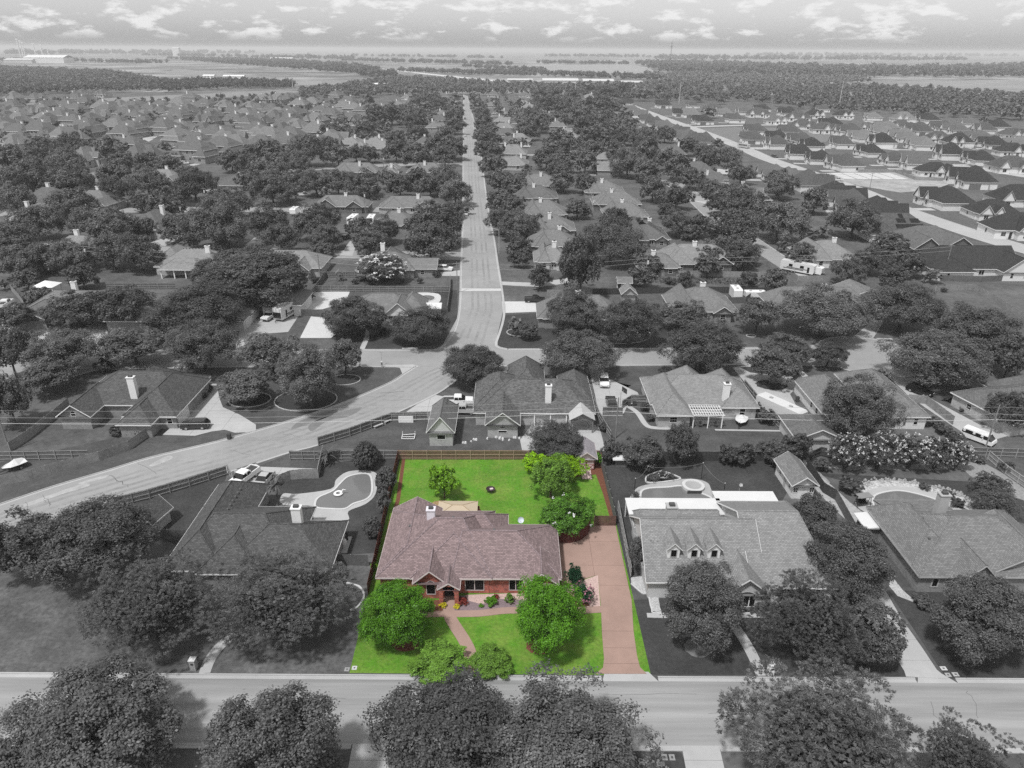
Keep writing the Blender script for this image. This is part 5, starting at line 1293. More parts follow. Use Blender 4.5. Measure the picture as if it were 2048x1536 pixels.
# boats
def covered_boat(label, c, heading, ln, v):
    root = thing('covered_boat', label, 'boat', (c[0], c[1], 0), R(heading))
    t = MB(); st = [(-ln / 2, 1.05, .55, 1.2), (-ln * .1, 1.1, .5, 1.75), (ln * .22, .9, .55, 1.35), (ln / 2, .08, .9, 1.15)]
    h = MB()
    for (x0, w0, b0, t0), (x1, w1, b1, t1) in zip(st, st[1:]):
        for s in (-1, 1):
            q = [(x0, s * w0, .95), (x1, s * w1, .95), (x1, 0, t1), (x0, 0, t0)]
            t.face(q if s < 0 else q[::-1])
            q = [(x0, 0, b0 - .2), (x1, 0, b1 - .2), (x1, s * w1, .96), (x0, s * w0, .96)]
            h.face(q if s < 0 else q[::-1])
    h.face([(-ln / 2, -1.05, .95), (-ln / 2, 0, .35), (-ln / 2, 1.05, .95), (-ln / 2, 0, 1.2)])
    h.build('hull', paint(0.1), root); t.build('cover', M('boat_cover', v, amp=0.1, sc=2), root)
    for s in (-1, 1): wheel(root, -0.6, s * 0.9, 0.3, 0.2)
    k = MB(); k.tube((0, .3, .4), (ln / 2 + 1, 0, .45), .05, n=5); k.tube((0, -.3, .4), (ln / 2 + 1, 0, .45), .05, n=5); k.build('trailer_frame', TYRE, root)
    return root
covered_boat('covered boat on a trailer behind the weathered fence at left', (-80.62, 98.32), 235, 3.4, 0.6)
covered_boat('covered white dinghy standing on the lawn by the pergola', (42.00, 115.04), 245, 3.2, 0.5)
# ---------------------------------------------------------------- things on the plot
gz = thing('gazebo', 'tan square canopy gazebo behind the white chimney', 'gazebo', (-7.7, 84.6, 0))
mb = MB(); TAN = M('canvas_tan', (0.43, 0.355, 0.26), amp=0.05, sc=2)
c = [(-2.85, -1.9), (2.85, -1.9), (2.85, 1.9), (-2.85, 1.9)]
e = [(-0.7, 0), (0.7, 0)]
addface(mb, [(*c[0], 2.4), (*c[1], 2.4), (0.7, 0, 3.0), (-0.7, 0, 3.0)]); addface(mb, [(*c[2], 2.4), (*c[3], 2.4), (-0.7, 0, 3.0), (0.7, 0, 3.0)])
addface(mb, [(*c[1], 2.4), (*c[2], 2.4), (0.7, 0, 3.0)]); addface(mb, [(*c[3], 2.4), (*c[0], 2.4), (-0.7, 0, 3.0)])
for i in range(4):
    a, b = c[i], c[(i + 1) % 4]; mb.face([(*a, 2.15), (*b, 2.15), (*b, 2.4), (*a, 2.4)])
mb.build('canopy', TAN, gz)
sm_ = MB(); SE = M('canvas_seam', (0.3, 0.22, 0.13), amp=0)
for q, t in ((c[0], e[0]), (c[1], e[1]), (c[2], e[1]), (c[3], e[0]), (e[0], e[1])): sm_.tube((*q, 3.01 if q in e else 2.42), (*t, 3.02), 0.035, n=4)
sm_.build('seam', SE, gz)
for q in c: MB().box((q[0] * .96, q[1] * .96, 1.15), (0.09, 0.09, 2.3)).build('post', SE, gz)
fp = thing('fire_pit', 'round dark metal fire bowl standing on the green lawn', 'fire pit', (-3.24, 92.43))
IRON = M('iron_dark', (0.035, 0.02, 0.025), rough=0.5, amp=0.2)
MB().lathe([(0.2, 0.28), (0.55, 0.42), (0.62, 0.62), (0.72, 0.64), (0.6, 0.6), (0.3, 0.42), (0.0, 0.4)], n=16).build('bowl', IRON, fp, smooth=True)
mb = MB()
for i in range(4):
    a = i * math.pi / 2 + .4; mb.tube((0.5 * math.cos(a), 0.5 * math.sin(a), 0.4), (0.62 * math.cos(a), 0.62 * math.sin(a), 0), 0.035, n=5)
mb.build('leg', IRON, fp)
MB().box((0.15, 0.1, 0.5), (0.5, 0.35, 0.16), 0.4).build('ash', M('ash_pale', (0.6, 0.5, 0.5), amp=0.2), fp)
ch = thing('chiminea', 'reddish clay chiminea beside the tan gazebo', 'chiminea', (-4.80, 85.91))
MB().lathe([(0.0, 0.25), (0.42, 0.4), (0.55, 0.8), (0.4, 1.15), (0.2, 1.4), (0.18, 1.75), (0.24, 1.8)], n=12).build('pot', M('clay', (0.28, 0.1, 0.075), amp=0.2), ch, smooth=True)
mb = MB()
for i in range(3):
    a = i * 2.1; mb.tube((0.3 * math.cos(a), 0.3 * math.sin(a), 0.5), (0.5 * math.cos(a), 0.5 * math.sin(a), 0), 0.04, n=4)
mb.build('stand', IRON, ch)
def dish(label, c, r=0.45, z=1.9, v=(0.55, 0.6, 0.66)):
    root = thing('satellite_dish', label, 'satellite dish', (c[0], c[1], z))
    DM = M('dish_%d' % int(v[0] * 100), v, rough=0.4, amp=0)
    m = MB(); m.lathe([(0, 0), (r * .5, 0.04), (r * .85, 0.12), (r, 0.2)], n=16)
    o = m.build('reflector', DM, root, smooth=True); o.rotation_euler = (R(55), 0, R(10))
    k = MB(); k.tube((0, 0.1, -z), (0, 0.1, 0), 0.035, n=6); k.build('mast', TRIMG, root)
    k = MB(); k.tube((0, -0.05, -0.3), (0.05, -0.6, 0.15), 0.02, n=5); k.box((0.05, -0.62, 0.17), (0.12, 0.1, 0.1)); k.build('arm', TRIMG, root)
    return root
dish('pale blue satellite dish standing behind the mauve roof', (1.32, 82.62))
dish('white satellite dish on the flat patio roof of the dormer house', (34.05, 89.31), 0.3, 3.6, (0.35, 0.35, 0.35))
# bins, mailboxes, meter lids, hydrants
def bin_(label, c, v=0.06):
    root = thing('wheelie_bin', label, 'bin', (c[0], c[1], 0))
    MB().box((0, 0, 0.5), (0.52, 0.6, 0.9), taper=1.12).build('body', M('bin_%d' % int(v * 100), v, amp=0), root)
    MB().box((0, 0, 0.99), (0.64, 0.72, 0.08)).build('lid', M('bin_lid', 0.05, amp=0), root)
    for s in (-1, 1): MB().tube((s * 0.3, 0.3, 0.12), (s * 0.24, 0.3, 0.12), 0.12, n=8).build('wheel', TYRE, root)
bin_('dark wheelie bin at the kerb of the curved street by the drive', (-49.47, 108.48))
bin_('left one of two dark bins inside the curved rail fence', (22.56, 122.09))
bin_('right one of two dark bins inside the curved rail fence', (23.56, 122.31))
bin_('dark bin on the drive beside the white walled house', (55.77, 124.43))
bin_('bin beside the rolling gate of the motorhome house', (-64.58, 172.57))
def mailbox(label, c, m, h=1.4, w=0.62):
    root = thing('mailbox', label, 'mailbox', (c[0], c[1], 0))
    MB().box((0, 0, h / 2), (w, w, h)).build('pillar', m, root)
    MB().box((0, 0, h + 0.05), (w + .1, w + .1, 0.1)).box((0, 0, h + 0.16), (w * .8, w * .8, 0.14), taper=0.3).build('cap', M('cap_pale', 0.55, amp=0.1), root)
    MB().box((0, -w / 2 - 0.02, h * .72), (0.24, 0.05, 0.22)).build('door', DOORD, root)
mailbox('speckled brick mailbox pillar beside the left front walk', (-34.86, 57.46), M('mail_brick', 0.3, amp=0.5, sc=8))
mailbox('white mailbox pillar beside the curved walk of the dormer house', (28.55, 57.20), TRIM)
mailbox('pale mailbox pillar beside the steps of the motorhome corner', (-27.98, 139.74), TRIMG, 1.3, 0.3)
def lid(label, c, v=0.5, sx=0.45, sy=0.6):
    root = thing('meter_cover', label, 'utility cover', (c[0], c[1], 0.0))
    MB().box((0, 0, 0.02), (sx + .25, sy + .25, 0.04)).build('frame', M('lid_pale_%d' % int(v * 100), v, amp=0.1), root)
    MB().box((0, 0, 0.045), (sx * .6, sy * .6, 0.02)).build('lid', M('lid_dark', 0.1, amp=0), root)
lid('left one of two pale meter covers in the rounded grass island', (14.98, 46.93), 0.32, .3, .4)
lid('right one of two pale meter covers in the rounded grass island', (15.70, 46.93), 0.32, .3, .4)
lid('pale utility slab below the two meter covers in the grass island', (14.46, 46.23), 0.25, 0.5, 0.2)
lid('pinkish meter cover at the front left corner of the green lawn', (-17.26, 57.72), 0.5, 0.3, 0.3)
lid('round grey cover just left of the coloured plot corner', (-18.04, 57.51), 0.3, 0.3, 0.3)
lid('pale flat stone near the verge of the right hand drive', (48.13, 58.10), 0.5, 0.4, 0.3)
lid('meter cover by the kerb at right, nearest the drive', (48.13, 57.19), 0.35, 0.3, 0.3)
lid('open meter cover by the kerb at right, farther from the drive', (49.00, 57.27), 0.4, 0.4, 0.3)
hy = thing('fire_hydrant', 'fire hydrant on the verge of the cul de sac', 'fire hydrant', (78.71, 160.57))
MB().lathe([(0.16, 0), (0.16, 0.08), (0.1, 0.1), (0.1, 0.55), (0.15, 0.58), (0.11, 0.72), (0.0, 0.82)], n=10).build('barrel', TRIMG, hy)
mb = MB(); mb.tube((-0.2, 0, .45), (0.2, 0, .45), 0.06, n=6); mb.build('nozzle', TRIMG, hy)
# goal frame, hoop, panel, swing set
gf = thing('goal_frame', 'white low goal frame lying on the lawn by the workshop', 'goal', (-18.18, 109.18))
mb = MB()
for a, b in (((-1.1, -.7), (1.1, -.7)), ((-1.1, .7), (1.1, .7)), ((-1.1, -.7), (-1.1, .7)), ((1.1, -.7), (1.1, .7)), ((-1.1, 0), (1.1, 0))): mb.tube((*a, .25), (*b, .45 if b[1] > 0 else .25), 0.06, n=5)
for x in (-1.1, 1.1): mb.tube((x, .7, 0), (x, .7, 1.0), 0.05, n=5)
mb.build('frame', TRIM, gf)
bd = thing('white_board', 'white board leaning inside the railed fence by the street', 'board', (-19.41, 114.92))
MB().box((0, 0, .65), (2.7, 0.08, 1.3)).build('board', TRIM, bd)
mb = MB(); mb.box((-1, 0.2, .4), (.1, .5, .1)); mb.box((1, .2, .4), (.1, .5, .1)); mb.build('brace', TRIMG, bd)
bh = thing('basketball_hoop', 'basketball hoop on a pole beside the pergola house drive', 'basketball hoop', (20.82, 122.07))
mb = MB(); mb.tube((0, 0, 0), (0, 0, 3.0), 0.06, n=6); mb.tube((0, 0, 2.9), (0.5, .1, 3.2), 0.05, n=5); mb.build('pole', TRIMG, bh)
MB().box((0.65, .12, 3.3), (0.08, 1.5, 1.0), 0.5).build('backboard', M('board_dark', 0.05, amp=0), bh)
def playset(label, c, rz, v=0.3):
    root = thing('playset', label, 'playset', (c[0], c[1], 0), R(rz))
    tm = M('play_timber', 0.16, amp=0.2)
    mb = MB()
    for x in (-.8, .8):
        for y in (-.8, .8): mb.tube((x, y, 0), (x, y, 2.6), 0.07, n=5)
    mb.box((0, 0, 1.3), (1.8, 1.8, .1)); mb.tube((.8, 0, 2.4), (4, 0, 2.4), .07, n=5); mb.tube((4, 0, 2.4), (4, 1, 0), .06, n=5); mb.tube((4, 0, 2.4), (4, -1, 0), .06, n=5)
    mb.build('tower', tm, root)
    r = MB(); addface(r, [(-1.1, -1.1, 2.5), (1.1, -1.1, 2.5), (1.1, 0, 3.5), (-1.1, 0, 3.5)]); addface(r, [(1.1, 1.1, 2.5), (-1.1, 1.1, 2.5), (-1.1, 0, 3.5), (1.1, 0, 3.5)]); r.build('roof', tm, root)
    s = MB()
    for i in range(6):
        t, u = i / 6, (i + 1) / 6
        z = lambda q: 1.35 * (1 - q) ** 1.6 + .15
        s.face([(-.8 - 3 * t, -.35, z(t)), (-.8 - 3 * t, .35, z(t)), (-.8 - 3 * u, .35, z(u)), (-.8 - 3 * u, -.35, z(u))])
    s.build('slide', M('slide_%d' % int(v * 100), v, amp=0), root)
playset('timber playset with a peaked roof in the fenced yard', (-50.91, 202.48), -80)
playset('playset with a bright white curving slide by the round tree', (48.54, 259.14), 20, 0.8)
# spa, umbrella, pool toys, patio bits
sp = thing('raised_spa', 'round raised stone spa at the edge of the right pool', 'spa', (28.48, 93.99))
MB().lathe([(1.75, 0), (1.75, 0.5), (1.25, 0.52), (1.2, 0.35)], n=20).build('rim', M('coping', 0.6), sp)
MB().lathe([(1.22, 0.4), (0.0, 0.4)], n=20).build('water', M('spa_water', 0.33, rough=0.1, amp=0.1), sp)
mb = MB(); mb.box((-0.2, -1.75, .3), (2.2, .12, .5)); mb.build('spillway', M('spill_dark', 0.06, amp=0.2), sp)
fl = thing('pool_float', 'white swan shaped float on the kidney pool', 'pool float', (-26.58, 91.53))
MB().lathe([(0.35, 0.06), (0.6, 0.12), (0.75, 0.25), (0.6, 0.38), (0.35, 0.3)], n=14).build('ring', TRIM, fl, smooth=True)
mb = MB(); mb.tube((0.4, 0, .25), (0.75, 0.1, .85), 0.13, .1, 6); mb.tube((0.75, .1, .85), (1.15, .15, .75), .1, .05, 6); mb.build('neck', TRIM, fl)
def umbrella(label, c, v, rz=0):
    root = thing('patio_umbrella', label, 'umbrella', (c[0], c[1], 0))
    m = MB(); n = 8
    for i in range(n):
        a, b = 2 * math.pi * i / n, 2 * math.pi * (i + 1) / n
        m.face([(1.5 * math.cos(a), 1.5 * math.sin(a), 2.2), (1.5 * math.cos(b), 1.5 * math.sin(b), 2.2), (0, 0, 2.75)])
    m.build('canopy', M('umbrella_%d' % int(v * 100), v, amp=0.1), root)
    mb = MB(); mb.tube((0, 0, 0), (0, 0, 2.7), .04, n=5); mb.lathe([(.3, 0), (.3, .1), (0, .12)], n=8); mb.build('pole', TRIMG, root)
def table_set(label, c, v=0.05):
    root = thing('patio_table', label, 'table', (c[0], c[1], 0.05))
    MB().box((0, 0, .74), (1.6, 1.0, .05)).build('top', M('tabletop_%d' % int(v * 100), v, amp=0.1), root)
    for x in (-.7, .7):
        for y in (-.4, .4): MB().box((x, y, .36), (.06, .06, .72)).build('leg', TRIMG, root)
def chair(label, c, rz, v=0.05):
    root = thing('patio_chair', label, 'chair', (c[0], c[1], 0.05), R(rz))
    m = M('chair_%d' % int(v * 100), v, amp=0.1)
    MB().box((0, 0, .42), (.5, .5, .06)).build('seat', m, root); MB().box((0, .25, .72), (.5, .05, .55)).build('backrest', m, root)
    for x in (-.22, .22):
        for y in (-.22, .22): MB().box((x, y, .2), (.05, .05, .4)).build('leg', m, root)
table_set('dark patio table under the covered patio of the speckled roof house', (3.40, 117.74))
table_set('low dark table inside the timber pavilion', (13.15, 115.87), 0.02)
for k, (p, t) in enumerate((((2.16, 115.75), 'dark chair at the left end of the covered patio'), ((4.89, 114.62), 'pale chair in front of the covered patio window'), ((7.11, 115.03), 'pale chair at the right end of the covered patio'))):
    chair(t, p, 20 * k, 0.05 if k == 0 else 0.5)
table_set('small table under the white pergola', (35.28, 114.19), 0.1)
chair('dark chair under the left half of the white pergola', (34.27, 113.80), 0)
chair('dark chair under the right half of the white pergola', (37.20, 113.84), 30)
# lounger with black cushion at the right-hand pool
lg = thing('swing_bench', 'black canopied swing bench on the deck of the hipped house pool', 'garden swing', (52.87, 89.22))
mb = MB(); mb.box((0, 0, 1.9), (2.2, 1.3, .08), .2); mb.build('canopy', M('swing_canopy', 0.2, amp=0.1), lg)
mb = MB(); mb.box((-.1, 0, .55), (1.6, .6, .12), .2); mb.box((-.2, .3, .9), (1.6, .1, .6), .2); mb.build('seat', DARK, lg)
mb = MB()
for x in (-1, 1):
    mb.tube((x, -.6, 0), (x, 0, 1.9), .04, n=5); mb.tube((x, .6, 0), (x, 0, 1.9), .04, n=5)
mb.build('frame', DARK, lg)
# safety posts and string round the right pool
ps = []
for i, p in enumerate(((18.89, 91.82), (21.41, 95.34), (30.32, 96.45), (32.21, 90.61))):
    r_ = thing('light_pole', ['dark string light pole at the near left of the spa pool', 'dark string light pole at the far left of the spa pool', 'dark string light pole at the far right of the spa pool', 'dark string light pole behind the flat patio roof'][i], 'pole', (p[0], p[1], 0))
    mb = MB(); mb.tube((0, 0, 0), (0, 0, 3.0), .05, n=6); mb.build('shaft', DARK, r_); mb = MB(); mb.box((0, 0, 3.03), (.14, .14, .1)); mb.build('cap', TRIMG, r_)
    ps.append(p)
mb = MB()
for a, b in zip(ps, ps[1:]):
    q = None
    for k in range(9):
        t = k / 8; p = (a[0] + (b[0] - a[0]) * t, a[1] + (b[1] - a[1]) * t, 2.95 - 0.5 * (1 - (2 * t - 1) ** 2))
        if q: mb.tube(q, p, .02, n=4)
        q = p
tag(mb.build('light_string', M('string_grey', 0.2, amp=0)), 'string of garden lights slung between four dark poles', 'string lights')
# small wall and equipment beside the dark house
eq = thing('pool_equipment', 'pool pump and white filter tank on a concrete pad beside the dark house', 'pool equipment', (-23.06, 79.80))
MB().box((0, -.6, .05), (1.5, 3.6, .1)).build('pad', GR['concrete'], eq)
MB().lathe([(.0, .1), (.4, .1), (.45, .6), (.35, .95), (.0, 1.05)], n=12).build('filter_tank', TRIM, eq, (0, -.6, 0), smooth=True)
MB().tube((0.1, .5, .1), (0.1, .5, 1.3), .25, n=10).build('pump', DARK, eq)
mb = MB(); mb.tube((.1, .5, 1), (0, 1.6, 1.5), .07, n=5); mb.tube((0, -.6, .9), (.1, .5, 1.2), .07, n=5); mb.build('pipe', TRIMG, eq)
# benches and planks inside the railed fence
mb = MB(); 
for i, (p, q) in enumerate((((-24.83, 112.39), (-23.43, 113.72)), ((-23.22, 114.11), (-22.22, 115.27)))):
    t = thing('garden_bench', ['pale bench along the railed fence, nearer end', 'pale bench along the railed fence, far end'][i], 'bench', ((p[0] + q[0]) / 2, (p[1] + q[1]) / 2, 0), math.atan2(q[1] - p[1], q[0] - p[0]))
    l = math.dist(p, q)
    MB().box((0, 0, .45), (l, .4, .06)).build('seat', TRIMG, t); MB().box((-l * .4, 0, .2), (.08, .35, .42)).box((l * .4, 0, .2), (.08, .35, .42)).build('leg', TRIMG, t)
# ---------------------------------------------------------------- poles, wires, lamps
POLE = M('pole_wood', 0.2, amp=0.3, sc=3); POLED = M('pole_dark', 0.06, amp=0.2); STEEL = M('pole_steel', 0.45, amp=0.05)
def pole(label, c, h, tr=False, arm=True, m=POLE, r=0.15):
    root = thing('utility_pole', label, 'utility pole', (c[0], c[1], 0))
    MB().tube((0, 0, 0), (0, 0, h), r, r * .65, 8).build('shaft', m, root)
    if arm:
        mb = MB().box((0, 0, h - .5), (2.0, .1, .12))
        mb.build('crossarm', m, root)
    if tr: MB().tube((.3, -.25, h - 2.2), (.3, -.25, h - 1.2), .25, n=10).build('transformer', M('transformer', 0.6, amp=0), root)
    return root
P0, P1, P2 = (-85.07, 103.99), (18.34, 109.58), (82.44, 107.29)
pole('leaning pale utility pole at the left edge by the grey fences', P0, 8.0, arm=False)
pole('utility pole behind the row of small trees right of the coloured plot', P1, 8.0, arm=False)
pole('utility pole with a light on top near the white van at right', P2, 8.0, arm=False)
for lb, p, h, tr in (('utility pole with a white transformer left of the clipped hedge tree', (-128.63, 209.83), 8.5, True), ('utility pole by the play yard fence', (-55.76, 199.42), 9, False), ('bare pole on the verge of the long street corner', (-15.47, 191.67), 9, False),
                     ('pole with a transformer between the oaks left of the trailers', (-131.66, 308.18), 8.5, True), ('pole beside the recessed porch house', (-61.36, 297.65), 9, True), ('pole among the oaks beside the small cottage', (-71.63, 406.38), 9, True),
                     ('tall dark pole beside the white toy playhouse', (31.90, 287.50), 9, True), ('pole with transformer by the bushes in the back strip', (38.69, 200.16), 8.5, True), ('dark pole behind the paired dark trees', (38.17, 215.76), 8.5, False),
                     ('steel pole in front of the white gabled house', (131.52, 210.49), 10, False), ('pole beside the tallest tree near the solar house', (145.64, 330.46), 11, False), ('pole standing on the building site', (177.75, 362.41), 8, False), ('pole behind the crest of oaks near the pale road', (121.43, 431.83), 9, False)):
    pole(lb, p, h, tr)
for lb, p, h in (('tall steel transmission pole on the left of two in the far trees', (216.24, 996.93), 26), ('tall steel transmission pole behind the new houses', (373.24, 873.96), 32), ('thin steel pole in the oaks by the far highway', (-189.70, 1429.59), 25), ('thin steel pole in the centre of the far oaks', (87.73, 1091.79), 24),
                 ('thin steel pole beside the central far rows', (-44.17, 1300.24), 22), ('thin pole at the left edge of the far pale field', (-372.99, 1298.53), 24), ('thin pole in the far left tree belt', (-579.13, 1663.61), 24)):
    pole(lb, p, h, False, True, STEEL, 0.45)
tw = thing('radio_mast', 'slender lattice radio mast rising above the horizon at right', 'mast', (342.37, 1706.84))
mb = MB(); H_ = 78
for i in range(3):
    a = i * 2.094; mb.tube((1.6 * math.cos(a), 1.6 * math.sin(a), 0), (.5 * math.cos(a), .5 * math.sin(a), H_), .22, n=4)
mb.build('leg', M('mast_grey', 0.2, amp=0), tw)
mb = MB()
for k in range(26):
    z0, z1 = H_ * k / 26, H_ * (k + 1) / 26; r0, r1 = 1.6 - 1.1 * k / 26, 1.6 - 1.1 * (k + 1) / 26
    for i in range(3):
        a, b = i * 2.094, (i + 1) * 2.094; mb.tube((r0 * math.cos(a), r0 * math.sin(a), z0), (r1 * math.cos(b), r1 * math.sin(b), z1), .1, n=3)
mb.build('lattice', MATS['mast_grey'], tw)
mb = MB(); mb.box((0, 0, H_ - 8), (3.6, 3.6, 1.2)); mb.box((0, 0, H_ - 2), (4.2, .5, .8)); mb.tube((0, 0, H_), (0, 0, H_ + 6), .15, n=4); mb.build('antenna', MATS['mast_grey'], tw)
def wire(label, pts, sag=0.6, r=0.022, v=0.5, group='overhead wires'):
    mb = MB()
    for a, b in zip(pts, pts[1:]):
        q = None
        n = max(6, int(math.dist(a, b) / 6))
        for k in range(n + 1):
            t = k / n; p = tuple(a[i] + (b[i] - a[i]) * t - (sag * (1 - (2 * t - 1) ** 2) if i == 2 else 0) for i in range(3))
            if q: mb.tube(q, p, r, n=4, cap=False)
            q = p
    tag(mb.build('overhead_wire', M('wire_%d' % int(v * 100), v, rough=0.4, amp=0)), label, 'wire', group)
far = (150, 108.5)
for z, lb, vv in ((7.7, 'topmost overhead wire across the back gardens behind the plot', .3), (6.4, 'middle overhead wire across the back gardens behind the plot', .4), (5.3, 'lowest and palest overhead wire across the back gardens behind the plot', .65)):
    wire(lb, [(-140, 107, z), (P0[0], P0[1], z), (P1[0], P1[1], z), (P2[0], P2[1], z), (*far, z)], 0.9, 0.03 if vv > .6 else .022, vv)
q0, q1, q2 = (-128.63, 209.83), (-55.76, 199.42), (-15.47, 191.67)
q3, q4 = (38.69, 200.16), (131.52, 210.49)
wire('upper wire along the second alley behind the cross street', [(-220, q0[1], 8), (*q0, 8), (*q1, 8.4), (*q2, 8.4), (*q3, 8), (*q4, 9.2)], 1.0, .035, .35)
wire('lower wire along the second alley behind the cross street', [(-220, q0[1], 6.6), (*q0, 6.6), (*q1, 7), (*q2, 7), (*q3, 6.8), (*q4, 8)], 1.0, .035, .35)
r0, r1, r2 = (31.90, 287.50), (38.17, 215.76), (18.34, 109.58)
wire('wire running up the alley past the toy playhouse', [(*r1, 8), (*r0, 8.6), (*(36.83, 438.70), 8.4)], .8, .04, .4)
def street_lamp(label, c, d, h=8.5, ln=2.6):
    root = thing('street_lamp', label, 'street lamp', (c[0], c[1], 0), R(d))
    mb = MB(); mb.tube((0, 0, 0), (0, 0, h - .8), .1, .07, 6)
    q = (0, 0, h - .8)
    for k in range(1, 7):
        a = math.pi / 2 * k / 6; p = (ln * (1 - math.cos(a)), 0, h - .8 + .8 * math.sin(a)); mb.tube(q, p, .05, n=5); q = p
    mb.build('column', STEEL, root)
    MB().box((ln + .25, 0, h), (.7, .28, .16)).build('lamp_head', TRIMG, root)
street_lamp('curved arm street lamp on the right of the long street, nearest', (-4.59, 234.05), 170)
street_lamp('curved arm street lamp on the right of the long street, farther up', (-18.28, 462.24), 170)
street_lamp('curved arm street lamp among the oaks by the right side street', (86.24, 368.17), 200)
sg = thing('street_sign', 'street sign pole at the side street corner', 'sign', (-28.16, 140.80))
MB().tube((0, 0, 0), (0, 0, 3.0), .05, n=6).build('post', STEEL, sg); MB().box((0, 0, 3.1), (.9, .03, .2)).build('blade', TRIMG, sg)
# storm drain mouths
for lb, p in (('storm drain mouth in the kerb of the corner lot', (-23.31, 149.94)), ('storm drain mouth in the cul de sac kerb', (88.59, 157.44))):
    t = thing('storm_drain', lb, 'storm drain', (p[0], p[1], 0)); MB().box((0, 0.3, .1), (3.6, .9, .2)).build('lid', GR['concrete'], t); MB().box((0, -.17, .08), (3.2, .05, .1)).build('mouth', DARK, t)
# pile of soil and forms on the building site
fs = thing('slab_formwork', 'white formwork grid of a new house slab on the building site', 'formwork', (194.39, 401.56))
for i in range(5):
    for j in range(3): MB().box((-14 + i * 7, -7 + j * 7, .2), (6.2, 6.2, .25)).build('slab', GR['white'], fs)

# ---------------------------------------------------------------- trees
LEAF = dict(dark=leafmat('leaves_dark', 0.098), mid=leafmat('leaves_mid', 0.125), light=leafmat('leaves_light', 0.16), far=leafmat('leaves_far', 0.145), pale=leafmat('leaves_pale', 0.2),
            green=leafmat('leaves_green', (0.085, 0.225, 0.012)), green2=leafmat('leaves_green_pale', (0.13, 0.25, 0.035)), lime=leafmat('leaves_lime', (0.2, 0.38, 0.01)),
            ygreen=leafmat('leaves_yellowgreen', (0.12, 0.25, 0.012), 0.4), magno=leafmat('leaves_magnolia', (0.07, 0.17, 0.018), 0.4), deep=leafmat('leaves_deep', (0.02, 0.075, 0.035)))
BLOSSOM = leafmat('blossom_white', 0.6, 0.2)
BARK = M('bark', 0.07, amp=0.3, sc=4); BARKB = M('bark_brown', (0.09, 0.06, 0.045), amp=0.3, sc=4)
def rdir(rs, n):
    v = rs.normal(size=(n, 3)); return v / np.linalg.norm(v, axis=1)[:, None]
def quads(C, Nn, a, b, rs):
    # C centres, Nn normals, a/b half sizes (n,)
    t = np.cross(Nn, rdir(rs, len(C))); t /= np.linalg.norm(t, axis=1)[:, None] + 1e-9
    u = np.cross(Nn, t)
    A, B = t * a[:, None], u * b[:, None]
    return np.stack([C - A, C - B * .9 + A * .1, C + A, C + B * .9 + A * .1], 1)
def quads_dir(C, D, a, b, rs):
    t = D / (np.linalg.norm(D, axis=1)[:, None] + 1e-9)
    u = np.cross(t, rdir(rs, len(C))); u /= np.linalg.norm(u, axis=1)[:, None] + 1e-9
    A, B = t * a[:, None], u * b[:, None]
    return np.stack([C - A * .2, C - B + A * .5, C + A * 1.3, C + B + A * .5], 1)
def qmesh(name, Q, mat, tone=None):
    n = len(Q)
    me = bpy.data.meshes.new(name)
    me.vertices.add(n * 4); me.vertices.foreach_set('co', np.ascontiguousarray(Q, dtype=np.float32).ravel())
    me.loops.add(n * 4); me.loops.foreach_set('vertex_index', np.arange(n * 4, dtype=np.int32))
    me.polygons.add(n); me.polygons.foreach_set('loop_start', np.arange(0, n * 4, 4, dtype=np.int32))
    me.update(calc_edges=True); me.materials.append(mat)
    at = me.attributes.new('spray', 'FLOAT', 'FACE')
    at.data.foreach_set('value', np.ascontiguousarray(tone if tone is not None else np.full(n, .45), dtype=np.float32))
    return me
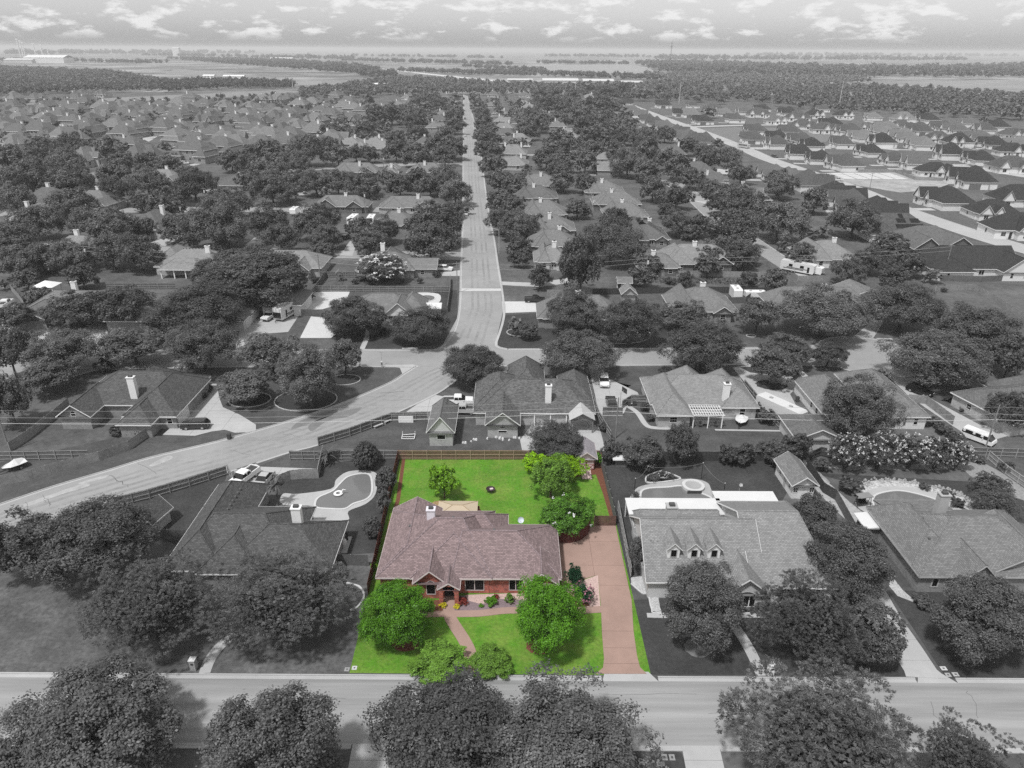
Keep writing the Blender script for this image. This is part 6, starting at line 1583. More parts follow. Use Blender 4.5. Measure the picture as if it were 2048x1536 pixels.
def crown_quads(seed, nb, nc, nl, leaf, kind='oak', tones=False):
    rs = np.random.RandomState(seed)
    D = rdir(rs, nb * 3)
    if kind == 'cone': keep = D[:, 2] > -0.75
    else: keep = D[:, 2] > -0.6
    D = D[keep][:nb]
    nb = len(D)
    if kind == 'dense': rad, br = 0.8 + rs.uniform(-.03, .03, nb), 0.24 + rs.uniform(-.04, .04, nb)
    elif kind == 'cone': rad, br = 0.72 + rs.uniform(-.06, .04, nb), 0.28 + rs.uniform(-.05, .05, nb)
    else: rad, br = 0.72 + rs.uniform(-.24, .2, nb), 0.2 + rs.uniform(-.07, .1, nb)
    if kind != 'cone':
        # some irregularity of the outline
        rad *= 1 + 0.12 * np.sin(D[:, 0] * 4 + seed) * np.cos(D[:, 1] * 3.3 + seed * 2)
    BC = D * rad[:, None]
    if kind == 'cone':
        k = np.clip(1.08 - 0.45 * (BC[:, 2] + .2), .3, 1.1); BC[:, 0] *= k; BC[:, 1] *= k
    Q = []
    cd = rdir(rs, nb * nc)
    bi = np.repeat(np.arange(nb), nc)
    # push clump directions outwards / upwards
    cd = cd + D[bi] * 0.75 + np.array([0, 0, .25]); cd /= np.linalg.norm(cd, axis=1)[:, None]
    cc = BC[bi] + cd * (br[bi] * rs.uniform(.7, 1.05, nb * nc))[:, None]
    li = np.repeat(np.arange(len(cc)), nl)
    if kind == 'spiky':
        out = cd[li] * .8 + rdir(rs, len(li)) * .55 + np.array([0, 0, -.15])
        C = cc[li] + rdir(rs, len(li)) * .02
        a = leaf * rs.uniform(.8, 1.5, len(li)); b = leaf * rs.uniform(.16, .28, len(li))
        Q = quads_dir(C, out, a, b, rs)
    else:
        C = cc[li] + rs.normal(size=(len(li), 3)) * (np.array([.036, .036, .052]) if kind == 'oak' else .028)
        nn = cd[li] * .7 + np.array([0, 0, .45]) + rdir(rs, len(li)) * .6
        nn /= np.linalg.norm(nn, axis=1)[:, None]
        a = leaf * rs.uniform(.7, 1.4, len(li)); b = a * rs.uniform(.5, .85, len(li))
        Q = quads(C, nn, a, b, rs)
    pr = np.percentile(np.linalg.norm(Q.mean(1), axis=1), 97)
    Q = Q / pr
    # inner fill keeps the crown from being see-through
    ni = max(60, len(Q) // 7)
    C = rdir(rs, ni) * (rs.uniform(0.2, .58, ni))[:, None]; C[:, 2] = np.abs(C[:, 2]) * np.sign(rs.uniform(-.35, 1, ni))
    a = np.full(ni, leaf * 1.6)
    Q = np.concatenate([Q, quads(C, rdir(rs, ni), a, a * .8, rs)])
    tn = rs.beta(1.6, 2.2, nb * nc)[li] * .75 + rs.uniform(0, 1, nb)[bi][li] * .25
    return (Q, np.concatenate([tn, np.full(ni, .3)])) if tones else Q
CROWN = {}
def crown(kind, lod, var):
    k = (kind, lod, var)
    if k not in CROWN:
        if lod == 0: p = dict(nb=88, nc=33, nl=14, leaf=.0188)
        elif lod == 1: p = dict(nb=66, nc=22, nl=9, leaf=.032)
        elif lod == 2: p = dict(nb=54, nc=17, nl=7, leaf=.056)
        else: p = dict(nb=36, nc=9, nl=5, leaf=.105)
        if kind == 'spiky': p['nl'] = int(p['nl'] * 1.6)
        if kind in ('dense', 'cone'): p['nb'] = int(p['nb'] * 1.5)
        q_, t_ = crown_quads(17 * var + 5 + lod, kind='oak' if kind == 'crape' else kind, tones=True, **p)
        CROWN[k] = qmesh('crown', q_, LEAF['mid'], t_)
    return CROWN[k]
def trunk_mesh(var, multi=False):
    k = ('trunk', var, multi)
    if k in MESHC: return MESHC[k]
    rn = random.Random(var)
    mb = MB()
    if multi:
        for i in range(5):
            a = i * 1.257 + rn.random(); mb.tube((.04 * math.cos(a), .04 * math.sin(a), -.02), (.4 * math.cos(a), .4 * math.sin(a), .62), .035, .018, 6)
    else:
        lx, ly = rn.uniform(-.04, .04), rn.uniform(-.04, .04)
        mb.tube((0, 0, -.02), (0, 0, .06), .085, .058, 8); mb.tube((0, 0, .06), (lx, ly, .34), .058, .046, 8)
        for i in range(5):
            a = i * 1.257 + rn.random(); q = (lx + .27 * math.cos(a), ly + .27 * math.sin(a), .54 + rn.uniform(-.05, .08))
            mb.tube((lx, ly, .33), q, .036, .022, 6)
            for d in (-.5, .5):
                mb.tube(q, (q[0] + .3 * math.cos(a + d), q[1] + .3 * math.sin(a + d), q[2] + .2), .02, .008, 5)
        mb.tube((lx, ly, .33), (lx, ly, .75), .04, .012, 6)
    MESHC[k] = mb.mesh('trunk', BARK)
    return MESHC[k]
def set_mat(o, m):
    o.material_slots[0].link = 'OBJECT'; o.material_slots[0].material = m
def flowers(seed, n, leaf):
    k = ('fl', seed, n)
    if k in MESHC: return MESHC[k]
    rs = np.random.RandomState(seed)
    D = rdir(rs, n * 3); D = D[D[:, 2] > -.35][:n]
    C = D * rs.uniform(.86, 1.0, len(D))[:, None]
    ri = np.repeat(np.arange(len(C)), 6)
    C2 = C[ri] + rs.normal(size=(len(ri), 3)) * leaf * .8
    nn = D[ri] + rdir(rs, len(ri)) * .8; nn /= np.linalg.norm(nn, axis=1)[:, None]
    a = np.full(len(C2), leaf)
    MESHC[k] = qmesh('blossom', quads(C2, nn, a, a * .8, rs), BLOSSOM)
    return MESHC[k]
def add_tree(i, x, y, Rr, c, zc, kind, tone, label, name=None, cat='tree', group=None):
    d = math.hypot(x, y)
    px = Rr * 1421 / math.hypot(d, 62)
    lod = 0 if px > 62 else 1 if px > 34 else 2 if px > 15 else 3
    nm = name or {'crape': 'crape_myrtle', 'cone': 'conifer', 'dense': 'evergreen_tree', 'magno': 'magnolia_tree'}.get(tone if tone == 'magno' else kind, 'broadleaf_tree')
    root = thing(nm, label, cat, (x, y, 0), 0, group or ('garden and street trees' if d < 220 else 'trees of the old neighbourhood'))
    v = i % (3 if lod == 0 else 4)
    cr_ = link('crown', crown(kind, lod, v), root, (0, 0, zc), (i * 2.39996) % 6.283, (Rr * (1 + .1 * math.sin(i * 1.7)), Rr * (1 - .1 * math.sin(i * 1.7)), c))
    set_mat(cr_, LEAF[tone])
    t = link('trunk', trunk_mesh(i % 4, kind == 'crape'), root, (0, 0, 0), i * 1.3, (Rr * .8, Rr * .8, zc + c * .55))
    if tone in ('green', 'green2', 'lime', 'ygreen', 'magno'): set_mat(t, BARKB)
    if kind == 'crape': link('blossom', flowers(v, 85, .045), root, (0, 0, zc), i, (Rr, Rr, c))
    if tone == 'magno': link('blossom', flowers(77, 9, .04), root, (0, 0, zc), i, (Rr, Rr, c))
    return root
TREES = [
(-38.6,45.0,8.53,4.26,5.02,'oak','mid','large pale leaved tree at the bottom left corner by the front street'),
(-20.4,42.3,6.42,5.85,6.44,'oak','dark','clumpy dark tree at the bottom edge, left of the concrete drive'),
(-5.2,43.8,7.95,4.49,5.22,'oak','dark','broad dark tree in front of the coloured plot, left one of the merged pair'),
(4.7,43.9,7.77,4.58,5.31,'oak','mid','broad dark tree in front of the coloured plot, right one of the merged pair'),
(27.8,43.5,9.04,6.06,6.63,'spiky','mid','huge feathery tree at the bottom right covering the street'),
(39.7,41.6,4.72,4.95,5.33,'spiky','mid','smaller feathery tree at the bottom right corner'),
(-62.0,72.4,4.69,4.69,5.08,'oak','dark','dark round tree at the left edge below the curved street'),
(-53.1,72.7,8.03,5.02,5.70,'oak','dark','largest dark round tree left of the barn shed'),
(-41.0,62.0,8.68,4.59,5.31,'spiky','mid','wide feathery tree on the left front lawn, outer one'),
(-25.8,62.3,8.81,4.94,5.62,'spiky','mid','wide feathery tree on the left front lawn next to the coloured plot'),
(-12.7,61.5,4.49,3.68,4.14,'oak','green','bright green tree on the front lawn left of the walk'),
(3.9,61.0,4.81,4.35,4.81,'oak','green','bright green tree on the front lawn between walk and pink drive'),
(-5.4,53.4,6.26,3.13,3.99,'oak','green2','light green tree crown rising over the front kerb of the plot'),
(-10.2,90.7,2.44,3.05,3.19,'oak','ygreen','slender young yellow green tree on the back lawn'),
(6.0,91.1,3.80,3.45,3.81,'oak','green2','full green tree in front of the white red-doored shed'),
(8.3,96.8,3.58,1.79,2.28,'oak','lime','lime green tree half hiding the white red-doored shed'),
(4.0,98.3,2.31,1.76,2.01,'oak','lime','small lime tree at the back fence left of the full green tree'),
(7.9,82.2,4.00,2.75,3.22,'oak','magno','dense glossy green magnolia with white flowers by the pink drive'),
(17.4,73.7,2.40,3.00,3.14,'oak','dark','small dark tree at the left front corner of the dormer house'),
(21.7,62.5,5.30,4.76,5.27,'oak','dark','dark tree in a round mulch ring before the dormer house'),
(32.5,59.4,6.08,5.33,5.92,'spiky','mid','weeping feathery tree right of the dormer house walk'),
(39.7,58.9,3.20,4.00,4.19,'dense','mid','dense clipped oval tree beside the right hand driveway'),
(41.8,70.2,5.47,4.62,5.17,'oak','dark','dark spreading tree between the dormer house and the hipped house'),
(42.4,82.6,4.02,2.75,3.22,'oak','dark','dark tree behind the right roof end of the dormer house'),
(53.4,61.1,6.30,4.03,4.80,'oak','dark','large dark tree before the hipped house at the right edge'),
(16.3,101.1,1.83,2.29,2.40,'oak','dark','small dark multi stem tree left in the row behind the log store'),
(21.5,99.6,3.70,2.74,3.15,'oak','dark','paired dark tree behind the log store'),
(28.0,101.0,3.29,3.85,4.07,'oak','dark','tallest dark tree of the row behind the right pool'),
(35.6,100.8,1.61,2.01,2.11,'oak','dark','low dark bushy tree in the row behind the right pool'),
(38.2,100.8,1.91,2.03,2.18,'oak','dark','slim stemmed dark tree in the row behind the pool lawn'),
(43.3,101.3,2.71,2.00,2.31,'oak','dark','dark tree in the row next to the long garden cottage'),
(47.6,102.8,2.65,2.31,2.57,'oak','dark','round dark tree behind the long garden cottage'),
(59.9,109.4,7.55,5.58,6.20,'oak','mid','big round oak over the roof of the cul de sac house'),
(54.5,99.5,3.22,3.22,3.49,'crape','dark','white flowering crape myrtle, leftmost in the flowering row'),
(59.9,99.8,3.22,3.28,3.55,'crape','dark','white flowering crape myrtle, second in the flowering row'),
(65.1,99.9,3.01,3.12,3.36,'crape','dark','white flowering crape myrtle, middle right of the flowering row'),
(69.3,99.9,2.59,2.80,2.99,'crape','dark','white flowering crape myrtle, fourth in the flowering row'),
(73.2,100.4,2.43,2.27,2.49,'crape','dark','white flowering crape myrtle, rightmost in the flowering row'),
(88.6,112.8,4.02,3.85,4.21,'oak','dark','tree cut by the right edge beside the utility pole'),
(73.8,92.5,3.06,1.53,1.95,'spiky','mid','feathery shrubby tree at right, on the grey gravel bed'),
(70.4,86.7,4.06,2.03,2.59,'spiky','mid','feathery tree behind the roof ridge of the hipped house'),
(52.7,131.5,4.92,4.04,4.55,'oak','mid','open crowned tree in the lawn circle of the drive'),
(58.3,140.4,6.17,3.31,4.13,'oak','mid','tree on the verge just left of the cul de sac'),
(68.3,141.4,4.28,2.45,3.00,'oak','dark','small forked tree standing at the cul de sac rim'),
(86.6,132.9,10.54,5.27,5.92,'oak','mid','wide layered tree right of the cul de sac'),
(76.1,133.0,1.96,1.83,2.01,'dense','dark','small dark magnolia at the mouth of the right drive'),
(103.4,135.9,4.17,4.60,4.91,'oak','dark','tree at the right edge beyond the wide layered one'),
(102.6,148.7,10.63,5.32,5.96,'oak','mid','wide tree beside the empty fenced lawn at right'),
(73.5,160.7,11.35,5.68,6.29,'oak','mid','broad oak left of the cul de sac drive'),
(94.7,163.4,10.55,5.90,6.49,'oak','mid','broad oak with a thick forked trunk right of the cul de sac drive'),
(59.1,161.8,5.86,3.91,4.61,'oak','mid','forked tree by the arched window house'),
(40.4,139.4,9.35,4.94,5.62,'oak','dark','large dense oak on the near verge of the side street'),
(13.5,136.5,8.70,4.35,5.10,'oak','mid','broad oak over the minivan drive'),
(-7.7,131.8,7.29,3.65,4.47,'oak','dark','dark oak standing alone beside the junction'),
(14.9,161.7,8.01,4.76,5.47,'oak','dark','leftmost of three touching oaks across the side street'),
(27.1,152.8,7.56,5.32,5.97,'oak','dark','middle of three touching oaks across the side street'),
(41.2,162.6,6.92,3.46,4.30,'oak','mid','rightmost of three touching oaks across the side street'),
(1.0,158.4,2.14,2.67,2.80,'dense','dark','left of two dark shrubs on the lawn across the junction'),
(3.8,156.4,2.37,2.01,2.24,'dense','dark','right of two dark shrubs on the lawn across the junction'),
(-37.8,159.0,7.90,4.23,4.99,'oak','dark','oak on the lawn left of the corner house'),
(-32.4,158.4,2.64,2.64,2.86,'oak','dark','slim tree against the corner house wall'),
(-20.7,153.7,7.92,3.96,4.75,'oak','dark','wide low oak on the corner lawn'),
(-38.3,121.3,7.01,5.99,6.57,'oak','mid','front tree of the dense clump inside the street curve'),
(-50.7,122.5,5.61,3.05,3.79,'oak','mid','left tree of the dense clump inside the street curve'),
(-50.3,136.4,6.72,4.14,4.91,'oak','mid','rear tree of the dense clump inside the street curve'),
(-34.7,134.8,4.10,4.22,4.56,'oak','mid','slim stemmed right tree of the clump inside the street curve'),
(-65.0,137.6,8.58,4.98,5.66,'oak','mid','pale open tree behind the angled house'),
(-81.0,140.6,7.47,3.73,4.55,'oak','mid','open tree over the side street behind the angled house'),
(-93.8,136.2,8.80,4.40,5.14,'oak','mid','wide open tree over the side street at left'),
(-102.4,133.2,4.95,5.72,6.07,'oak','mid','tree at the left edge beside the side street'),
(-90.6,126.3,5.55,3.07,3.80,'oak','mid','low spreading tree left of the angled house yard'),
(-89.9,113.2,4.15,5.19,5.44,'oak','mid','tree at the left edge by the leaning pole'),
(-117.9,158.1,5.63,3.55,4.24,'oak','mid','tree at the left edge in front of the white pickup'),
(-105.8,163.1,8.33,4.17,4.93,'oak','dark','left of two umbrella shaped trees by the left house'),
(-95.4,163.2,8.20,4.75,5.46,'oak','dark','right of two umbrella shaped trees by the left house'),
(-73.3,159.0,11.62,5.81,6.41,'oak','dark','big round oak left of the motorhome'),
(-68.2,179.9,15.04,7.52,7.94,'dense','dark','very wide clipped tree behind the motorhome garage'),
(-37.9,200.4,7.90,3.95,4.74,'crape','mid','large white flowering tree before the long low wing'),
(7.5,102.3,5.61,2.80,3.57,'oak','dark','dark tree behind the back fence of the coloured plot'),
(-23.8,99.3,2.32,2.32,2.52,'cone','dark','dark egg shaped shrub tree behind the kidney pool garden'),
(-19.3,92.4,1.71,2.14,2.24,'cone','dark','dark oval shrub tree at the right rim of the kidney pool'),
(-18.9,87.3,1.44,1.80,1.89,'oak','mid','loose grey shrub tree below the dark oval one'),
(-19.4,81.2,1.37,1.71,1.79,'cone','dark','round dark shrub tree on the lawn below the kidney pool'),
(7.7,194.5,2.99,3.74,3.92,'oak','dark','small tree by the drive across the long street'),
(18.5,186.9,7.50,9.37,9.60,'oak','dark','foremost dark oak of the tall pair right of the long street'),
]
LM = [("the long street's first lamp",-5,261),("the long street's second lamp",-21,506),('the far end of the long street',-69,1090),('the white cars on the long street',-44,683),('the kerbside white car',-20,298),('the solar panelled roof',21,355),('the white toy playhouse',38,316),('the white garden slide',49,264),('the three stacked roofs',57,378),('the long travel trailer',90,217),('the tall white chimney roof',72,244),('the solar house',156,281),('the cul de sac',81,150),('the right side street bend',83,325),("the pale road's dark roofs",143,590),('the grass triangle',177,642),('the porch house three blocks up',-77,415),('the awning house',-46,322),('the paired trailers',-60,285),('the white camper',-91,299),('the cross street',-79,236),('the rear porch house',-107,224),('the left garden pavilion',-131,192),('the lone light gable',-260,453),("the suburb's front row",-293,528),("the suburb's back row",-442,927),("the suburb's right end",-208,813),("the suburb's left end",-468,708),("the suburb's middle",-279,693),('the carport roof',-207,486),('the left suburb edge',-355,771),('the small far cottage',-68,425),('the white gabled house',149,224),('the shrubby strip',59,206),('the far centre roofs',43,1043),("the pale road's far end",146,912),("the new houses' back row",410,708),('the minivan drive',19,133),('the pale end gable',-61,219),('the left edge roofs',-201,301)]
# further trees: x, y, crown radius, crown half height, crown centre height, shade of leaf
MORE = [(-274,400,9.9,7.6,8.4,2),(-272,423,6.7,5.1,6.1,2),(-257,430,11.3,8.7,9.4,2),(-293,461,8.1,6.2,7.1,2),(-238,433,9.1,7.0,7.8,2),(-251,477,5.0,3.8,4.6,2),(-232,381,9.4,7.2,8.0,2),(-253,388,6.2,4.7,5.7,2),(-212,401,6.7,5.1,6.1,2),(-198,397,6.7,5.1,6.0,2),(-186,397,6.7,5.1,6.0,2),(-217,447,4.3,3.3,4.0,2),(-216,326,10.4,8.0,8.8,1),(-204,336,9.9,7.5,8.4,2),(-243,351,5.6,4.3,5.2,2),(-198,323,7.5,5.7,6.6,1),(-195,357,7.0,5.3,6.3,2),(-171,311,7.5,5.7,6.7,0),(-167,332,8.0,6.1,7.0,2),(-170,278,8.3,6.3,7.2,2),(-155,300,4.9,3.7,4.5,1),(-200,289,7.3,5.6,6.5,1),(-136,279,6.3,4.8,5.8,2),(-162,364,5.8,4.4,5.4,2),(-158,332,4.5,3.4,4.1,2),(-142,323,8.7,6.6,7.5,0),(-112,285,7.7,5.9,6.8,1),(-145,315,4.3,3.2,3.9,1),(-129,351,5.0,3.8,4.6,2),(-168,250,7.5,5.7,6.6,2),(-151,252,6.9,5.3,6.2,2),(-138,244,7.8,5.9,6.8,2),(-131,253,4.6,3.5,4.3,1),(-117,248,5.7,4.3,5.2,1),(-99,238,10.5,7.9,8.7,1),(-164,231,6.4,4.9,5.8,2),(-136,214,5.6,4.2,5.1,1),(-123,214,6.6,5.0,5.9,1),(-113,211,6.5,4.9,5.9,1),(-163,226,3.8,2.9,3.5,1),(-147,212,5.1,3.9,4.7,0),(-110,239,2.9,2.2,2.6,1),(-96,231,3.2,2.4,2.9,0),(-155,405,7.1,5.5,6.4,2),(-157,442,6.2,4.7,5.7,2),(-144,400,6.4,4.9,5.8,2),(-316,555,5.3,4.1,4.9,2),(-353,588,3.6,2.7,3.3,2),(-225,481,4.6,3.5,4.3,2),(-219,491,4.3,3.3,4.0,2),(-252,438,6.2,4.7,5.7,2),(-147,445,7.8,6.0,6.9,2),(-119,426,11.2,8.6,9.3,2),(-121,489,6.0,4.6,5.5,2),(-101,426,7.5,5.7,6.6,2),(-95,447,5.9,4.5,5.4,2),(-86,442,5.8,4.5,5.4,2),(-71,448,7.8,6.0,6.9,2),(-55,424,8.2,6.3,7.2,2),(-50,476,7.5,5.7,6.6,2),(-37,456,8.8,6.7,7.6,2),(-40,432,6.8,5.2,6.2,2),(-127,397,7.0,5.4,6.3,2),(-114,390,8.6,6.6,7.4,2),(-129,373,6.6,5.1,6.0,2),(-113,352,7.8,6.0,6.9,2),(-104,313,8.4,6.4,7.3,2),(-101,324,4.6,3.5,4.3,2),(-105,349,6.2,4.7,5.7,2),(-91,336,7.5,5.7,6.6,2),(-81,336,7.5,5.7,6.6,2),(-70,334,7.4,5.7,6.6,2),(-66,333,4.8,3.6,4.4,2),(-86,330,3.5,2.7,3.3,2),(-61,353,5.7,4.3,5.2,2),(-52,334,6.0,4.5,5.5,2),(-46,350,6.2,4.8,5.7,2),(-38,334,6.0,4.6,5.5,2),(-33,343,7.9,6.1,7.0,2),(-25,314,7.1,5.4,6.3,2),(-23,289,3.7,2.8,3.4,2),(-19,297,2.4,1.8,2.2,1),(-88,256,7.0,5.3,6.2,0),(-69,251,8.0,6.1,7.0,1),(-77,234,6.0,4.6,5.5,1),(-63,237,5.5,4.1,5.0,1),(-62,228,3.2,2.4,2.9,2),(-54,250,5.0,3.8,4.6,1),(-46,247,5.7,4.3,5.2,0),(-47,231,5.8,4.3,5.3,2),(-27,245,9.4,7.1,8.0,0),(-26,222,8.2,6.2,7.1,2),(-137,557,7.2,5.6,6.5,2),(-136,589,5.6,4.3,5.2,2),(-146,543,3.8,2.9,3.5,2),(-160,524,4.1,3.1,3.8,2),(-110,552,8.1,6.2,7.1,2),(-109,583,6.6,5.0,6.0,2),(-83,529,6.9,5.3,6.2,2),(-70,545,7.1,5.4,6.4,2),(-106,615,6.4,4.9,5.8,2),(-126,628,6.0,4.6,5.5,2),(-121,665,11.4,8.8,9.5,2),(-109,677,11.6,8.9,9.7,2),(-85,638,7.7,5.9,6.8,2),(-85,655,11.3,8.6,9.4,2),(-98,867,11.8,9.1,9.8,2),(-47,602,8.3,6.4,7.3,2),(-55,690,7.7,5.9,6.8,2),(-58,736,8.8,6.8,7.6,2),(-65,844,8.6,6.6,7.5,2),(-72,953,8.9,6.8,7.7,2),(-49,532,7.8,6.0,6.9,2),(-25,623,8.6,6.6,7.5,2),(-20,542,8.9,6.8,7.7,2),(-17,497,8.7,6.6,7.5,2),(-14,450,7.9,6.0,6.9,2),(-11,393,6.9,5.3,6.2,2),(-6,341,7.0,5.3,6.3,2),(-5,296,6.1,4.7,5.6,2),(-4,262,5.7,4.3,5.3,0),(-31,730,8.1,6.2,7.1,2),(-41,853,8.0,6.1,7.0,2),(-49,964,8.2,6.3,7.2,2),(-211,845,5.8,4.4,5.4,2),(-192,829,5.7,4.4,5.3,2),(-164,823,6.3,4.9,5.8,2),(-174,914,9.3,7.2,8.0,2),(-121,927,8.7,6.7,7.5,2),(-95,807,8.3,6.4,7.2,2),(-79,828,9.9,7.6,8.4,2),(-97,942,9.6,7.4,8.2,2),(1,334,5.7,4.3,5.2,2),(1,293,5.0,3.8,4.6,2),(3,258,5.9,4.4,5.4,1),(2,229,4.2,3.2,3.9,0),(7,401,3.5,2.7,3.3,2),(5,365,4.5,3.5,4.2,2),(30,494,9.5,7.2,8.1,2),(11,563,8.8,6.7,7.6,2),(7,864,7.4,5.7,6.6,2),(19,619,10.7,8.2,9.0,2),(16,719,8.0,6.2,7.0,2),(19,421,7.4,5.7,6.6,2),(26,407,7.2,5.5,6.4,2),(40,408,7.2,5.5,6.4,2),(35,467,7.4,5.6,6.5,2),(22,377,6.0,4.6,5.6,2),(24,347,5.9,4.5,5.4,2),(34,344,5.8,4.4,5.4,2),(26,289,5.0,3.8,4.6,1),(38,265,5.8,4.4,5.3,0),(47,273,3.0,2.3,2.7,1),(29,258,3.1,2.3,2.8,0),(31,222,8.8,6.6,7.5,1),(33,925,11.8,9.1,9.8,2),(52,972,12.4,9.5,10.2,2),(37,822,11.2,8.6,9.4,2),(57,831,10.6,8.2,9.0,2),(70,919,12.5,9.6,10.3,2),(48,721,11.1,8.5,9.3,2),(69,798,10.2,7.9,8.7,2),(53,652,11.2,8.6,9.4,2),(69,685,10.6,8.1,8.9,2),(85,768,13.1,10.1,10.8,2),(55,565,11.2,8.6,9.4,2),(74,632,10.9,8.3,9.1,2),(92,749,7.1,5.4,6.3,2),(105,770,9.9,7.6,8.4,2),(105,725,8.1,6.2,7.1,2),(100,642,7.2,5.5,6.4,2),(55,508,9.7,7.4,8.3,2),(77,568,9.8,7.5,8.4,2),(80,535,8.4,6.4,7.3,2),(100,560,7.3,5.6,6.5,2),(112,553,7.2,5.5,6.4,2),(85,483,10.5,8.0,8.8,2),(50,468,7.4,5.6,6.6,2),(62,447,7.8,6.0,6.9,2),(61,392,9.3,7.1,8.0,2),(81,447,9.0,6.9,7.7,2),(87,418,7.4,5.6,6.5,2),(69,376,6.7,5.1,6.0,2),(86,382,8.1,6.2,7.1,2),(87,358,6.4,4.9,5.8,2),(63,326,6.4,4.9,5.8,1),(70,309,6.1,4.7,5.6,0),(62,291,3.7,2.8,3.4,0),(112,479,7.1,5.4,6.4,2),(139,509,4.9,3.7,4.5,2),(116,455,6.0,4.6,5.5,2),(110,420,6.3,4.8,5.8,2),(119,411,9.0,6.9,7.8,2),(116,373,5.9,4.5,5.5,2),(91,343,4.6,3.5,4.2,2),(88,314,6.5,4.9,5.9,1),(93,297,8.0,6.1,7.0,1),(87,298,6.2,4.7,5.7,2),(98,289,6.0,4.6,5.5,2),(60,260,5.7,4.3,5.2,1),(68,260,4.7,3.6,4.4,0),(75,239,9.2,7.0,7.8,1),(64,255,3.5,2.7,3.2,2),(61,220,4.5,3.4,4.1,1),(73,223,5.0,3.7,4.6,1),(43,225,2.5,1.9,2.3,0),(87,1146,11.6,8.9,9.7,2),(115,1168,12.8,9.9,10.6,2),(128,1054,13.4,10.3,11.0,2),(158,1097,13.0,10.0,10.7,2),(175,1027,11.3,8.7,9.5,2),(214,1126,11.4,8.8,9.5,2),(246,1013,8.6,6.6,7.5,2),(266,976,7.5,5.7,6.6,2),(198,764,7.8,6.0,6.9,2),(122,332,7.7,5.9,6.8,2),(126,301,6.5,5.0,5.9,2),(95,254,8.8,6.7,7.5,2),(108,257,2.8,2.1,2.6,1),(114,260,2.9,2.2,2.6,1),(124,259,8.2,6.3,7.2,1),(94,225,3.8,2.8,3.4,2),(131,359,5.7,4.4,5.3,2),(240,535,2.3,1.8,2.2,2),(218,527,2.3,1.8,2.1,2),(457,735,3.8,2.9,3.5,2),(508,766,9.8,7.5,8.4,2),(195,522,2.7,2.1,2.5,2),(109,211,5.1,3.9,4.7,0),(119,210,4.9,3.7,4.5,0),(125,233,4.9,3.7,4.5,1),(98,202,4.9,3.7,4.5,1),(110,199,3.8,2.8,3.4,0),(90,219,4.7,3.5,4.3,1),(128,216,2.0,1.5,1.8,1),(124,203,2.7,2.0,2.4,1),(92,238,2.4,1.8,2.2,1),(75,196,3.7,2.8,3.4,1),(59,209,4.3,3.2,3.9,2),(71,217,4.8,3.6,4.4,0),(50,199,2.4,1.8,2.2,0),(41,211,3.8,2.8,3.4,1),(37,198,3.7,2.8,3.4,1),(2,218,3.2,2.4,3.0,0),(8,199,3.2,2.4,2.9,0),(68,198,2.8,2.1,2.5,0),(9,264,4.1,3.1,3.8,1),(1,250,5.9,4.5,5.5,2),(-145,202,5.7,4.3,5.2,2),(-142,209,5.5,4.1,5.0,2),(-134,209,5.5,4.1,5.0,2),(-136,192,3.6,2.7,3.3,1),(-121,193,4.4,3.3,4.0,0),(-125,179,3.1,2.3,2.8,2),(-143,192,2.0,1.5,1.8,1),]

ORDS = 'second third fourth fifth sixth seventh eighth ninth tenth eleventh twelfth thirteenth fourteenth fifteenth sixteenth seventeenth eighteenth nineteenth twentieth'.split()
NUMS = 'two three four five six seven eight nine ten eleven twelve thirteen fourteen'.split()
def autolabel(items):
    # items: (x, y, adjective + noun); a label by the nearest landmark, then by the order from left to right
    g = {}
    for i, (x, y, nm) in enumerate(items):
        b = min(LM, key=lambda l: math.hypot(x - l[1], (y - l[2]) * .55))
        dx, dy = x - b[1], y - b[2]
        rel = ('behind' if dy > 0 else 'in front of') if abs(dy) > abs(dx) * 1.3 else ('left of' if dx < 0 else 'right of')
        g.setdefault('%s %s %s' % (nm, rel, b[0]), []).append(i)
    out = [None] * len(items)
    for k, l in g.items():
        l.sort(key=lambda i: items[i][0] / items[i][1])
        n = len(l)
        for j, i in enumerate(l):
            t = '' if n == 1 else ', leftmost of %s' if j == 0 else ', rightmost of %s' if j == n - 1 else ', %s from the left'
            if 'most' in t: t %= NUMS[min(n, 14) - 2]
            elif t: t %= ORDS[min(j, 19) - 1]
            out[i] = k + t
    return out
for t, lb in zip(MORE, autolabel([(t[0], t[1], ('broad' if t[2] > 6.2 else 'round' if t[2] > 4.2 else 'small') + ' tree') for t in MORE])):
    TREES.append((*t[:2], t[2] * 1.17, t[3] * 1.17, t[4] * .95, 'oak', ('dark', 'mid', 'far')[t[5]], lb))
_front = 'light green tree crown rising over the front kerb of the plot'
TREES = [(-8.0, 58.0, 3.5, 1.25, 1.05) + t[5:] if t[7] == _front else t for t in TREES] + [(-2.4, 57.9, 2.7, 1.15, 0.95, 'oak', 'green2', 'smaller light green crown at the front kerb right of the walk')]
SORT = sorted(TREES, key=lambda t: -t[2] / math.hypot(t[0], t[1], 62))
NIND = 288
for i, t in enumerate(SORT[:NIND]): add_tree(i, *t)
REST = SORT[NIND:]
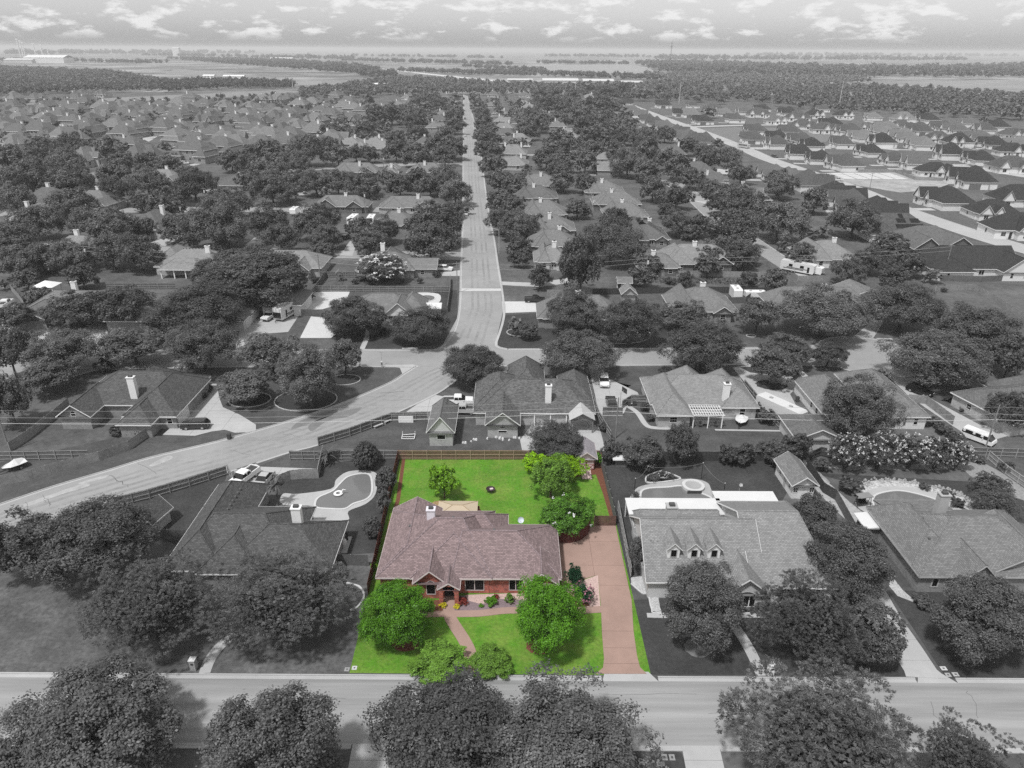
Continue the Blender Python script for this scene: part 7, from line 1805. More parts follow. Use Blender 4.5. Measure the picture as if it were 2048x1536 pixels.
# ---- woods: what nobody could count, each belt one mass
def belt(name, label, pts, nleaf=70, tone='far', seed=1):
    # pts: list of (x, y, R, c, zc)
    protos = []
    for v in range(4):
        rs = np.random.RandomState(seed * 10 + v)
        q = crown_quads(seed * 31 + v, 16, 3 if nleaf > 60 else 2, 2 if nleaf > 90 else 1, .2 if nleaf > 60 else .27)
        protos.append(q[:max(nleaf, 30) + 40])
    rs = np.random.RandomState(seed)
    out = []
    for i, (x, y, r, c, zc) in enumerate(pts):
        q = protos[i % 4]
        a = rs.uniform(0, 6.28); ca, sa = math.cos(a), math.sin(a)
        w = np.empty_like(q)
        w[..., 0] = (q[..., 0] * ca - q[..., 1] * sa) * r + x; w[..., 1] = (q[..., 0] * sa + q[..., 1] * ca) * r + y; w[..., 2] = q[..., 2] * c + zc
        out.append(w)
    o = link(name, qmesh(name, np.concatenate(out), LEAF[tone]))
    return tag(o, label, 'woodland', None, 'stuff')
def inside(p, poly):
    c = False
    for i in range(len(poly)):
        a, b = poly[i], poly[(i + 1) % len(poly)]
        if (a[1] > p[1]) != (b[1] > p[1]) and p[0] < (b[0] - a[0]) * (p[1] - a[1]) / (b[1] - a[1]) + a[0]: c = not c
    return c
def fill(poly, sp, rr, seed, keep=1.0):
    rn = random.Random(seed); xs = [p[0] for p in poly]; ys = [p[1] for p in poly]; o = []
    y = min(ys)
    while y < max(ys):
        x = min(xs)
        while x < max(xs):
            p = (x + rn.uniform(-.45, .45) * sp, y + rn.uniform(-.45, .45) * sp)
            if rn.random() < keep and inside(p, poly):
                r = rn.uniform(*rr); c = r * rn.uniform(.7, 1.0); o.append((p[0], p[1], r, c, c * .95 + .8))
            x += sp
        y += sp
    return o
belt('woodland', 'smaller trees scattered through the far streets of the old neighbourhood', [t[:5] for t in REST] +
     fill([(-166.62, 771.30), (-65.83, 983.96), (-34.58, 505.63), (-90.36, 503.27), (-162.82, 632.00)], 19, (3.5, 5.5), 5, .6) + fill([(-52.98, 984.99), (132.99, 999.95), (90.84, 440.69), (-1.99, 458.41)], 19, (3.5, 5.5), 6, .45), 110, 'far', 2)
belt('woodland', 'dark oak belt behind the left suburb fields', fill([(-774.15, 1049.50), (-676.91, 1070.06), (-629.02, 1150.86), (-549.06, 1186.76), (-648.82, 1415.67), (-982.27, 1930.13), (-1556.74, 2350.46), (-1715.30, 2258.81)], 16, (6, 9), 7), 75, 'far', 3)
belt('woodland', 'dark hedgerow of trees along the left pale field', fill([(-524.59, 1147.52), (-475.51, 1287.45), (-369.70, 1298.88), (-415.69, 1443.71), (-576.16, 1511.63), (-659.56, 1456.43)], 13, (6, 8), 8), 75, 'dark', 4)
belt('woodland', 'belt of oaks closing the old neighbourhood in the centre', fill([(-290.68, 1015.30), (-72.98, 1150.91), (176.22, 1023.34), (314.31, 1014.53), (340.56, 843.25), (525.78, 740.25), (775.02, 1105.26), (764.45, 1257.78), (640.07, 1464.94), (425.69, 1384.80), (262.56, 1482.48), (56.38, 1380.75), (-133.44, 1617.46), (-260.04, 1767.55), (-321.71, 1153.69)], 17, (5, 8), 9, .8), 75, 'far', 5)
belt('woodland', 'wood around the highway in the far centre left', fill([(-1264.20, 3350.45), (-457.84, 2102.23), (-316.39, 1700.42), (-251.63, 1709.49), (-313.07, 2042.37), (-633.18, 3007.74), (-1271.56, 4242.48), (-2130.22, 4767.10)], 26, (7, 12), 10, .65), 40, 'dark', 6)
belt('woodland', 'long dark wood at the right below the horizon', fill([(607.63, 3905.36), (440.98, 2259.18), (654.36, 1899.99), (891.03, 1934.27), (1474.17, 2129.12), (2736.17, 3977.25), (1451.08, 2920.47), (1204.77, 3275.34), (995.29, 4166.68)], 32, (9, 15), 11, .62), 36, 'mid', 7)
belt('woodland', 'scrubby pale wood at right in front of the long dark one', fill([(365.49, 2156.18), (310.72, 1531.06), (533.52, 1433.64), (777.58, 1684.18), (877.66, 1932.34), (677.86, 2007.56), (524.90, 2182.91)], 20, (5, 8), 12, .8), 50, 'pale', 8)
def scat(a, b, n, r, seed, w=20):
    rn = random.Random(seed)
    return [(a[0] + (b[0] - a[0]) * t + rn.uniform(-w, w), a[1] + (b[1] - a[1]) * t + rn.uniform(-w, w) * 2, rr, rr * .7, rr * .8) for t, rr in [(rn.random(), rn.uniform(*r)) for _ in range(n)]]
belt('woodland', 'thin tree lines between the far fields', scat((-3003.38, 6453.91), (-1000.29, 4767.51), 150, (12, 22), 1, 60) + scat((-944.34, 4365.17), (-15.59, 3261.38), 120, (10, 16), 2, 40) + scat((-1454.11, 6942.93), (-100.23, 5691.38), 70, (14, 20), 3, 50) + scat((-165.78, 2948.79), (79.47, 2342.25), 60, (8, 12), 4, 30)
     + scat((126.85, 3762.83), (541.90, 3630.51), 60, (10, 14), 5, 30) + scat((973.07, 5579.03), (3332.14, 5968.61), 160, (18, 30), 6, 100) + scat((347.93, 7511.74), (1229.25, 7056.01), 60, (16, 26), 7, 60) + scat((2914.89, 9660.20), (7649.26, 11743.02), 110, (25, 40), 8, 150) + scat((-4340.38, 6604.51), (-3138.89, 9314.77), 160, (20, 36), 9, 150) + scat((-347.05, 2367.87), (42.65, 2021.09), 160, (6, 10), 10, 30)
     + scat((-69.17, 2264.36), (303.86, 1787.29), 150, (7, 11), 11, 30) + scat((-2494.69, 3783.87), (-1473.37, 3288.44), 120, (9, 14), 12, 60), 36, 'mid', 9)
# ---- far fields, roofs and the highway
for nm, P, z, m in (('field', [(9.57, 3267.93), (576.30, 4037.97), (530.79, 3029.00), (422.86, 2303.96), (218.65, 2220.35), (85.07, 2510.12)], .25, 'field_a'), ('field', [(731.23, 1628.54), (890.14, 1779.95), (1390.52, 2006.62), (775.02, 1105.26), (764.45, 1257.78), (790.82, 1462.16)], .12, 'field_pale'), ('field', [(478.53, 4898.66), (1035.04, 5344.44), (1127.08, 4722.49), (478.03, 4322.41)], .5, 'field_pale'),
                    ('field', [(-1078.32, 3181.52), (-651.52, 3003.11), (-571.02, 2628.65), (-741.49, 2462.30)], .3, 'field_b'), ('field', [(-575.60, 3115.70), (-93.07, 3052.53), (3.95, 2328.20), (-90.43, 2079.71), (-371.93, 2539.52)], .25, 'field_b'), ('field', [(-1287.26, 6143.13), (-476.12, 5834.43), (-75.90, 4308.01), (-866.14, 4394.49)], .6, 'field_b'),
                    ('field', [(-1096.59, 2513.14), (-810.91, 2176.56), (-572.75, 1816.65), (-650.76, 1741.13), (-911.27, 2023.06)], .2, 'field_b'), ('field', [(-548.19, 1667.95), (-429.70, 1713.27), (-355.53, 1450.94), (-443.36, 1399.93)], .15, 'field_pale'), ('field', [(-422.85, 1685.50), (-262.47, 1707.97), (-222.78, 1510.48), (-332.61, 1393.30)], .14, 'field_b'),
                    ('field', [(962.63, 3311.32), (1430.16, 3637.50), (1258.66, 3197.70), (901.50, 3031.44)], .4, 'field_pale'), ('field', [(1581.06, 3184.75), (1600.72, 3026.90), (1299.54, 2513.60), (1355.97, 2763.25)], .4, 'field_pale'), ('field', [(1788.11, 5914.21), (3528.80, 6322.63), (2998.00, 5367.09), (1534.01, 5069.43)], .6, 'field_pale'), ('field', [(-741.49, 1640.87), (-661.44, 1739.56), (-584.53, 1534.01), (-659.56, 1456.43)], .15, 'field_b')):
    sheet(nm, P, z, {'field_a': M('field_a', 0.26, amp=0.1, sc=0.01), 'field_b': M('field_b', 0.2, amp=0.2, sc=0.01), 'field_pale': GR['field']}[m])
mb = MB(); ribbon(mb, [(-523.91, 2784.56), (-354.97, 2422.48), (-209.29, 2059.78), (-89.65, 1792.23), (-18.27, 1632.60)], -16, 16, .5); tag(mb.build('highway', M('highway', 0.5, amp=0.05)), kind='structure')
def barn(label, c, sx, sy, h, v, rz=0.0):
    root = thing('warehouse', label, 'warehouse', (c[0], c[1], 0), rz)
    MB().box((0, 0, h / 2), (sx, sy, h)).build('wall', M('ware_%d' % int(v * 100), v, amp=0.05), root)
    r = MB(); addface(r, [(-sx / 2 - 1, -sy / 2 - 1, h), (sx / 2 + 1, -sy / 2 - 1, h), (sx / 2 + 1, 0, h + sy * .12), (-sx / 2 - 1, 0, h + sy * .12)]); addface(r, [(sx / 2 + 1, sy / 2 + 1, h), (-sx / 2 - 1, sy / 2 + 1, h), (-sx / 2 - 1, 0, h + sy * .12), (sx / 2 + 1, 0, h + sy * .12)])
    r.build('roof', M('ware_%d' % int(min(v * 1.05, .8) * 100), min(v * 1.05, .8), amp=0.05), root)
for lb, p, sx, sy, h, v in (('long white warehouse in the far centre right', (93.24, 1549.59), 70, 30, 7, .5), ('second white warehouse right of the long one', (167.19, 1535.95), 60, 30, 7, .48), ('white warehouse behind the centre oaks', (13.11, 1586.74), 50, 22, 6, .45), ('low white store left of the warehouses', (228.52, 1499.54), 40, 24, 6, .45), ('white shed roofs near the far left pond', (-2105.17, 3335.95), 120, 60, 12, .45), ('white works building at far left', (-2005.99, 3367.56), 170, 80, 22, .62),
                            ('long pale building on the far left field', (-3531.36, 10099.04), 200, 60, 14, .4), ('dark roofed long building far left', (-2137.01, 7641.06), 260, 90, 18, .3), ('white tower block in the far left trees', (-2663.59, 6190.71), 50, 40, 60, .65), ('pale low store beside the far pale field', (-1259.32, 4247.07), 120, 50, 12, .6), ('white low roof left of the centre belt', (-619.12, 1715.53), 45, 20, 6, .7), ('white roof in the far left field belt', (-682.75, 1736.42), 24, 18, 6, .7), ('pale barn near the centre left field', (-240.57, 1384.73), 30, 14, 5, .65)):
    barn(lb, p, sx, sy, h, v)
MB_ = MB()
for i, x in enumerate((44, 49, 53, 74, 88, 100)):
    t = thing('stadium_light', ['leftmost floodlight mast at the far left works', 'second floodlight mast at the far left works', 'third floodlight mast at the far left works', 'fourth floodlight mast at the far left works', 'fifth floodlight mast at the far left works', 'rightmost floodlight mast at the far left works'][i], 'mast', [(-2408.18, 3816.31), (-2487.23, 3962.82), (-2574.66, 4120.08), (-2530.26, 4138.33), (-2500.44, 4150.60), (-2474.75, 4161.16)][i])
    mb = MB(); mb.tube((0, 0, 0), (0, 0, 95 - 6 * i), 3.2, 2.2, 6); mb.build('shaft', TRIM, t); mb = MB(); mb.box((0, 0, 96 - 6 * i), (12, 3, 4)); mb.build('lamp_head', TRIM, t)
# ---------------------------------------------------------------- houses of the further streets
FARH = [(-487,766,78,'suburb2','L'),(-540,814,168,'suburb','L'),(-478,819,78,'suburb3','L'),(-431,723,-12,'suburb','L'),(-497,888,78,'suburb','L'),(-384,698,78,'suburb2','L'),(-434,841,-12,'suburb2','L'),(-341,650,168,'suburb2','L'),(-431,872,168,'suburb2','L'),(-367,727,78,'suburb2','L'),(-348,714,-12,'suburb2','L'),(-351,759,78,'suburb','L'),(-312,702,-12,'suburb3','L'),(-389,886,168,'suburb2','L'),(-403,955,168,'suburb3','L'),(-344,848,-12,'suburb3','L'),(-288,718,-12,'suburb','L'),(-322,850,-12,'suburb2','L'),(-250,680,168,'suburb','L'),(-295,852,-12,'suburb2','L'),(-218,623,78,'suburb3','L'),(-244,591,-12,'suburb2','L'),(-271,589,78,'suburb3','L'),(-239,534,78,'suburb3','L'),(-207,487,-12,'suburb3','L'),(-191,462,-12,'suburb2','L'),(-200,524,78,'suburb','L'),(-338,596,168,'suburb3','L'),(-375,594,168,'suburb2','L'),(-464,693,-12,'suburb2','L'),(-412,612,78,'suburb','L'),(-362,548,-12,'suburb3','L'),(-347,549,-12,'suburb3','L'),(-279,536,-12,'suburb3','L'),(-249,485,168,'suburb3','L'),(-246,426,78,'suburb2','L'),(-218,432,78,'suburb2','L'),(-191,445,-12,'suburb3','L'),(-184,469,-12,'suburb3','L'),(-507,836,78,'suburb2','L'),(-552,967,78,'suburb','L'),(-627,960,-12,'suburb2','L'),(-602,963,78,'suburb2','L'),(-582,1034,-12,'suburb2','L'),(-564,1051,-12,'suburb2','L'),(-406,755,-12,'suburb3','L'),(-378,790,168,'suburb','L'),(-280,764,168,'suburb','L'),
(-259,782,78,'suburb3','L'),(-315,962,-12,'suburb','L'),(-219,695,78,'suburb2','L'),(-298,964,-12,'suburb','L'),(-247,774,168,'suburb2','L'),(-203,709,78,'suburb3','L'),(-246,876,168,'suburb','L'),(-292,990,78,'suburb2','L'),(-237,898,168,'suburb2','L'),(-189,636,168,'suburb','L'),(-181,585,-12,'suburb2','L'),(-179,684,-12,'suburb','L'),(-172,711,-12,'suburb3','L'),(-180,805,-12,'suburb3','L'),(-148,686,-12,'suburb','L'),(-149,757,168,'suburb3','L'),(-236,1023,78,'suburb3','L'),(-194,786,-12,'suburb','L'),(-220,657,-12,'suburb','L'),(-180,625,-12,'suburb2','L'),(-191,881,-12,'suburb3','L'),
(-198,308,-4,'old2','C'),(-183,277,86,'old2','C'),(-176,303,-4,'old','C'),(-144,264,86,'old','C'),(-132,261,-94,'old2','C'),(-171,358,-4,'old','C'),(-204,357,-94,'old2','C'),(-134,355,-94,'old','C'),(-139,224,-4,'old2','C'),
(-112,520,-94,'old','C'),(-101,492,-94,'old2','C'),(-94,513,-94,'old','C'),(-88,492,-4,'old','C'),(-137,906,86,'old','C'),(-143,1031,86,'old2','C'),(-72,762,86,'old','C'),(-67,691,-94,'old2','C'),(-66,632,86,'old','C'),(-61,522,-4,'old2','C'),(-97,1065,-94,'old2','C'),(-29,1102,-4,'old2','C'),(-42,1169,-4,'old2','C'),(-13,782,-94,'old2','C'),(-26,894,-94,'old2','C'),(-11,695,86,'old','C'),(-7,635,-94,'old2','C'),(-6,584,-4,'old2','C'),(-3,525,-94,'old2','C'),(-2,476,86,'old2','C'),(-143,844,86,'old2','C'),
(4,541,-4,'old2','C'),(2,470,-94,'old2','C'),(1,425,-94,'old2','C'),(16,1106,-4,'old2','C'),(12,918,-4,'old2','C'),(17,856,-4,'old','C'),(27,819,-94,'old','C'),(33,725,-4,'old','C'),(38,649,86,'old','C'),(43,596,86,'old2','C'),(44,543,86,'old','C'),(54,408,-94,'old','C'),(59,449,-4,'old2','C'),(103,475,-94,'old','C'),(100,400,-4,'old2','C'),(101,371,86,'old2','C'),(105,325,86,'old','C'),(105,1054,-94,'old','C'),
(129,776,82,'new_dark','D'),(128,717,-95,'new_dark','D'),(128,678,-93,'new_dark','D'),(132,654,-97,'new_dark','D'),(132,601,87,'new_dark','D'),(131,564,-96,'new_dark','D'),(133,556,86,'new_dark','D'),(138,540,-96,'new_dark','D'),(132,845,-97,'new_dark','D'),(137,940,90,'new_dark','D'),
(179,910,-90,'new_dark','R'),(175,795,-100,'new_dark','R'),(183,780,-100,'new_dark','R'),(177,706,-90,'new_dark','R'),(214,912,-90,'new_dark2','R'),(222,799,-90,'new_dark','R'),(212,722,-100,'new_grey','R'),(247,817,-90,'new_dark2','R'),(252,784,-5,'new_dark','R'),(283,866,-90,'new_dark','R'),(200,620,-90,'new_dark','R'),(179,558,-100,'new_dark','R'),(222,852,-5,'new_dark','R'),
(290,803,-90,'new_dark','R'),(277,740,-5,'new_dark','R'),(306,772,-5,'new_dark2','R'),(350,862,-100,'new_dark2','R'),(336,774,-5,'new_dark2','R'),(360,760,-100,'new_dark2','R'),(377,732,-5,'new_grey','R'),(398,727,-90,'new_grey','R'),(418,695,-100,'new_dark2','R'),(422,659,-90,'new_grey','R'),(246,710,-5,'new_dark2','R'),(227,616,-100,'new_dark','R'),(253,661,-5,'new_dark','R'),(259,628,-5,'new_dark2','R'),(284,675,-90,'new_grey','R'),(297,652,-5,'new_dark','R'),(273,609,-90,'new_grey','R'),(300,610,-100,'new_grey','R'),(342,666,-5,'new_dark','R'),(335,622,-90,'new_dark','R'),(372,634,-90,'new_dark','R'),(396,596,-5,'new_dark2','R'),(185,526,-90,'new_dark2','R'),(209,543,-90,'new_grey','R'),(207,520,-90,'new_dark2','R'),(233,529,-100,'new_grey','R'),(266,571,-90,'new_grey','R'),(264,538,-90,'new_dark2','R'),(298,573,-90,'new_dark','R'),(320,565,-5,'new_grey','R'),(287,524,-100,'new_grey','R'),(321,540,-5,'new_grey','R'),(357,575,-90,'new_dark','R'),(343,534,-100,'new_dark','R'),(362,535,-90,'new_dark','R'),(183,475,-100,'new_dark2','R'),(188,454,-100,'new_dark2','R'),(192,427,-90,'new_grey','R'),(234,487,-90,'new_grey','R'),(231,450,-90,'new_dark2','R'),(236,434,-100,'new_dark2','R'),(279,476,-100,'new_dark2','R'),(285,452,-100,'new_grey','R'),(329,491,-5,'new_dark2','R'),(284,421,-5,'new_dark','R'),(232,405,-5,'new_dark2','R'),(234,373,-100,'new_dark','R'),(191,319,-90,'new_grey','R'),(198,297,-5,'new_grey','R'),(186,264,-5,'new_dark2','R'),(224,323,-5,'new_dark','R'),(200,568,-90,'new_dark','R'),(324,654,-90,'new_dark','R'),(374,656,-100,'new_dark','R'),(396,636,-90,'new_dark2','R'),
(140,393,-95,'new_dark','D'),(144,380,82,'new_dark','D'),(147,361,89,'new_dark','D'),(148,330,87,'new_dark','D'),(146,312,-98,'new_dark','D'),(151,296,82,'new_dark','D'),
]

PROTO = {}
def template(kind):
    if kind in PROTO: return PROTO[kind], False
    sp_ = dict(rz=1e-4, caps=False)
    Wn = lambda k, s, t, w=1.3, h=1.3, st='sash': (k, s, t, w, h, .9, st)
    if kind == 'suburb':
        r = house('suburb_house', 'x', 'house', (0, 0), [(-8.5, 8.5, -5.5, 7, 'x', 2.9, 7.9, 6.2, 6.2), (-7.8, -1.8, -8, 3, 'y', 2.9, 6.6, 3, 3), (2.5, 7.5, -7.6, 2, 'y', 2.9, 6.2, 0, 3)], 'mid', 'brick', wins=[Wn(1, 'S', -4.8, 2), Wn(2, 'S', 5), Wn(0, 'S', .4, 1.4, 2.3, 'plain'), Wn(0, 'E', 0), Wn(0, 'W', 0)], chims=[(-2, 2, 1.1, 1, 8.4, STUCCO)], **sp_)
    elif kind == 'suburb2':
        r = house('suburb_house', 'x', 'house', (0, 0), [(-8, 8, -6, 6, 'x', 2.9, 7.6, 6, 6), (-1, 7, -8.5, 4, 'y', 2.9, 7.2, 4, 4), (-2.2, .6, -8, -2, 'y', 3.6, 5.6, 0, 0)], 'grey', 'pale', wins=[Wn(1, 'S', 4, 2.2), (2, 'S', -.8, 1.0, 2.2, .3, 'bold'), Wn(0, 'S', -5, 1.6), Wn(0, 'W', 0), Wn(0, 'N', 3)], garages=[(1, 'E', -4, 4.4, GD)], **sp_)
    elif kind == 'suburb3':
        r = house('suburb_house', 'x', 'house', (0, 0), [(-8, 8, -5, 6.5, 'x', 5.0, 8.8, 5.7, 5.7), (-10, -3, -7, 5, 'y', 2.9, 6.4, 3.5, 3.5), (3, 9.5, -7.4, 4, 'y', 2.9, 6.4, 3, 3)], 'mid', 'brick', wins=[(0, 'S', -1, 1.4, 1.4, 3.4, 'grid'), (0, 'S', 1.6, 1.4, 1.4, 3.4, 'grid'), Wn(1, 'S', -6.5, 1.8), Wn(2, 'S', 6.2, 1.8), Wn(0, 'N', 0), Wn(0, 'S', 0)], chims=[(2, 2, 1.1, 1, 9.6, STUCCO)], **sp_)
    elif kind == 'old':
        r = house('old_house', 'x', 'house', (0, 0), [(-9, 9, -6, 6.5, 'x', 2.7, 6.8, 6.2, 6.2), (-8.5, -2, -8, 3, 'y', 2.7, 5.2, 3.2, 3.2), (3, 8.8, -7.5, 3, 'y', 2.7, 5.0, 0, 3)], 'grey', 'brick', wins=[Wn(1, 'S', -5.3), Wn(2, 'S', 6), Wn(0, 'E', 0), Wn(0, 'W', 1), Wn(0, 'N', 2)], chims=[(1, 2.0, 1.2, 1, 7.8, STUCCO)], **sp_)
    elif kind == 'old2':
        r = house('old_house', 'x', 'house', (0, 0), [(-8.5, 8.5, -5.5, 7, 'x', 2.7, 6.6, 6.2, 6.2), (0, 8, -8.5, 4, 'y', 2.7, 6.0, 4, 4)], 'light', 'pale', wins=[Wn(1, 'S', 4, 1.6), Wn(0, 'S', -5, 1.5), Wn(0, 'E', 2), Wn(0, 'N', -3)], garages=[(0, 'W', 0, 4.4, GD)], chims=[(-1.5, 3, 1.2, 1, 7.6, STUCCO)], **sp_)
    elif kind == 'new_dark':
        r = house('new_house', 'x', 'house', (0, 0), [(-10, 10, -6, 8, 'x', 2.9, 8.0, 7, 7), (-9.5, -3.5, -8.6, 3, 'y', 2.9, 6.7, 0, 3), (1, 5.5, -7.8, 2, 'y', 2.9, 6.0, 0, 2), (5.5, 11, -7, 4, 'y', 2.9, 6.3, 2.7, 2.7)], 'black', 'white', trim=TRIMG, wins=[(1, 'S', -6.5, 1.8, 1.5, .9, 'pair'), (2, 'S', 3.2, 1.6, 1.6, .8, 'pair'), Wn(0, 'W', 1), Wn(0, 'E', 3), Wn(3, 'S', 8.2), Wn(0, 'N', -3), Wn(0, 'N', 4)], garages=[(3, 'E', -2, 4.8, M('garage_dark', .14, amp=.05))], **sp_)
    elif kind == 'new_dark2':
        r = house('new_house', 'x', 'house', (0, 0), [(-9.5, 9.5, -5.5, 7.5, 'x', 2.9, 7.6, 6.5, 6.5), (-2.5, 3.5, -8.2, 2, 'y', 2.9, 6.6, 0, 3), (3.5, 10, -7, 5, 'y', 2.9, 6.8, 0, 3.2)], 'dark', 'white', wins=[(1, 'S', .5, 1.8, 1.6, .8, 'grid'), (2, 'S', 6.8, 1.6, 1.5, .9, 'pair'), Wn(0, 'W', 1), Wn(0, 'S', -6, 1.8), Wn(0, 'N', 0), Wn(0, 'E', 3)], doors=[(0, 'S', -3.4, 1.0, 2.2, DOORD)], **sp_)
    else:
        r = house('new_house', 'x', 'house', (0, 0), [(-9.5, 9.5, -6, 7.5, 'x', 2.9, 7.7, 6.7, 6.7), (-9, -3, -8.5, 2, 'y', 2.9, 6.6, 0, 3), (-2.4, 2, -7.6, 2, 'y', 2.9, 6.0, 0, 2.2)], 'grey', 'white', wins=[(1, 'S', -6, 1.8, 1.6, .8, 'pair'), (2, 'S', -.2, 1.4, 1.6, .8, 'grid'), Wn(0, 'E', 3), Wn(0, 'W', 1), Wn(0, 'N', 2)], garages=[(0, 'S', 5.6, 4.8, GD)], **sp_)
    PROTO[kind] = r
    return r, True
GRP = {'L': 'houses of the left suburb', 'C': 'houses of the old neighbourhood', 'D': 'new houses along the pale road', 'R': 'houses of the new subdivision'}
ROOFALT = {'L': ['grey', 'mid', 'mid'], 'C': ['grey', 'light', 'mid'], 'D': ['dark', 'mid', 'black'], 'R': ['black', 'dark', 'dark', 'black', 'grey', 'mid']}
rnh = random.Random(12)
PADM = GR['concrete']; pads = MB()
HN = {'L': 'steep suburb house', 'C': 'hipped house', 'D': 'dark roofed house', 'R': 'white walled house'}
_rn = random.Random(21); _SUB = [(-638.59, 937.90), (-448.75, 981.87), (-336.24, 1101.30), (-218.79, 1021.37), (-158.92, 784.06), (-169.05, 623.54), (-110.53, 502.41), (-189.31, 469.27), (-255.84, 523.82), (-344.32, 492.51)]
for _p in fill(_SUB, 24, (1, 1), 22, .9):
    if len([h for h in FARH if h[4] == 'L']) < 125 and all(math.hypot(h[0] - _p[0], (h[1] - _p[1]) * .8) > 19 for h in FARH): FARH.append((_p[0], _p[1], _rn.choice((-12, 78, 168)), _rn.choice(('suburb', 'suburb2', 'suburb3')), 'L'))
belt('woodland', 'small garden trees between the houses of the left suburb', [t for t in fill(_SUB, 15, (2.2, 4.6), 31, .55)], 90, 'mid', 12)
for (x, y, rz, kind, g), label in zip(FARH, autolabel([(h[0], h[1], HN[h[4]]) for h in FARH])):
    p, first = template(kind)
    o = p if first else dup(p)
    o.location = (x, y, 0); o.rotation_euler = (0, 0, R(rz)); o['label'] = label; o['group'] = GRP[g]
    if True:
        alt = ROOFS[rnh.choice(ROOFALT[g])]
        for c in o.children:
            if c.name.split('.')[0] == 'roof': c.material_slots[0].link = 'OBJECT'; c.material_slots[0].material = alt
    s = rnh.uniform(.95, 1.12) * (1.22 if g == 'L' else 1.0); o.scale = (s, s * rnh.uniform(.92, 1.06), s * rnh.uniform(.95, 1.2))
    # drive to the street
    a = R(rz); f = lambda u, v: (x + u * math.cos(a) - v * math.sin(a), y + u * math.sin(a) + v * math.cos(a))
    q = [f(4, -8), f(9, -8), f(9, -16), f(4, -16)]
    pads.face([(t[0], t[1], .06) for t in q], 0, q)
tag(pads.build('driveways', PADM), kind='structure')

# ---------------------------------------------------------------- shrubs, flowers, palms
SHM = {}
def shrub(name, label, c, r, h, tone, kind='dense', cat='shrub', blossom=None, nb=40, group='garden shrubs', z0=0.0):
    k = (kind, nb)
    if k not in SHM: SHM[k] = qmesh('leaves', crown_quads(900 + nb, nb, 10, 7, .085, kind), LEAF['dark'])
    root = thing(name, label, cat, (c[0], c[1], z0), 0, group)
    o = link('leaves', SHM[k], root, (0, 0, h * .5), c[0], (r, r, h * .52)); set_mat(o, LEAF[tone])
    link('stem', trunk_mesh(1, True), root, (0, 0, 0), 0, (r * .5, r * .5, h * .7))
    if blossom is not None:
        b = link('blossom', flowers(31, 40, .07), root, (0, 0, h * .5), 1.0, (r, r, h * .52)); set_mat(b, blossom)
    return root
PINK = leafmat('blossom_pink', (0.45, 0.2, 0.27), 0.3); YEL = leafmat('leaves_yellow', (0.55, 0.48, 0.02), 0.25); REDF = leafmat('leaves_rust', (0.22, 0.04, 0.03), 0.3)
LEAF.update(yellow=YEL, rust=REDF)
shrub('oleander', 'tall dark green oleander between the brick house and the pink drive, rear one', (8.07, 71.21), 1.5, 3.4, 'deep', 'spiky')
shrub('oleander', 'dark green oleander with pink flower sprays beside the pink drive', (8.77, 68.22), 1.6, 2.8, 'deep', 'spiky', blossom=PINK)
shrub('bush', 'dark bluish bush at the left front corner of the brick house', (-15.65, 68.47), 1.0, 2.6, 'deep', 'oak')
shrub('flower_clump', 'yellow flower clump left of the brick porch', (-8.33, 67.30), .55, .6, 'yellow', nb=20)
shrub('flower_clump', 'yellow flower clump right of the brick porch', (-6.60, 67.14), .45, .5, 'yellow', nb=20)
shrub('bush', 'reddish bush under the wide front window', (-5.85, 67.93), .75, .8, 'rust', 'oak', nb=26)
shrub('bush', 'grey green bush in the front bed', (-2.45, 67.87), .95, .95, 'green', 'oak', nb=26)
shrub('bush', 'small green plant in the middle of the front bed', (-3.66, 67.34), .4, .4, 'green', 'oak', nb=20)
shrub('bush', 'rusty shrub against the brick wall beside the front bush', (-1.85, 68.76), .5, .7, 'rust', 'oak', nb=20)
shrub('bush', 'pale climbing bush by the right window of the brick house', (-0.10, 68.15), .7, 1.3, 'green2', 'oak', nb=26)
shrub('bush', 'green shrub behind the shed at the plot corner', (14.28, 100.52), .8, 2.4, 'green', 'oak', nb=26)
shrub('bush', 'small green bush by the left plot fence, beside the back wall', (-18.01, 74.08), .6, 1.2, 'ygreen', 'oak', nb=20)
shrub('bush', 'clipped shrub by the front corner of the hipped house', (51.03, 67.93), 1.5, 1.6, 'dark', 'oak')
shrub('bush', 'low planting under the arched window of the dormer house', (29.88, 66.90), 1.1, .7, 'dark', 'oak', nb=26)
shrub('bush', 'planting left of the arched window of the dormer house', (27.74, 66.89), 1.0, .7, 'dark', 'oak', nb=26)
shrub('hedge_bush', 'long clipped hedge in front of the angled house garage wing', (-69.02, 110.42), 2.2, 1.8, 'dark', 'dense')
shrub('hedge_bush', 'clipped hedge right of the fence at the angled house', (-65.83, 110.46), 1.7, 1.8, 'dark', 'dense')
shrub('hedge_bush', 'hedge row along the garage side of the angled house, near part', (-60.95, 124.77), 1.7, 1.7, 'dark', 'dense')
shrub('hedge_bush', 'hedge row along the garage side of the angled house, far part', (-61.03, 127.47), 1.7, 1.7, 'dark', 'dense')
shrub('bush', 'dark round shrub behind the left eave of the angled house', (-86.00, 137.13), 2.2, 2.8, 'dark', 'dense')
shrub('bush', 'ornamental grass mound at the near left of the spa pool', (19.00, 91.02), .9, 1.2, 'mid', 'spiky', nb=26)
shrub('bush', 'left grassy mound in the pool flower bed', (22.71, 95.93), 1.2, 1.0, 'mid', 'spiky', nb=26)
shrub('bush', 'flowering plant in the middle of the pool bed', (24.17, 96.53), 1.0, 1.3, 'dark', 'oak', blossom=BLOSSOM, nb=26)
shrub('bush', 'right grassy mound in the pool flower bed', (25.43, 96.40), 1.0, 1.0, 'mid', 'spiky', nb=26)
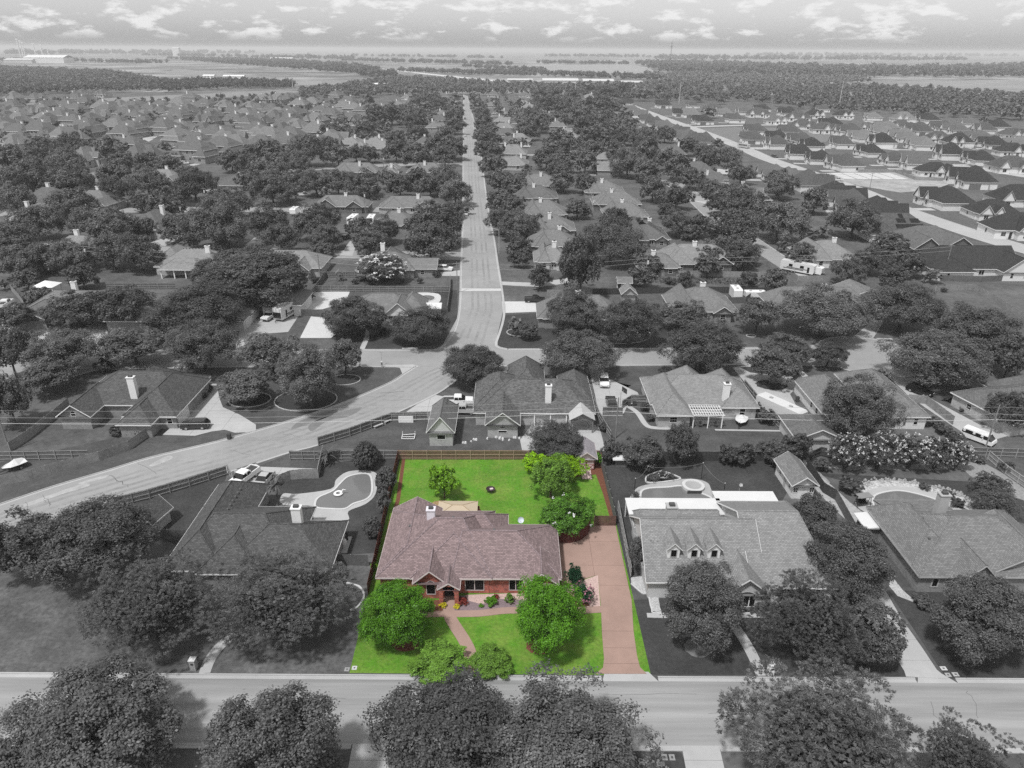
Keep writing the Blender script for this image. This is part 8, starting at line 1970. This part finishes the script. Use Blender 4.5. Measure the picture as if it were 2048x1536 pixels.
for lb, p, r, h in (('dark bush at the end of the railed fence by the trailer', (46.80, 115.67), 2.4, 2.6), ('shrub row along the side path of the pergola house, near', (25.74, 116.02), 1.1, 1.4), ('shrub row along the side path of the pergola house, far', (25.39, 120.03), 1.2, 1.6), ('low bush at the back left corner of the trailer drive', (47.04, 119.67), 1.6, 2.2),
                    ('feathery shrub beside the long garden cottage', (50.36, 99.03), 1.7, 2.2), ('tall shrub on the bed left of the hipped house pool', (52.49, 93.11), 2.3, 2.6), ('low shrub behind the hipped house pool', (64.67, 93.92), 1.1, 1.1), ('shrub in the rock border right of the pool', (66.93, 91.60), 1.3, 1.2), ('second shrub in the rock border right of the pool', (67.12, 89.36), 1.3, 1.3),
                    ('shrub right of the covered white boat lawn', (77.80, 108.63), 1.8, 2.0), ('long low hedge left of the van drive', (77.27, 111.67), 1.8, 2.0), ('hedge by the fence left of the van drive', (77.07, 114.67), 1.6, 1.8), ('shrub by the crossing of the grey fences at right', (77.81, 101.96), 1.3, 1.4), ('small tree like shrub at the far right fence', (80.48, 98.88), 1.5, 2.0), ('bed planting beside the brick house at right', (85.53, 125.00), 1.2, 1.2), ('bed planting along the wall of the brick house at right', (86.04, 120.74), 1.0, .8),
                    ('shrub beside the fence of the patio house', (16.42, 112.10), 1.2, 1.8), ('lone shrub above the minivan drive', (32.20, 136.12), 1.8, 1.8), ('shrub at the foot of the corner house wall', (-30.60, 159.60), 1.5, 1.3), ('shrub mass in the strip behind the light roofed house', (46.21, 201.27), 2.2, 2.0), ('conical bush in the shrubby back strip', (50.41, 200.37), 2.6, 4.0), ('bush at the foot of the transformer pole', (36.49, 200.12), 2.6, 4.2), ('round bush beside the hipped roof of the back strip', (42.96, 209.36), 2.6, 5.0),
                    ('spindly bush on the empty lawn at right', (122.91, 195.01), 1.3, 1.4), ('garden bush left of the white pavilion', (-128.75, 181.47), 2.8, 2.6), ('hedge below the white pavilion', (-125.15, 176.25), 2.6, 1.6), ('garden bush by the garage workshop', (-10.26, 110.34), .8, 1.0), ('young saplings row in the play yard, left', (-45.90, 199.60), 1.3, 1.5), ('young sapling in the play yard, second', (-41.54, 199.68), 1.4, 2.0), ('young sapling in the play yard, third', (-36.97, 200.25), 1.7, 2.4), ('young sapling in the play yard, fourth', (-32.39, 199.85), 1.3, 1.6), ('young sapling in the play yard, fifth', (-27.06, 200.43), 1.2, 1.8),
                    ('bush at the end wall of the long low wing', (-22.99, 206.56), 1.4, 2.2), ('dark planting under the white flowering tree', (-44.93, 203.59), 2.4, 1.2), ('bushes against the motorhome garage', (-55.85, 184.81), 2.2, 1.6), ('bush beside the white gable of the end gable house', (-57.87, 200.86), 1.8, 1.8)):
    shrub('bush', lb, p, r, h, 'dark', 'oak', nb=30)
def palm(label, c, h, r):
    root = thing('palm_tree', label, 'palm tree', (c[0], c[1], 0), 0, 'palms by the kidney pool')
    MB().tube((0, 0, 0), (0.05, 0, h), .16, .13, 7).build('trunk', BARK, root)
    rs = np.random.RandomState(int(h * 10)); Q = []
    for i in range(34):
        a = rs.uniform(0, 6.28); e = rs.uniform(-.5, 1.2); p = np.array([0, 0, h]); d = np.array([math.cos(a) * math.cos(e), math.sin(a) * math.cos(e), math.sin(e)])
        for k in range(6):
            q = p + d * r / 6; s = np.cross(d, [0, 0, 1]); s /= np.linalg.norm(s) + 1e-6; w = .2 * (1 - k / 7)
            Q.append([p - s * w, q - s * w * .85, q + s * w * .85, p + s * w]); p = q; d = d + np.array([0, 0, -.22]); d /= np.linalg.norm(d)
    link('frond', qmesh('frond', np.array(Q), LEAF['mid']), root)
palm('palm with a thin trunk between the dark roof and the pool deck', (-34.94, 88.66), 3.6, 1.7)
palm('drooping palm at the railed fence corner above the kidney pool', (-30.23, 100.84), 1.6, 2.3)
# rocks of the pale borders
rk = np.random.RandomState(5)
def rocks(label, line, n, rr, v, seed):
    rn = random.Random(seed); mb = MB(); ln = smoothline(line, 6)
    for i in range(n):
        p = ln[rn.randrange(len(ln))]; r = rn.uniform(*rr)
        mb.box((p[0] + rn.uniform(-.7, .7), p[1] + rn.uniform(-.7, .7), r * .3), (r, r * rn.uniform(.6, 1), r * .8), rn.uniform(0, 3), taper=.6)
    tag(mb.build('border_rocks', M('rock_%d' % int(v * 100), v, amp=0.25, sc=3)), label, 'rocks', None, 'stuff')
rocks('pale rocks edging the planted border behind the hipped house pool', [(54.39, 94.24), (57.55, 95.99), (61.22, 96.17), (64.46, 95.48), (67.12, 93.80), (69.63, 92.04), (69.78, 89.64)], 170, (.2, .5), .33, 1)
rocks('white stones laid in a line below the patio house gable', [(-8.58, 107.87), (-5.57, 108.78), (-2.06, 109.00), (1.02, 109.21)], 16, (.35, .5), .6, 2)
tag(link('weeds', qmesh('weeds', (lambda rs, P: quads(np.array([(x, y, .25) for x, y in P]), rdir(rs, len(P)), rs.uniform(.2, .5, len(P)), rs.uniform(.15, .3, len(P)), rs))(rk, [(p[0], p[1]) for p in fill([(40.49, 202.16), (75.82, 199.85), (77.80, 205.86), (42.89, 207.27)], .6, (1, 1), 3)]), LEAF['mid'])), 'weedy growth in the strip behind the light roofed house', 'weeds', None, 'stuff')
# ---------------------------------------------------------------- the air
hz = MB(); hz.box((0, 14800, 44.5), (59000, 30700, 91)); ho = hz.mesh('haze', M('haze_none', 0.5, amp=0))
ho.materials.clear()
hm = bpy.data.materials.new('haze'); hm.use_nodes = True; hm.node_tree.nodes.clear()
ou = hm.node_tree.nodes.new('ShaderNodeOutputMaterial'); pv_ = hm.node_tree.nodes.new('ShaderNodeVolumePrincipled')
pv_.inputs['Color'].default_value = (0.99, 0.99, 0.99, 1); pv_.inputs['Density'].default_value = 0.000125; pv_.inputs['Anisotropy'].default_value = 0.0
hm.node_tree.links.new(pv_.outputs[0], ou.inputs['Volume'])
ho.materials.append(hm)
tag(link('haze', ho), 'pale summer haze over the far fields', 'haze', None, 'stuff')
